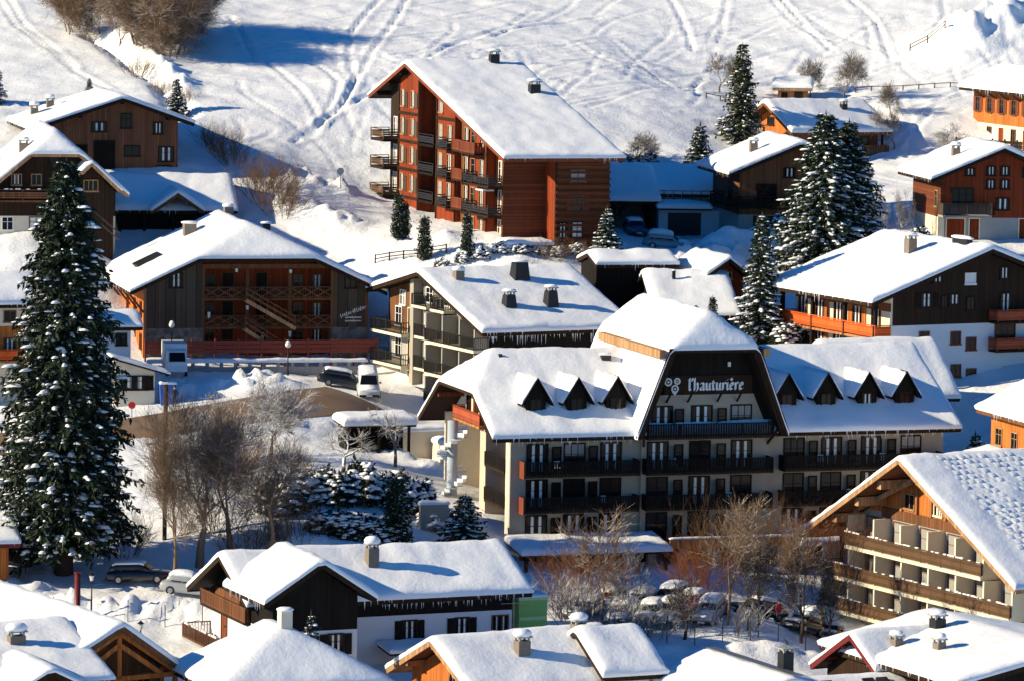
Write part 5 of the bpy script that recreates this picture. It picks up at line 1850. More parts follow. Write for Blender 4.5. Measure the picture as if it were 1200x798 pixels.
# green kiosk
KX = Frame('green_kiosk', 'bright green panelled kiosk with snowy top behind the white tarred gable chalet', 'kiosk', (.8, 289.2), 23, -3.2)
KX.box('body', 0, 2.1, 0, 2.0, -6, -.35, M['green_paint'])
KX.box('side_panel', 2.1, 2.13, .06, 1.94, -6, -.4, M['metal_grey'])
KX.box('stripe', .02, 2.08, -.03, 0, -1.75, -1.5, M['green_pale'])
KX.box('stripe', .02, 2.08, -.031, 0, -3.0, -2.5, M['green_pale'])
KX.box('rim', -.06, 2.16, -.06, 2.06, -.35, -.2, M['green_pale'])
KX.snow_slab('snow', -.08, 2.18, -.08, 2.08, lambda U, V: U * 0 - .2, .3, step=.3, edge=.25, seed=53)
YH = House('edge_house', 'orange boarded house end beside the trunk of the tallest spruce', (-43.5, 301.5), 15, 8.2, 3.0, 3.0, 1.3, 1.3, 2.3, -2.5, ov=(.4, .7, .5, .5), cat='house')
YH.roof('dark_wood', .5, seed=54, barge='red_metal')
YH.walls([(None, None, 'orange_wood')])
YH.win('right', 0, .0, .8, .9, frame='trim_wood')
# ------------------------------------------------------------------ trees
def blades(base, direc, length, width, rng, side=None):
    """pointed leaf quads: arrays of base points, unit directions, lengths and widths -> verts, faces"""
    n = len(base)
    if side is None:
        r = rng.normal(size=(n, 3))
        side = np.cross(direc, r)
    side = side / (np.linalg.norm(side, axis=1, keepdims=True) + 1e-9)
    mid = base + direc * (length * .45)[:, None]
    tip = base + direc * length[:, None]
    v = np.stack([base, mid + side * (width / 2)[:, None], tip, mid - side * (width / 2)[:, None]], 1).reshape(-1, 3)
    return v, np.arange(4 * n).reshape(n, 4)

def lumps(c, ax, ay, az, yaw, rng):
    """low snow pillows: flattened eight sided stones"""
    n = len(c)
    k = 7
    t = np.linspace(0, 2 * np.pi, k, endpoint=False)
    ring = np.stack([np.cos(t), np.sin(t)], 1)
    jit = rng.uniform(.7, 1.2, (n, k))
    cx = ring[None, :, 0] * ax[:, None] * jit
    cy = ring[None, :, 1] * ay[:, None] * jit
    ca, sa = np.cos(yaw)[:, None], np.sin(yaw)[:, None]
    X, Y = cx * ca - cy * sa, cx * sa + cy * ca
    zr = rng.uniform(-.25, .15, (n, k)) * az[:, None]
    lowr = np.stack([X, Y, zr - az[:, None] * .25], -1)
    upr = np.stack([X * .62, Y * .62, zr * .5 + az[:, None] * .62], -1)
    top = np.stack([np.zeros(n), np.zeros(n), az * .9], -1)[:, None]
    v = (np.concatenate([lowr, upr, top], 1) + c[:, None]).reshape(-1, 3)
    f = []
    for i in range(k):
        j = (i + 1) % k
        f.append((i, j, k + j)); f.append((i, k + j, k + i)); f.append((k + i, k + j, 2 * k))
    for i in range(1, k - 1):
        f.append((0, i + 1, i))
    f = np.array(f)
    return v, (f[None] + (np.arange(n) * (2 * k + 1))[:, None, None]).reshape(-1, 3)

def tubes(P, Q, r0, r1, k=4):
    P, Q = np.asarray(P, float), np.asarray(Q, float)
    r0, r1 = np.asarray(r0, float), np.asarray(r1, float)
    d = Q - P
    d = d / (np.linalg.norm(d, axis=1, keepdims=True) + 1e-9)
    ref = np.where(np.abs(d[:, 2:3]) > .9, np.array([[1., 0, 0]]), np.array([[0, 0, 1.]]))
    a = np.cross(d, ref); a /= np.linalg.norm(a, axis=1, keepdims=True)
    b = np.cross(d, a)
    t = np.linspace(0, 2 * np.pi, k, endpoint=False)
    off = a[:, None] * np.cos(t)[None, :, None] + b[:, None] * np.sin(t)[None, :, None]
    v = np.concatenate([P[:, None] + off * r0[:, None, None], Q[:, None] + off * r1[:, None, None]], 1).reshape(-1, 3)
    f = np.array([(i, (i + 1) % k, k + (i + 1) % k, k + i) for i in range(k)])
    return v, (f[None] + (np.arange(len(P)) * 2 * k)[:, None, None]).reshape(-1, 4)

def conifer_meshes(seed, H, Rb, start=.06, step=.45, nb=10, leaf=.7, droop=.35, snow=.5, power=.85, needle='needle', lump=.32, tr=None, fill=1):
    rng = np.random.RandomState(seed)
    bases, dirs, lens, wids = [], [], [], []
    sc, sax, say, saz, syw = [], [], [], [], []
    bp, bq, br = [], [], []
    z = H * start
    while z < H - .15:
        t = (z - H * start) / (H * (1 - start))
        r = Rb * (1 - t) ** power * (.9 + .1 * math.sin(z * 1.7 + seed)) + .12
        if t < .12:
            r *= .75 + .25 * t / .12
        n = max(4, int(nb * (.45 + .55 * r / Rb)))
        ph = rng.uniform(0, 6.28)
        for i in range(n):
            a = ph + 6.283 * i / n + rng.uniform(-.3, .3)
            L = r * rng.uniform(.62, 1.18)
            zz = z + rng.uniform(-.5, .5) * step
            o = np.array([math.cos(a), math.sin(a), 0.0])
            sd = np.array([-math.sin(a), math.cos(a), 0.0])
            m = max(2, int(L / (leaf * .48)))
            dr = droop * rng.uniform(.7, 1.3)
            prev = np.array([0, 0, zz])
            for j in range(m):
                s = (j + 1) / m
                p = o * (L * s) + np.array([0, 0, zz + L * (.16 * s - dr * s * s + .12 * s ** 4)])
                if j % 2 == 1 or j == m - 1:
                    bp.append(prev); bq.append(p); br.append(.02 + .03 * (1 - s) * L / 3); prev = p
                if s < .2 and L > 1.5:
                    continue
                for _ in range(fill):
                    d = o * rng.uniform(-.2, .6) + sd * rng.uniform(-.9, .9) + np.array([0, 0, -rng.uniform(.2, 1.2)])
                    bases.append(p + rng.normal(size=3) * .12); dirs.append(d / np.linalg.norm(d)); lens.append(leaf * rng.uniform(.7, 1.3)); wids.append(leaf * .4)
                lf = leaf * (1.05 - .35 * s) * rng.uniform(.75, 1.25)
                for q in (-1, 1):
                    d = o * rng.uniform(.35, .8) + sd * q * rng.uniform(.5, 1.0) + np.array([0, 0, rng.uniform(-.55, .05)])
                    bases.append(p + rng.normal(size=3) * .06); dirs.append(d / np.linalg.norm(d)); lens.append(lf * 1.15); wids.append(lf * .36)
                d = o * .5 + sd * rng.uniform(-.5, .5) + np.array([0, 0, -rng.uniform(.5, 1.1)])
                bases.append(p); dirs.append(d / np.linalg.norm(d)); lens.append(lf); wids.append(lf * .34)
                if rng.rand() < snow * 1.5 * (.45 + .75 * s) * (.5 + vn1(p[0] * .55 + seed * 7, p[1] * .55 + p[2] * .5)):
                    k = lump * (.35 + .9 * rng.rand() ** 2) * min(1.0, .45 + L / 3.5)
                    sc.append(p + np.array([0, 0, .06])); sax.append(k * rng.uniform(1.0, 1.8)); say.append(k * rng.uniform(.5, .8)); saz.append(k * rng.uniform(.3, .5)); syw.append(a + rng.uniform(-.5, .5))
            d = o + np.array([0, 0, -.1])
            bases.append(o * (L * .92) + np.array([0, 0, zz + L * (.16 - dr + .12)])); dirs.append(d / np.linalg.norm(d)); lens.append(leaf * .8); wids.append(leaf * .35)
        z += step * (1 - .35 * t) * rng.uniform(.85, 1.15)
    # leader
    bases.append(np.array([0, 0, H - .5])); dirs.append(np.array([0, 0, 1.0])); lens.append(.8); wids.append(.2)
    v, f = blades(np.array(bases), np.array(dirs), np.array(lens), np.array(wids), rng)
    crown = np_mesh('crown', v, f, M[needle])
    tr = tr or .012 * H + .05
    v1, f1 = tubes([(0, 0, -1.2), (0, 0, H * .3)], [(0, 0, H * .3), (0, 0, H * .97)], [tr * 1.25, tr * .8], [tr * .8, .02], 9)
    v2, f2 = tubes(bp, bq, br, np.array(br) * .6, 4)
    trunk = np_mesh('trunk', np.r_[v1, v2], np.r_[f1, f2 + len(v1)], M['bark'])
    sn = None
    if sc:
        v, f = lumps(np.array(sc), np.array(sax), np.array(say), np.array(saz), np.array(syw), rng)
        sn = np_mesh('snow', v, f, M['clump_snow'], True)
    return trunk, crown, sn
_t1 = np.random.RandomState(3).rand(64, 64)
def vn1(x, y):
    return _t1[int(math.floor(x)) % 64, int(math.floor(y)) % 64]

def plant(name, label, cat, meshes, x, y, h=1.0, rz=0.0, w=None, sink=.1, group=None, z=None):
    o = thing(name, label, cat, (x, y, (gz(x, y) if z is None else z) - sink), rz, group)
    o.scale = (w or h, w or h, h)
    for nm, me in meshes:
        if me is not None:
            c = link(nm, me, o)
    return o
def spruce(label, meshes, x, y, h=1.0, rz=0.0, w=None, name='spruce_tree', group=None, z=None):
    t, c, s = meshes
    o = plant(name, label, 'spruce', [('trunk', t), ('crown', c)], x, y, h, rz, w, group=group, z=z)
    if s is not None:
        link('snow', s, o.children[-1] if o.children[-1].name.startswith('crown') else o.children[0])['kind'] = 'stuff'
    return o

BIG = conifer_meshes(1, 29.9, 5.6, start=.075, step=.33, nb=19, leaf=.62, droop=.50, snow=.15, power=.58, lump=.40, tr=.62, fill=2)
TWIN = conifer_meshes(2, 14.4, 5.0, start=.02, step=.40, nb=16, leaf=.62, droop=.42, snow=.42, power=.82, lump=.34)
MIDS = conifer_meshes(3, 11.0, 2.4, start=.04, step=.36, nb=11, leaf=.5, droop=.4, snow=.6, power=.85, lump=.30)
UPS = conifer_meshes(4, 10.5, 2.5, start=.03, step=.36, nb=10, leaf=.5, droop=.35, snow=.4, power=.8, needle='needle_yellow', lump=.28)
SML = conifer_meshes(5, 5.5, 2.0, start=.03, step=.3, nb=10, leaf=.42, droop=.25, snow=.95, power=.9, lump=.28)
COLM = conifer_meshes(6, 4.2, .62, start=.03, step=.22, nb=9, leaf=.32, droop=-.35, snow=.55, power=.45, lump=.14)
COLD = conifer_meshes(7, 5.4, 1.1, start=.03, step=.24, nb=10, leaf=.36, droop=-.2, snow=.35, power=.4, lump=.16)
spruce('tallest dark spruce, snow on its boughs, rising over the parked cars', BIG, -32.1, 305.0, rz=.4)
spruce('broad snow loaded spruce, taller of the pair before the brown chalet', TWIN, 28.0, 385.5, 1.0, 1.0, 1.12)
spruce('narrower spruce grown into the side of the broad snow loaded one', TWIN, 30.3, 387.6, .92, 2.6, 1.0)
spruce('heavily snowed spruce beside the red shed gable', MIDS, 21.2, 364.0, 1.02, .3)
spruce('slim olive green spruce standing tall above the brown balcony chalet', UPS, 23.0, 436.0, 1.0, .0)
spruce('short bushy snowy spruce beside the slim olive one', SML, 18.3, 423.0, 1.0, 1.2, 1.05)
spruce('young snowy spruce at the corner of the tall red chalet block', SML, 8.4, 384.6, .98, .4, .9)
spruce('young spruce on the bank behind the barn chalet ridge', SML, -34.3, 431.5, .82, 2.2, .7)
spruce('tiny spruce on the snow field behind the barn chalet', SML, -43.6, 436.0, .34, .9, .3)
spruce('spruce alone on the snow field past the barn chalet', MIDS, -52.8, 431.0, .48, 1.4, .6)
spruce('young spruce in front of the smooth white roof house', MIDS, 17.0, 361.6, .48, 2.0, .5, z=9.2)
spruce('snowy young spruce beside the small orange corner chalet', SML, 36.6, 333.5, 1.05, .4, .85)
spruce('short spruce tip at the end of the hotel wing', SML, 33.9, 331.0, .75, 1.8, .8)
spruce('low bushy snowy spruce at the hotel gable foot', SML, -3.2, 312.4, .92, 2.9, 1.25)
spruce('small frosted spruce before the tarred cross gable', SML, -12.6, 270.8, 1.25, .7, .7)
for (x, y, h, lb) in ((-10.6, 390.8, 1.0, 'left of two columnar conifers below the tall red chalet block'), (-8.1, 385.6, .95, 'right of two columnar conifers below the tall red chalet block')):
    spruce(lb.replace('left of two', 'uphill one of two').replace('right of two', 'downhill one of two'), COLM, x, y, h, x, .95, name='columnar_conifer')
spruce('second thin stem conifer touching the uphill columnar one', COLM, -10.0, 391.3, .8, .3, .7, name='columnar_conifer')
spruce('dark columnar conifer standing at the hedge end', COLD, -8.3, 311.4, 1.0, .2, 1.0, name='columnar_conifer')
spruce('thin dark conifer before the red chalet block corner', COLM, -4.2, 383.6, 1.05, .5, .8, name='columnar_conifer')

# ---- bare trees
def bare_mesh(seed, H, r0, levels=5, fork=(2, 4), spread=.55, bend=.18, first=.28, up=.15, ratio=.72, twigs=3, tw=.6, mat='twig', rmin=.011):
    rng = random.Random(seed)
    P, Q, A, B = [], [], [], []
    def grow(p, d, L, r, lv):
        n = 3
        for k in range(n):
            d = (d + Vector((rng.gauss(0, bend), rng.gauss(0, bend), rng.gauss(0, bend * .6) + up * .12))).normalized()
            q = p + d * (L / n)
            r2 = max(rmin, r * (.86 if k < n - 1 else .78))
            P.append(tuple(p)); Q.append(tuple(q)); A.append(r); B.append(r2)
            p, r = q, r2
            if lv > 0 and k < n - 1 and lv < levels and rng.random() < .75:
                side(p, d, L * rng.uniform(.5, .75), r * .6, lv - 1)
        if lv > 0:
            m = rng.randint(*fork)
            for i in range(m):
                a = rng.uniform(0, 6.283)
                s = rng.uniform(.5, 1.2) * spread
                ax = d.orthogonal().normalized()
                ax.rotate(Matrix.Rotation(a, 3, d))
                nd_ = (d + ax * s + Vector((0, 0, up))).normalized()
                grow(p, nd_, L * ratio * rng.uniform(.8, 1.15), r * .72, lv - 1)
        else:
            for i in range(twigs):
                nd_ = (d + Vector((rng.gauss(0, .45), rng.gauss(0, .45), rng.gauss(0, .35) + up))).normalized()
                q = p - d * rng.uniform(0, L * .6)
                P.append(tuple(q)); Q.append(tuple(q + nd_ * tw * rng.uniform(.5, 1.2))); A.append(rmin); B.append(rmin * .5)
    def side(p, d, L, r, lv):
        ax = d.orthogonal().normalized()
        ax.rotate(Matrix.Rotation(rng.uniform(0, 6.283), 3, d))
        grow(p, (d * .55 + ax * rng.uniform(.6, 1.0) + Vector((0, 0, up))).normalized(), L, max(rmin, r), max(0, lv))
    grow(Vector((0, 0, -.4)), Vector((rng.uniform(-.05, .05), rng.uniform(-.05, .05), 1)), H * first, r0, levels)
    P, Q, A, B = np.array(P), np.array(Q), np.array(A), np.array(B)
    s = H / (Q[:, 2].max() + 1e-6)
    P *= s; Q *= s
    th = A > .05
    def mk(sel, k, nm):
        v, f = tubes(P[sel], Q[sel], A[sel], B[sel], k)
        return np_mesh(nm, v, f, M[mat], k > 4)
    tr = mk(th, 7, 'trunk') if th.any() else None
    return tr, mk(~th, 3, 'crown')

def bare(label, meshes, x, y, h=1.0, rz=0.0, w=None, name='bare_tree', cat='tree', group=None, z=None):
    return plant(name, label, cat, [('trunk', meshes[0]), ('crown', meshes[1])], x, y, h, rz, w, group=group, z=z)

def shoots_mesh(seed, H, rad, n, mat, spread=.5, r=.014, branch=4, snow=0.0):
    """many stemmed shrub: thin shoots from the ground, branching upwards"""
    rng = random.Random(seed)
    P, Q, A, B = [], [], [], []
    def go(p, d, L, r_, lv):
        k = 3
        for i in range(k):
            d = (d + Vector((rng.gauss(0, .13), rng.gauss(0, .13), .05))).normalized()
            q = p + d * (L / k)
            P.append(tuple(p)); Q.append(tuple(q)); A.append(r_); B.append(r_ * .8)
            p = q; r_ *= .8
            if lv > 0:
                for b in range(branch // 2 if i == 0 else branch):
                    if rng.random() < .7:
                        nd_ = (d + Vector((rng.gauss(0, .6), rng.gauss(0, .6), rng.gauss(.15, .3)))).normalized()
                        go(p, nd_, L * rng.uniform(.3, .55), r_ * .75, lv - 1)
    for i in range(n):
        a, q = rng.uniform(0, 6.283), rad * math.sqrt(rng.random())
        p = Vector((q * math.cos(a), q * math.sin(a), -.2))
        d = Vector((math.cos(a) * spread * q / max(rad, .1) + rng.gauss(0, .12), math.sin(a) * spread * q / max(rad, .1) + rng.gauss(0, .12), 1)).normalized()
        go(p, d, H * rng.uniform(.6, 1.0), r * 1.8, 2)
    v, f = tubes(P, Q, A, B, 3)
    return np_mesh('branches', v, f, M[mat])

LIME = bare_mesh(11, 15.0, .34, 6, (2, 3), .50, .15, .15, .20, .78, 2, .7, 'twig_tan', .010)
LIME2 = bare_mesh(12, 13.0, .40, 6, (2, 3), .60, .17, .16, .14, .78, 2, .7, 'twig_tan', .010)
FROST = bare_mesh(13, 8.0, .22, 5, (2, 4), .62, .2, .20, .12, .76, 4, .5, 'twig_snow')
FROST2 = bare_mesh(14, 6.0, .16, 4, (3, 4), .7, .2, .24, .1, .76, 4, .5, 'twig_snow')
ROUND = bare_mesh(15, 6.0, .15, 5, (2, 3), .72, .16, .24, .12, .76, 3, .45, 'twig_pale', .012)
TALLT = bare_mesh(16, 9.0, .13, 5, (2, 3), .55, .14, .24, .22, .72, 1, .6, 'twig_tan', .012)
TALLS = bare_mesh(17, 8.5, .14, 5, (2, 3), .5, .16, .26, .22, .72, 1, .5, 'twig_tan', .012)
DARKT = bare_mesh(18, 6.5, .16, 4, (2, 4), .5, .22, .36, .15, .74, 3, .45, 'twig', .013)
POLL = bare_mesh(19, 4.8, .22, 3, (3, 5), .8, .3, .36, .0, .62, 4, .5, 'twig_snow')
THICK = bare_mesh(20, 8.0, .16, 6, (2, 3), .62, .16, .10, .16, .80, 1, .5, 'twig_tan', .011)
THICK2 = bare_mesh(27, 8.0, .16, 6, (2, 3), .66, .18, .09, .12, .80, 1, .5, 'twig_brown', .011)
bare('tall tan bare tree between the tallest spruce and a thick trunk', LIME, -24.0, 301.5, .98, .3, .62)
bare('bare tree with thick dark trunk behind the parked dark car', LIME2, -22.4, 306.5, 1.04, 1.0, .95)
bare('wide bare tree with fine grey twigs behind the white tarred gable chalet', LIME2, -17.6, 305.5, .86, 2.3, .95)
bare('bare tree close beside the thick dark trunk, snow along its limbs', LIME, -20.2, 309.0, .8, 4.0, .8)
bare('round frosted bare tree in the garden beside the road', FROST, -18.7, 331.5, .93, .4, .95)
bare('small frosted bare tree beside the round garden tree', FROST2, -23.2, 334.5, .95, 1.2, 1.1)
bare('pollarded tree with knotted snowy limbs in front of the snowed hedge roof', POLL, -12.4, 325.0, 1.0, .2)
bare('snow crusted pollarded tree beside the carport post', POLL, -9.2, 334.0, 1.15, 2.0, .8)
bare('tall tan bare tree in front of the hotel porch', TALLT, 6.9, 296.4, 1.06, .5, 1.1)
bare('forked bare tree leaning before the hotel terrace', TALLS, 15.6, 297.4, 1.15, 1.5, 1.15)
bare('pale fine twigged bare tree beside the pergola columns', TALLS, 21.2, 304.0, 1.0, 4.4, .9)
bare('dark slender bare tree beside the person in red', DARKT, 20.7, 296.6, 1.1, 2.4, .95)
bare('dark bare tree behind the person in red', DARKT, 17.9, 297.8, 1.05, .8, .8)
bare('dark bare tree close to the chalet with cream edged balconies', DARKT, 22.6, 297.6, 1.12, 4.0, .8)
bare('dark upright bare tree between the forked tree and the person in red', DARKT, 16.9, 296.4, .95, 5.0, .6)
bare('low dark bare tree by the parking fence posts', DARKT, 12.4, 295.2, .72, 3.1, .9)
bare('snow lined bare tree among the parked cars', FROST2, 8.6, 297.8, 1.08, .9, .75)
bare('round bare tree behind the lone timber hut', ROUND, 35.0, 457.0, .98, .2, .85)
bare('pale bare tree beside the slim olive spruce', ROUND, 21.6, 455.5, .82, 1.7, .8)
bare('faint bare tree between hut and round bare tree', ROUND, 31.6, 459.0, .8, 2.5, .6)
bare('small bare tree at the slope fence end', ROUND, 39.4, 448.0, .72, 3.0, .55)
bare('lone bare tree at the ridge end of the orange gabled chalet', ROUND, 39.2, 440.5, .78, 4.2, .75)
bare('low frosted tree by the terrace fence of the orange facade house', FROST2, 45.2, 438.5, .62, .6, 1.0)
bare('thin frosted tree beside the red brown chalet', FROST2, 33.6, 399.5, .82, 1.3, .55)
bare('second thin frosted tree beside the red brown chalet', FROST2, 35.8, 398.5, .88, 2.1, .5)
bare('pale scrubby tree behind the garage roofs', ROUND, 11.8, 425.0, .62, .4, .8)

BUSHB = shoots_mesh(22, 3.4, 1.7, 44, 'twig_brown', .8, .015, 4)
BUSHR = shoots_mesh(23, 4.2, 2.0, 64, 'twig_red', .8, .016, 4)
BUSHS = shoots_mesh(24, 2.6, 1.5, 26, 'twig_snow', .9, .018, 4)
HEDG = shoots_mesh(25, 4.0, 1.2, 22, 'twig_brown', .25, .011, 3)
HEDR = shoots_mesh(26, 3.6, 1.1, 20, 'twig_red', .25, .011, 3)
def shrub(label, me, x, y, h=1.0, rz=0, w=None, name='bare_shrub', group=None, z=None):
    return plant(name, label, 'shrub', [('branches', me)], x, y, h, rz, w, group=group, z=z)
def thicket(label, me, x, y, h, rz, w, n, seed):
    o = thing('thicket', label, 'thicket', (x, y, gz(x, y) - .2), 0)
    rr_ = random.Random(seed)
    for i in range(n):
        dx, dy = rr_.uniform(-2.4, 2.4) * w, rr_.uniform(-1.6, 1.6) * w
        k = h * rr_.uniform(.7, 1.05)
        for nm, m_ in (('stem', me[0]), ('branches', me[1])):
            if m_ is not None:
                c = link(nm, m_, o, (dx, dy, gz(x + dx, y + dy) - o.location.z - .3), rr_.uniform(0, 6.28))
                c.scale = (k * w, k * w, k)
                if nm == 'stem':
                    last = c
                else:
                    c.rotation_euler = last.rotation_euler if me[0] is not None else c.rotation_euler
    return o
thicket('big tangled tan thicket at the head of the ravine', THICK, -38.0, 454.0, 1.15, .2, 1.05, 9, 1)
thicket('reddish thicket grown against the big tangled one', THICK2, -40.4, 459.0, 1.1, 1.7, .95, 6, 2)
thicket('tall tan thicket on the crest beside the double ski track', THICK, -47.0, 464.0, .95, 2.9, .8, 6, 3)
thicket('lowest thicket, just above the bank spruce', THICK, -36.4, 451.5, .95, .2, .75, 6, 8)
thicket('thicket beyond the big tangled one, uphill of it', THICK, -36.0, 463.0, 1.3, 5.2, 1.0, 7, 4)
for i, (x, y, h, lb) in enumerate(((-23.3, 405.8, 1.05, 'tan shrub on the bank above the hipped residence roof'), (-24.8, 408.5, .9, 'tan shrub uphill of the bank shrub'), (-22.0, 402.5, .8, 'tan shrub at the foot of the shaded bank'),
                                   (-28.2, 417.5, .75, 'dark shrub in the barn chalet shadow'), (-27.0, 414.5, .7, 'dark shrub lower in the barn chalet shadow'), (-30.0, 420.5, .6, 'dark shrub at the top of the barn shadow'),
                                   (-36.8, 441.0, .5, 'scrub at the ravine bend'), (-39.8, 446.0, .55, 'scrub higher along the ravine'), (-34.0, 435.5, .5, 'scrub near the bank spruce'))):
    shrub(lb, BUSHB, x, y, h, i * 1.1, h * 1.05)
for i, (x, y, h, lb) in enumerate(((-28.4, 309.5, .8, 'tan brush beside the trunk of the tallest spruce'), (-19.0, 308.0, .9, 'tan brush under the wide bare tree'), (-15.6, 309.5, .8, 'tan brush before the low garden shrubs'),
                                   (-21.5, 313.5, 1.0, 'tan brush behind the thick trunked bare tree'), (-26.2, 330.0, .9, 'tan brush near the road bend'), (-20.6, 327.5, .8, 'tan brush below the round frosted tree'))):
    shrub(lb, BUSHB, x, y, h, i * 1.7, h * 1.1)
for i, (x, y, h, lb) in enumerate(((10.2, 295.6, .8, 'frosted shrub between two wire fence posts'), (16.2, 296.0, .75, 'frosted shrub at the foot of the forked tree'), (7.6, 294.6, .8, 'frosted shrub beside the wire fence end'))):
    shrub(lb, BUSHS, x, y, h, i * 2.1, h * 1.1)
shrub('large round russet shrub under the hotel porch edge', BUSHR, 4.9, 303.6, .92, .4, .95)
shrub('russet shrub before the hotel terrace columns', BUSHR, 14.3, 308.2, .85, 2.2, .75)
shrub('frosted arching shrub beside the green kiosk', BUSHS, 5.6, 297.6, 1.15, .3, 1.2)
shrub('frosted arching shrub between the green kiosk and the russet shrub', BUSHS, 3.6, 300.4, .95, 2.3, 1.1)
shrub('frosted dark shrub before the white parked car', BUSHS, 12.4, 297.4, 1.0, 4.0, .8)
shrub('frosted shrub at the foot of the red chalet block', BUSHB, 3.2, 384.2, .5, .3, .7)
shrub('scrub beside the young spruce at the red chalet block', BUSHB, 6.0, 384.4, .45, 1.3, .6)
for i in range(4):
    shrub('clipped hedge plant of upright tan shoots along the hotel terrace', HEDG, 15.0 + i * 1.55, 309.3 + i * .5, 1.0 - .06 * (i % 2), i * 1.9, 1.0, name='hedge_shrub', group='tan hedge plants along the hotel terrace', z=-.9)
for i in range(4):
    shrub('clipped hedge plant of upright russet shoots beside the pergola', HEDR, 21.4 + i * 1.6, 311.3 + i * .55, 1.0 - .05 * (i % 2), i * 2.3, 1.0, name='hedge_shrub', group='russet hedge plants beside the pergola', z=-.9)

# ---- evergreen shrubs under snow
def evergreen_mesh(seed, rx, ry, H, n=1400, leaf=.34, mat='shrub', snow=200, lump=.3):
    rng = np.random.RandomState(seed)
    u = rng.normal(size=(n, 3)); u /= np.linalg.norm(u, axis=1, keepdims=True)
    u[:, 2] = np.abs(u[:, 2])
    rr = rng.uniform(.55, 1.0, n) ** .5 * (1 + .25 * np.sin(u[:, 0] * 5 + seed) * np.sin(u[:, 1] * 6))
    p = u * rr[:, None] * np.array([rx, ry, H])
    d = u * .7 + rng.normal(size=(n, 3)) * .5 + np.array([0, 0, .15]); d /= np.linalg.norm(d, axis=1, keepdims=True)
    v, f = blades(p, d, leaf * rng.uniform(.6, 1.3, n), leaf * .55 * rng.uniform(.7, 1.3, n), rng)
    crown = np_mesh('foliage', v, f, M[mat])
    u = rng.normal(size=(snow, 3)); u /= np.linalg.norm(u, axis=1, keepdims=True)
    u[:, 2] = np.abs(u[:, 2]) * 1.2 + .05
    u /= np.linalg.norm(u, axis=1, keepdims=True)
    c = u * np.array([rx, ry, H]) * (1.0 + .2 * np.sin(u[:, :1] * 5 + seed) * np.sin(u[:, 1:2] * 6)) + np.array([0, 0, .05])
    k = lump * rng.uniform(.5, 1.4, snow)
    v, f = lumps(c, k * 1.2, k, k * .5, rng.uniform(0, 6.28, snow), rng)
    return crown, np_mesh('snow', v, f, M['clump_snow'], True)
EV = [evergreen_mesh(31, 1.7, 1.4, 2.6, 1900, .36, 'shrub', 110, .30), evergreen_mesh(32, 1.5, 1.3, 2.2, 1500, .34, 'shrub', 95, .26), evergreen_mesh(33, .9, .8, 1.1, 500, .28, 'shrub', 90, .22)]
def evergreen(label, k, x, y, h=1.0, rz=0, w=None, group=None, z=None):
    o = plant('evergreen_shrub', label, 'shrub', [('foliage', EV[k][0])], x, y, h, rz, w, group=group, z=z)
    link('snow', EV[k][1], o.children[0])['kind'] = 'stuff'
    return o
for i in range(8):
    evergreen('snowed evergreen shrub in the dense garden hedge', i % 2, -17.0 + i * 1.45, 315.4 + .45 * i + (i % 3) * .5, 1.0 + .12 * math.sin(i * 2.1), i * 1.3, 1.0, 'evergreen shrubs of the dense garden hedge')
for i in range(6):
    evergreen('lower snowed evergreen shrub in front of the garden hedge', 1, -13.5 + i * 1.0, 311.6 + .3 * (i % 2), .72, i * .9, .9, 'lower shrubs before the garden hedge')
for i, x in enumerate((-5.6, -4.6)):
    evergreen('dark shrub beside the hedge end conifer and hotel gable', 2, x, 316.5 + i, 1.2, i * 1.0, 1.3, 'dark shrubs by the hotel gable')
for i in range(9):
    evergreen('low dark snowed shrub along the foot of the tall red chalet block', 2, -6.4 + i * 1.75, 383.0 + .35 * i + (i % 2) * .4, .8 + .2 * math.sin(i), i * 1.7, .9, 'low shrubs below the tall red chalet block')
for i, (x, y) in enumerate(((10.8, 424.5), (13.2, 425.5), (15.0, 421.8), (17.0, 420.5))):
    evergreen('dark snowed shrub on the bank behind the garages', 2, x, y, 1.1, i * 1.2, 1.2, 'shrubs on the bank behind the garages')
for i, (x, y) in enumerate(((25.5, 399.0), (32.5, 393.5), (34.6, 391.0), (37.5, 394.0), (23.4, 361.5), (24.8, 363.0))):
    evergreen('dark snowed shrub around the feet of the snow loaded spruces', 1, x, y, .95, i * 1.2, 1.0, 'shrubs around the snow loaded spruces')
# ------------------------------------------------------------------ cars
def loft(secs):
    """closed skin over cross sections of equal length"""
    n = len(secs[0])
    m = MB()
    vs = [p for s in secs for p in s]
    fs = []
    for k in range(len(secs) - 1):
        for i in range(n):
            j = (i + 1) % n
            fs.append((k * n + i, k * n + j, (k + 1) * n + j, (k + 1) * n + i))
    fs.append(tuple(range(n - 1, -1, -1)))
    fs.append(tuple((len(secs) - 1) * n + i for i in range(n)))
    m.add(vs, fs)
    return m
def car_section(x, w, zb, zt, wt=None):
    wt = wt or w * .9
    h = zt - zb
    return [(x, -w / 2 * .92, zb), (x, -w / 2, zb + h * .3), (x, -w / 2 * .99, zb + h * .65), (x, -wt / 2, zt - h * .05), (x, -wt / 2 * .7, zt), (x, wt / 2 * .7, zt), (x, wt / 2, zt - h * .05),
            (x, w / 2 * .99, zb + h * .65), (x, w / 2, zb + h * .3), (x, w / 2 * .92, zb)]
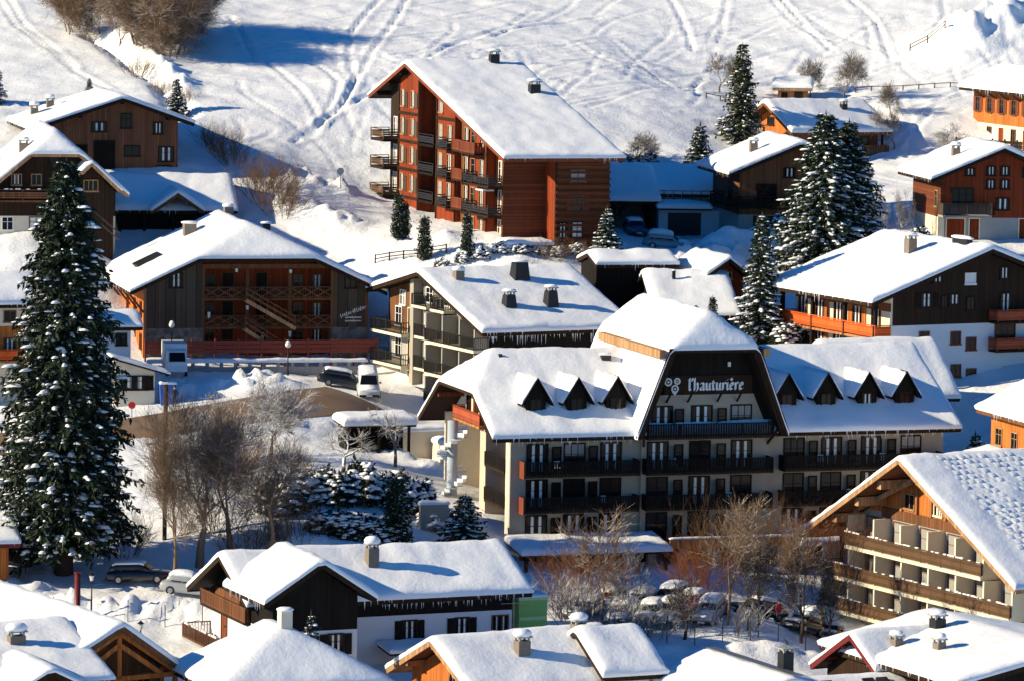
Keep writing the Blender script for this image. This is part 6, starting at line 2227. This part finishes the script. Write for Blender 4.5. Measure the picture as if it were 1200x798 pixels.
def car_meshes(kind):
    L, W = (4.2, 1.74) if kind == 'hatch' else ((4.6, 1.8) if kind == 'estate' else (4.9, 1.95))
    hb = .92 if kind != 'van' else 1.1
    body = loft([car_section(-L / 2, W * .86, .35, hb * .72), car_section(-L / 2 + .12, W * .95, .25, hb * .82), car_section(-L / 2 + .9, W, .22, hb * .94), car_section(-L * .12, W, .22, hb),
                 car_section(L * .3, W, .22, hb), car_section(L / 2 - .12, W * .95, .25, hb * .97), car_section(L / 2, W * .88, .35, hb * .8)])
    top = 1.45 if kind == 'hatch' else (1.5 if kind == 'estate' else 2.05)
    x0 = -L * .2 if kind != 'van' else -L * .28
    x1 = L * .44 if kind != 'hatch' else L * .4
    cab = loft([car_section(x0, W * .86, hb - .06, hb + .02), car_section(x0 + .62, W * .86, hb - .06, top - .04, W * .7), car_section(x0 + 1.1, W * .86, hb - .06, top, W * .72),
                car_section(x1 - .55, W * .86, hb - .06, top - .02, W * .72), car_section(x1 - .12, W * .84, hb - .06, top - .15, W * .7), car_section(x1, W * .8, hb - .06, hb + .1)])
    gl = []
    for sy in (-1, 1):
        y = sy * (W * .43 + .012)
        yt = sy * (W * .36 + .015)
        xs = [(x0 + .42, x0 + 1.25), (x0 + 1.32, x0 + 2.1), (x0 + 2.17, x1 - .35)] if kind != 'van' else [(x0 + .42, x0 + 1.2)]
        for a, b in xs:
            if b - a < .25:
                continue
            g = MB()
            g.prism([(a, y, hb + .06), (b, y, hb + .06), (b - .04, yt, top - .16), (a + (.28 if a < x0 + .5 else .03), yt, top - .16)], (0, sy * .015, 0))
            gl.append(g)
    ws = MB()
    ws.prism([(x0 + .02, -W * .38, hb + .05), (x0 + .02, W * .38, hb + .05), (x0 + .57, W * .31, top - .1), (x0 + .57, -W * .31, top - .1)], (-.03, 0, .03))
    rw = MB()
    rw.prism([(x1 + .01, -W * .36, hb + .12), (x1 + .01, W * .36, hb + .12), (x1 - .14, W * .31, top - .2), (x1 - .14, -W * .31, top - .2)], (.03, 0, .02))
    wh = MB(); wh.tube((0, -.11, 0), (0, .11, 0), .32, n=16)
    rim = MB(); rim.tube((0, -.125, 0), (0, .125, 0), .19, n=10)
    hl = MB(); hl.box(-.05, -.16, -.08, .04, .16, .08)
    bumper = MB(); bumper.box(-L / 2 - .05, -W * .43, .3, -L / 2 + .1, W * .43, .48)
    bumper2 = MB(); bumper2.box(L / 2 - .1, -W * .43, .3, L / 2 + .05, W * .43, .48)
    return dict(L=L, W=W, hb=hb, top=top, x0=x0, x1=x1, body=body, cab=cab, gl=gl, ws=ws, wheel=wh, rim=rim, hl=hl, bumper=bumper, bumper2=bumper2, rw=rw)
_paint = {}
def paint(c):
    if c not in _paint:
        m, nt, b = new_mat('car_paint')
        nt.links.new(mixc(nt, noise(nt, geo_pos(nt), 1.2, 3), tuple(x * .8 for x in c), tuple(min(1, x * 1.1) for x in c)), b.inputs['Base Color'])
        b.inputs['Roughness'].default_value = .3
        b.inputs['Coat Weight'].default_value = .5
        _paint[c] = m
    return _paint[c]
_ck = {k: car_meshes(k) for k in ('hatch', 'estate', 'van')}
def car(label, kind, x, y, yaw, c, snow=.2, name='parked_car', cat='car', z=None, roll=0):
    k = _ck[kind]
    zz = gz(x, y) if z is None else z
    # lie on the slope
    dx = math.cos(R(yaw)) * 1.3; dy = math.sin(R(yaw)) * 1.3
    pit = math.atan2(gz(x + dx, y + dy) - gz(x - dx, y - dy), 2.6)
    o = thing(name, label, cat, (x, y, zz), R(yaw))
    o.rotation_euler = (0, -pit, R(yaw))
    ky = (kind, c)
    link('body', cached(('cb',) + ky, lambda: k['body'].mesh('body', paint(c), True)), o)
    cb = link('cabin', cached(('cc',) + ky, lambda: k['cab'].mesh('cabin', paint(c), True)), o)
    for gi, g in enumerate(k['gl']):
        link('side_window', cached(('cg', kind, gi), lambda: g.mesh('side_window', M['glass'])), cb)
    link('rear_window', cached(('crw', kind), lambda: k['rw'].mesh('rear_window', M['glass'])), cb)
    link('bumper', cached(('cu2', kind), lambda: k['bumper2'].mesh('bumper', M['metal_dark'])), o)
    link('windscreen', cached(('cw', kind), lambda: k['ws'].mesh('windscreen', M['glass'])), cb)
    link('bumper', cached(('cu', kind), lambda: k['bumper'].mesh('bumper', M['metal_dark'])), o)
    wm = cached(('ct', kind), lambda: k['wheel'].mesh('wheel', M['tyre'], False))
    rm = cached(('cr', kind), lambda: k['rim'].mesh('rim', M['chrome']))
    for wx in (-k['L'] * .31, k['L'] * .3):
        for sy in (-1, 1):
            w = link('wheel', wm, o, (wx, sy * (k['W'] / 2 - .1), .32))
            link('rim', rm, w)
    for sy in (-1, 1):
        link('headlight', cached(('ch', kind), lambda: k['hl'].mesh('headlight', M['lamp_glass'])), o, (-k['L'] / 2 + .06, sy * k['W'] * .33, k['hb'] * .66))
        link('tail_light', cached(('cl', kind), lambda: k['hl'].mesh('tail_light', M['tail_red'])), o, (k['L'] / 2 - .05, sy * k['W'] * .36, k['hb'] * .74))
    for sy in (-1, 1):
        def mi():
            m = MB(); m.box(-.07, -.09, -.06, .07, .09, .07); return m.mesh('mirror', M['metal_dark'])
        link('mirror', cached('car_mirror', mi), o, (k['x0'] + .55, sy * (k['W'] / 2 + .02), k['hb'] + .1))
    def pl_():
        m = MB(); m.box(-.015, -.26, -.055, .015, .26, .055); return m.mesh('number_plate', M['white_paint'])
    for ex in (-1, 1):
        link('number_plate', cached('car_plate', pl_), o, (ex * (k['L'] / 2 + .066), 0, .4))
    if snow:
        def sn():
            L, W, hb, top, x0, x1 = (k[q] for q in ('L', 'W', 'hb', 'top', 'x0', 'x1'))
            secs = []
            n = 9
            for i in range(n):
                t = i / (n - 1)
                xx = x0 + .45 + (x1 - .2 - x0 - .45) * t
                hgt = snow * (.35 + .65 * math.sin(math.pi * min(max(t, .08), .92)) ** .5)
                w = W * .78
                zb = top - .1 if 0 < i < n - 1 else top - .2
                secs.append([(xx, -w / 2, zb), (xx, -w / 2 * .96, zb + .1 + hgt * .6), (xx, -w * .25, zb + .1 + hgt), (xx, w * .25, zb + .1 + hgt), (xx, w / 2 * .96, zb + .1 + hgt * .6), (xx, w / 2, zb)])
            return loft(secs).mesh('snow', M['clump_snow'], True)
        link('snow', cached(('cs', kind, snow), sn), cb)
        if snow > .15:
            def hn():
                L, W, hb, x0 = (k[q] for q in ('L', 'W', 'hb', 'x0'))
                secs = []
                for i in range(6):
                    t = i / 5
                    xx = -L / 2 + .1 + (x0 + L / 2 - .15) * t
                    zb = hb * (.78 + .17 * t)
                    hh = snow * .8 * (.4 + .6 * math.sin(math.pi * min(max(t, .1), .9)))
                    secs.append([(xx, -W * .42, zb - .06), (xx, -W * .38, zb + hh * .7), (xx, 0, zb + hh), (xx, W * .38, zb + hh * .7), (xx, W * .42, zb - .06)])
                return loft(secs).mesh('bonnet_snow', M['clump_snow'], True)
            link('bonnet_snow', cached(('cn', kind, snow), hn), o.children[0])
    return o
BLACK, DGREY, SILVER, WHITE, BLUE, REDC = (.012, .012, .014), (.06, .065, .07), (.35, .36, .38), (.62, .62, .6), (.02, .04, .12), (.3, .02, .02)
car('dark car under a snow cap parked below the tallest spruce', 'estate', -26.4, 302.6, 176, BLACK, .06)
car('grey car mostly behind the tan bare tree trunk', 'hatch', -22.6, 300.2, 170, SILVER, .3)
car('dark car buried in shadow beside the orange boarded house end', 'hatch', -35.8, 307.0, 165, DGREY, .1)
car('black estate car standing beyond the road', 'estate', -14.3, 362.0, 184, BLACK, .12)
car('white van parked beside the apartment block balconies', 'van', -12.2, 361.2, 95, WHITE, .25, name='parked_van', cat='van')
car('snow topped silver car on the lane by the garages', 'estate', 14.3, 396.6, 178, SILVER, .4)
car('dark car under the shaded garage roof', 'hatch', 11.6, 408.5, 100, BLUE, .1)
rows = [(7.4, 303.6, 70, BLACK, 'hatch', .2, 'black snow capped car beside the russet shrub'), (9.6, 303.4, 68, SILVER, 'hatch', .26, 'silver car under thick snow beside the black snow capped one'),
        (11.8, 304.6, 66, DGREY, 'estate', .22, 'grey estate car in the second parking row'), (13.6, 303.2, 250, REDC, 'hatch', .22, 'dark red car with tail lamps showing by the frosted shrub'),
        (8.2, 299.4, 74, BLACK, 'estate', .3, 'black estate car in the parking row by the wire fence'), (10.2, 299.0, 70, DGREY, 'hatch', .25, 'dark grey car beside the black estate by the wire fence'),
        (11.6, 299.2, 72, WHITE, 'hatch', .28, 'white car rounded with snow in the parking row by the wire fence'), (14.4, 299.3, 70, SILVER, 'hatch', .26, 'pale silver car by the forked bare tree'),
        (17.8, 300.8, 30, BLACK, 'hatch', .15, 'small dark car behind the person in red'), (21.0, 300.8, 60, BLACK, 'hatch', .3, 'black car half clear of snow beside the person in red'),
        (23.4, 305.6, 75, DGREY, 'estate', .26, 'dark snow capped car by the chalet with cream edged balconies'), (21.8, 304.6, 72, DGREY, 'estate', .35, 'grey car beside the dark one at the chalet balconies'),
        (24.6, 301.6, 80, SILVER, 'hatch', .3, 'silver car partly behind the balcony corner'), (5.6, 300.8, 62, DGREY, 'hatch', .2, 'dark car nosed into the frosted shrubs')]
for x, y, yaw, c, kd, sn, lb in rows:
    car(lb, kd, x, y, yaw, c, sn)
# service truck near the lamp
tk = thing('service_truck', 'pale box truck standing by the red guardrail', 'truck', (-29.0, 365.4, gz(-29.0, 365.4)), R(100))
m = MB(); m.box(-1.0, -.95, .7, 2.4, .95, 2.75); m.obj('cargo_box', M['blue_plaster'], tk)
cm = loft([[(-2.3, -.85, .5), (-2.3, -.85, 1.3), (-2.3, .85, 1.3), (-2.3, .85, .5)], [(-1.7, -.92, .45), (-1.8, -.8, 2.2), (-1.8, .8, 2.2), (-1.7, .92, .45)], [(-1.02, -.95, .45), (-1.02, -.85, 2.35), (-1.02, .85, 2.35), (-1.02, .95, .45)]])
ct = cm.obj('cab', M['white_paint'], tk)
m = MB(); m.prism([(-2.26, -.7, 1.35), (-2.26, .7, 1.35), (-1.86, .66, 2.1), (-1.86, -.66, 2.1)], (-.04, 0, .02)); m.obj('windscreen', M['glass'], ct)
for wx in (-1.6, 1.5):
    for sy in (-1, 1):
        w = link('wheel', cached(('ct', 'hatch'), None), tk, (wx, sy * .8, .36))
        link('rim', cached(('cr', 'hatch'), None), w)

# ------------------------------------------------------------------ people
def person(label, x, y, rz, jacket, h=1.74, stride=.12, z=None):
    v = dict(pel=(0, 0, .95), spine=(0, 0, 1.15), chest=(0, .0, 1.38), neck=(0, -.01, 1.52), head=(0, -.02, 1.64), top=(0, -.02, 1.76),
             ls=(.19, 0, 1.43), le=(.25, .05, 1.16), lh=(.24, -.06, .92), lf=(.24, -.09, .84), rs=(-.19, 0, 1.43), re=(-.26, .04, 1.16), rh=(-.24, -.08, .93), rf=(-.24, -.12, .86),
             lhp=(.1, 0, .9), lk=(.11, -.05 - stride, .5), la=(.11, .02 - stride, .09), lt=(.12, -.16 - stride, .04), rhp=(-.1, 0, .9), rk=(-.11, .0 + stride * .6, .5), ra=(-.11, .1 + stride, .09), rt=(-.12, -.08 + stride, .04))
    rad = dict(pel=.15, spine=.15, chest=.17, neck=.065, head=.105, top=.075, ls=.085, le=.062, lh=.045, lf=.035, rs=.085, re=.062, rh=.045, rf=.035, lhp=.11, lk=.075, la=.055, lt=.045, rhp=.11, rk=.075, ra=.055, rt=.045)
    ed = [('pel', 'spine'), ('spine', 'chest'), ('chest', 'neck'), ('neck', 'head'), ('head', 'top'), ('chest', 'ls'), ('ls', 'le'), ('le', 'lh'), ('lh', 'lf'), ('chest', 'rs'), ('rs', 're'), ('re', 'rh'), ('rh', 'rf'),
          ('pel', 'lhp'), ('lhp', 'lk'), ('lk', 'la'), ('la', 'lt'), ('pel', 'rhp'), ('rhp', 'rk'), ('rk', 'ra'), ('ra', 'rt')]
    ks = list(v)
    me = bpy.data.meshes.new('person')
    me.from_pydata([v[k] for k in ks], [(ks.index(a), ks.index(b)) for a, b in ed], [])
    o = bpy.data.objects.new('person', me)
    COL.objects.link(o)
    md = o.modifiers.new('skin', 'SKIN')
    for i, k in enumerate(ks):
        me.skin_vertices[0].data[i].radius = (rad[k], rad[k] * .85)
    me.skin_vertices[0].data[0].use_root = True
    sb = o.modifiers.new('sub', 'SUBSURF'); sb.levels = 2
    dg = bpy.context.evaluated_depsgraph_get()
    m2 = bpy.data.meshes.new_from_object(o.evaluated_get(dg))
    o.modifiers.clear()
    o.data = m2
    m2.materials.clear()
    for mt in (M[jacket], M['trouser'], M['skin'], M['jacket_dark'], M['tyre']):
        m2.materials.append(mt)
    idx = []
    for p in m2.polygons:
        c = p.center
        if c.z > 1.54:
            idx.append(2 if (c.z < 1.70 and c.y < .03) else 3)
        elif c.z < .12:
            idx.append(4)
        elif abs(c.x) > .17 and c.z < .93:
            idx.append(2)
        elif c.z < .88:
            idx.append(1)
        else:
            idx.append(0)
    m2.polygons.foreach_set('material_index', idx)
    m2.shade_smooth()
    o.name = 'person'
    o.location = (x, y, gz(x, y) if z is None else z)
    o.rotation_euler = (0, 0, rz)
    o.scale = (h / 1.8,) * 3
    hat = MB()
    n = 10
    for k in range(4):
        r_ = (.118, .122, .1, .04)[k]
        hat.v += [(r_ * math.cos(6.283 * i / n), -.02 + r_ * math.sin(6.283 * i / n), (1.70, 1.76, 1.82, 1.86)[k]) for i in range(n)]
    for k in range(3):
        hat.f += [(k * n + i, k * n + (i + 1) % n, (k + 1) * n + (i + 1) % n, (k + 1) * n + i) for i in range(n)]; hat.mi += [0] * n
    hat.f.append(tuple(3 * n + i for i in range(n))); hat.mi.append(0)
    hat.obj('hat', M['jacket_dark'], o, True)
    return tag(o, label, 'person')
person('person in a red jacket walking across the parking snow', 19.3, 299.6, .6, 'jacket_red', 1.8)
person('person in dark clothes standing by the blue container', -28.0, 352.8, .2, 'jacket_dark', 1.75, .05)

# ------------------------------------------------------------------ lamps, posts, fences
def lamp(label, x, y, h=4.2, kind='globe', z=None):
    t = thing('street_lamp', label, 'lamp', (x, y, (gz(x, y) if z is None else z)))
    m = MB(); m.tube((0, 0, -.3), (0, 0, h), .06, .045, n=8); m.obj('pole', M['metal_dark'], t, True)
    m = MB(); m.tube((0, 0, -.1), (0, 0, .5), .1, .09, n=8); m.obj('base', M['metal_dark'], t)
    if kind == 'globe':
        m = MB()
        vs, n = [], 10
        for k in range(7):
            a = math.pi * k / 6
            vs += [(.26 * math.sin(a) * math.cos(6.283 * i / n), .26 * math.sin(a) * math.sin(6.283 * i / n), h + .26 - .26 * math.cos(a)) for i in range(n)]
        m.add(vs, [(k * n + i, k * n + (i + 1) % n, (k + 1) * n + (i + 1) % n, (k + 1) * n + i) for k in range(6) for i in range(n)])
        m.obj('globe', M['lamp_glass'], t, True)
        m = MB(); m.tube((0, 0, h + .46), (0, 0, h + .62), .22, .1, n=10); m.obj('snow', M['clump_snow'], t)
    else:
        m = MB(); m.tube((0, 0, h), (0, 0, h + .38), .1, .19, n=6); m.obj('lantern', M['lamp_glass'], t)
        m = MB(); m.tube((0, 0, h + .38), (0, 0, h + .58), .26, .03, n=6); m.obj('lantern_roof', M['metal_dark'], t)
    return t
lamp('globe street lamp in front of the brown residence panel', -29.4, 366.8, 3.6)
lamp('globe street lamp before the staircase of the brown residence', -19.4, 368.0, 2.4)
lamp('lantern lamp on the snow bank above the truss gabled house', -28.9, 293.2, 2.6, 'lantern')
lamp('lantern lamp beside the truss gable', -24.1, 277.5, 4.4, 'lantern', -5.2)
lamp('slim lantern lamp in front of the smooth white roof house', 15.6, 361.5, 4.8, 'lantern')
def post(label, x, y, h=1.3, r_=.035, mat='metal_dark', group=None, name='fence_post', cat='post', z=None):
    o = thing(name, label, cat, (x, y, (gz(x, y) if z is None else z)), 0, group)
    m = MB(); m.tube((0, 0, -.3), (0, 0, h), r_, n=6); m.obj('shaft', M[mat], o)
    m = MB(); m.tube((0, 0, h), (0, 0, h + .05), r_ * 1.4, n=6); m.obj('cap', M[mat], o)
    return o
for i in range(8):
    post('thin dark wire fence post along the parking lane', 9.2 + i * 1.95, 293.4 + i * .25, 1.9 if i % 3 == 1 else 1.2, .035, group='wire fence posts along the parking lane')
for i in range(6):
    post('thin fence post along the snow bank by the yard', -31.5 + i * 2.6, 293.0 - .25 * i, 1.5, .03, group='fence posts along the yard bank')
post('tall thin flagpole among the dark trees by the parking', 17.6, 295.4, 6.2, .045, name='flagpole', cat='pole')
post('tall dark telegraph pole between the bare trees and the road', -25.4, 312.0, 11.5, .17, 'bark', name='telegraph_pole', cat='pole')
# slope fences
def rail_fence(label, pts, h=1.0, mat='brown_wood', rails=2):
    o = thing('slope_fence', label, 'fence', (pts[0][0], pts[0][1], gz(*pts[0])))
    bx_, by_, bz_ = o.location
    for x, y in pts:
        m = MB(); z = gz(x, y); m.box(x - bx_ - .06, y - by_ - .06, z - bz_ - .4, x - bx_ + .06, y - by_ + .06, z - bz_ + h); m.obj('post', M[mat], o)
    for (x0, y0), (x1, y1) in zip(pts[:-1], pts[1:]):
        for k in range(rails):
            hh = h * (.9 - .4 * k)
            m = MB(); m.beam((x0 - bx_, y0 - by_, gz(x0, y0) - bz_ + hh), (x1 - bx_, y1 - by_, gz(x1, y1) - bz_ + hh), .05, .09); m.obj('rail', M[mat], o)
    return o
rail_fence('long wooden slope fence running past the round bare tree', [(36.5 + i * 1.7, 459.5 + .05 * i) for i in range(8)], .55, rails=1)
rail_fence('short wooden rail high on the slope', [(43.4, 472.2), (45.3, 472.3), (47.2, 472.3)], .9)
rail_fence('wooden fence between the slim olive spruce and the lone hut', [(20.0 + i * 1.5, 449.5 + i * .5) for i in range(5)], .55, rails=1)
rail_fence('low dark fence behind the columnar conifers', [(-12.6 + i * 1.3, 388.0 - .45 * i) for i in range(6)], .8, 'dark_wood')
sg = thing('road_sign', 'round road sign on a post below the ski tracks', 'sign', (-16.8, 410.5, gz(-16.8, 410.5)))
m = MB(); m.tube((0, 0, -.3), (0, 0, 1.5), .04, n=6); m.obj('post', M['metal_grey'], sg)
m = MB(); m.tube((0, -.02, 1.7), (0, .03, 1.7), .34, n=16); m.obj('disc', M['metal_grey'], sg)
sg = thing('road_sign', 'small red round sign at the road edge by the cabin', 'sign', (-31.2, 349.0, gz(-31.2, 349.0)))
m = MB(); m.tube((0, 0, -.3), (0, 0, .9), .04, n=6); m.obj('post', M['metal_grey'], sg)
m = MB(); m.tube((0, -.02, 1.05), (0, .03, 1.05), .3, n=16); m.obj('disc', M['sign_red'], sg)
# snow loaded hedge roof / carport in the garden
GH = Frame('carport', 'dark carport with thick snow roof in the garden below the apartment block', 'carport', (-13.0, 338.3), 18, 3.4)
GH.box('back_wall', 0, 5.4, 2.6, 2.8, 0, 5.6, M['black_wood'])
for u in (.2, 2.7, 5.2):
    GH.box('post', u - .1, u + .1, .2, .4, 0, 5.5, M['dark_wood'])
lean_snow(GH, -.3, 5.7, -.1, 3.2, 5.55, 5.75, .75, seed=71, name='roof')
GH.box('side_wall', 0, .2, .5, 2.6, 0, 5.5, M['black_wood'])
# white garden wall with gate, left of the hotel
GW = Frame('garden_wall', 'white rendered garden wall with snow cap beside the hotel gable', 'wall', (-6.6, 315.2), 18, 0)
GW.box('wall', 0, 2.2, 0, .4, -2, 2.5, M['white_plaster'])
GW.snow_slab('snow', -.1, 2.3, -.1, .5, lambda U, V: U * 0 + 2.5, .35, step=.3, edge=.25, seed=72)
m = MB()
for i in range(9):
    m.box(*GW.p(2.4 + i * .16, .1, .2), *GW.p(2.47 + i * .16, .16, 1.9))
m.box(*GW.p(2.3, .08, 1.8), *GW.p(3.85, .18, 1.88))
m.obj('gate', M['metal_dark'], GW.root)
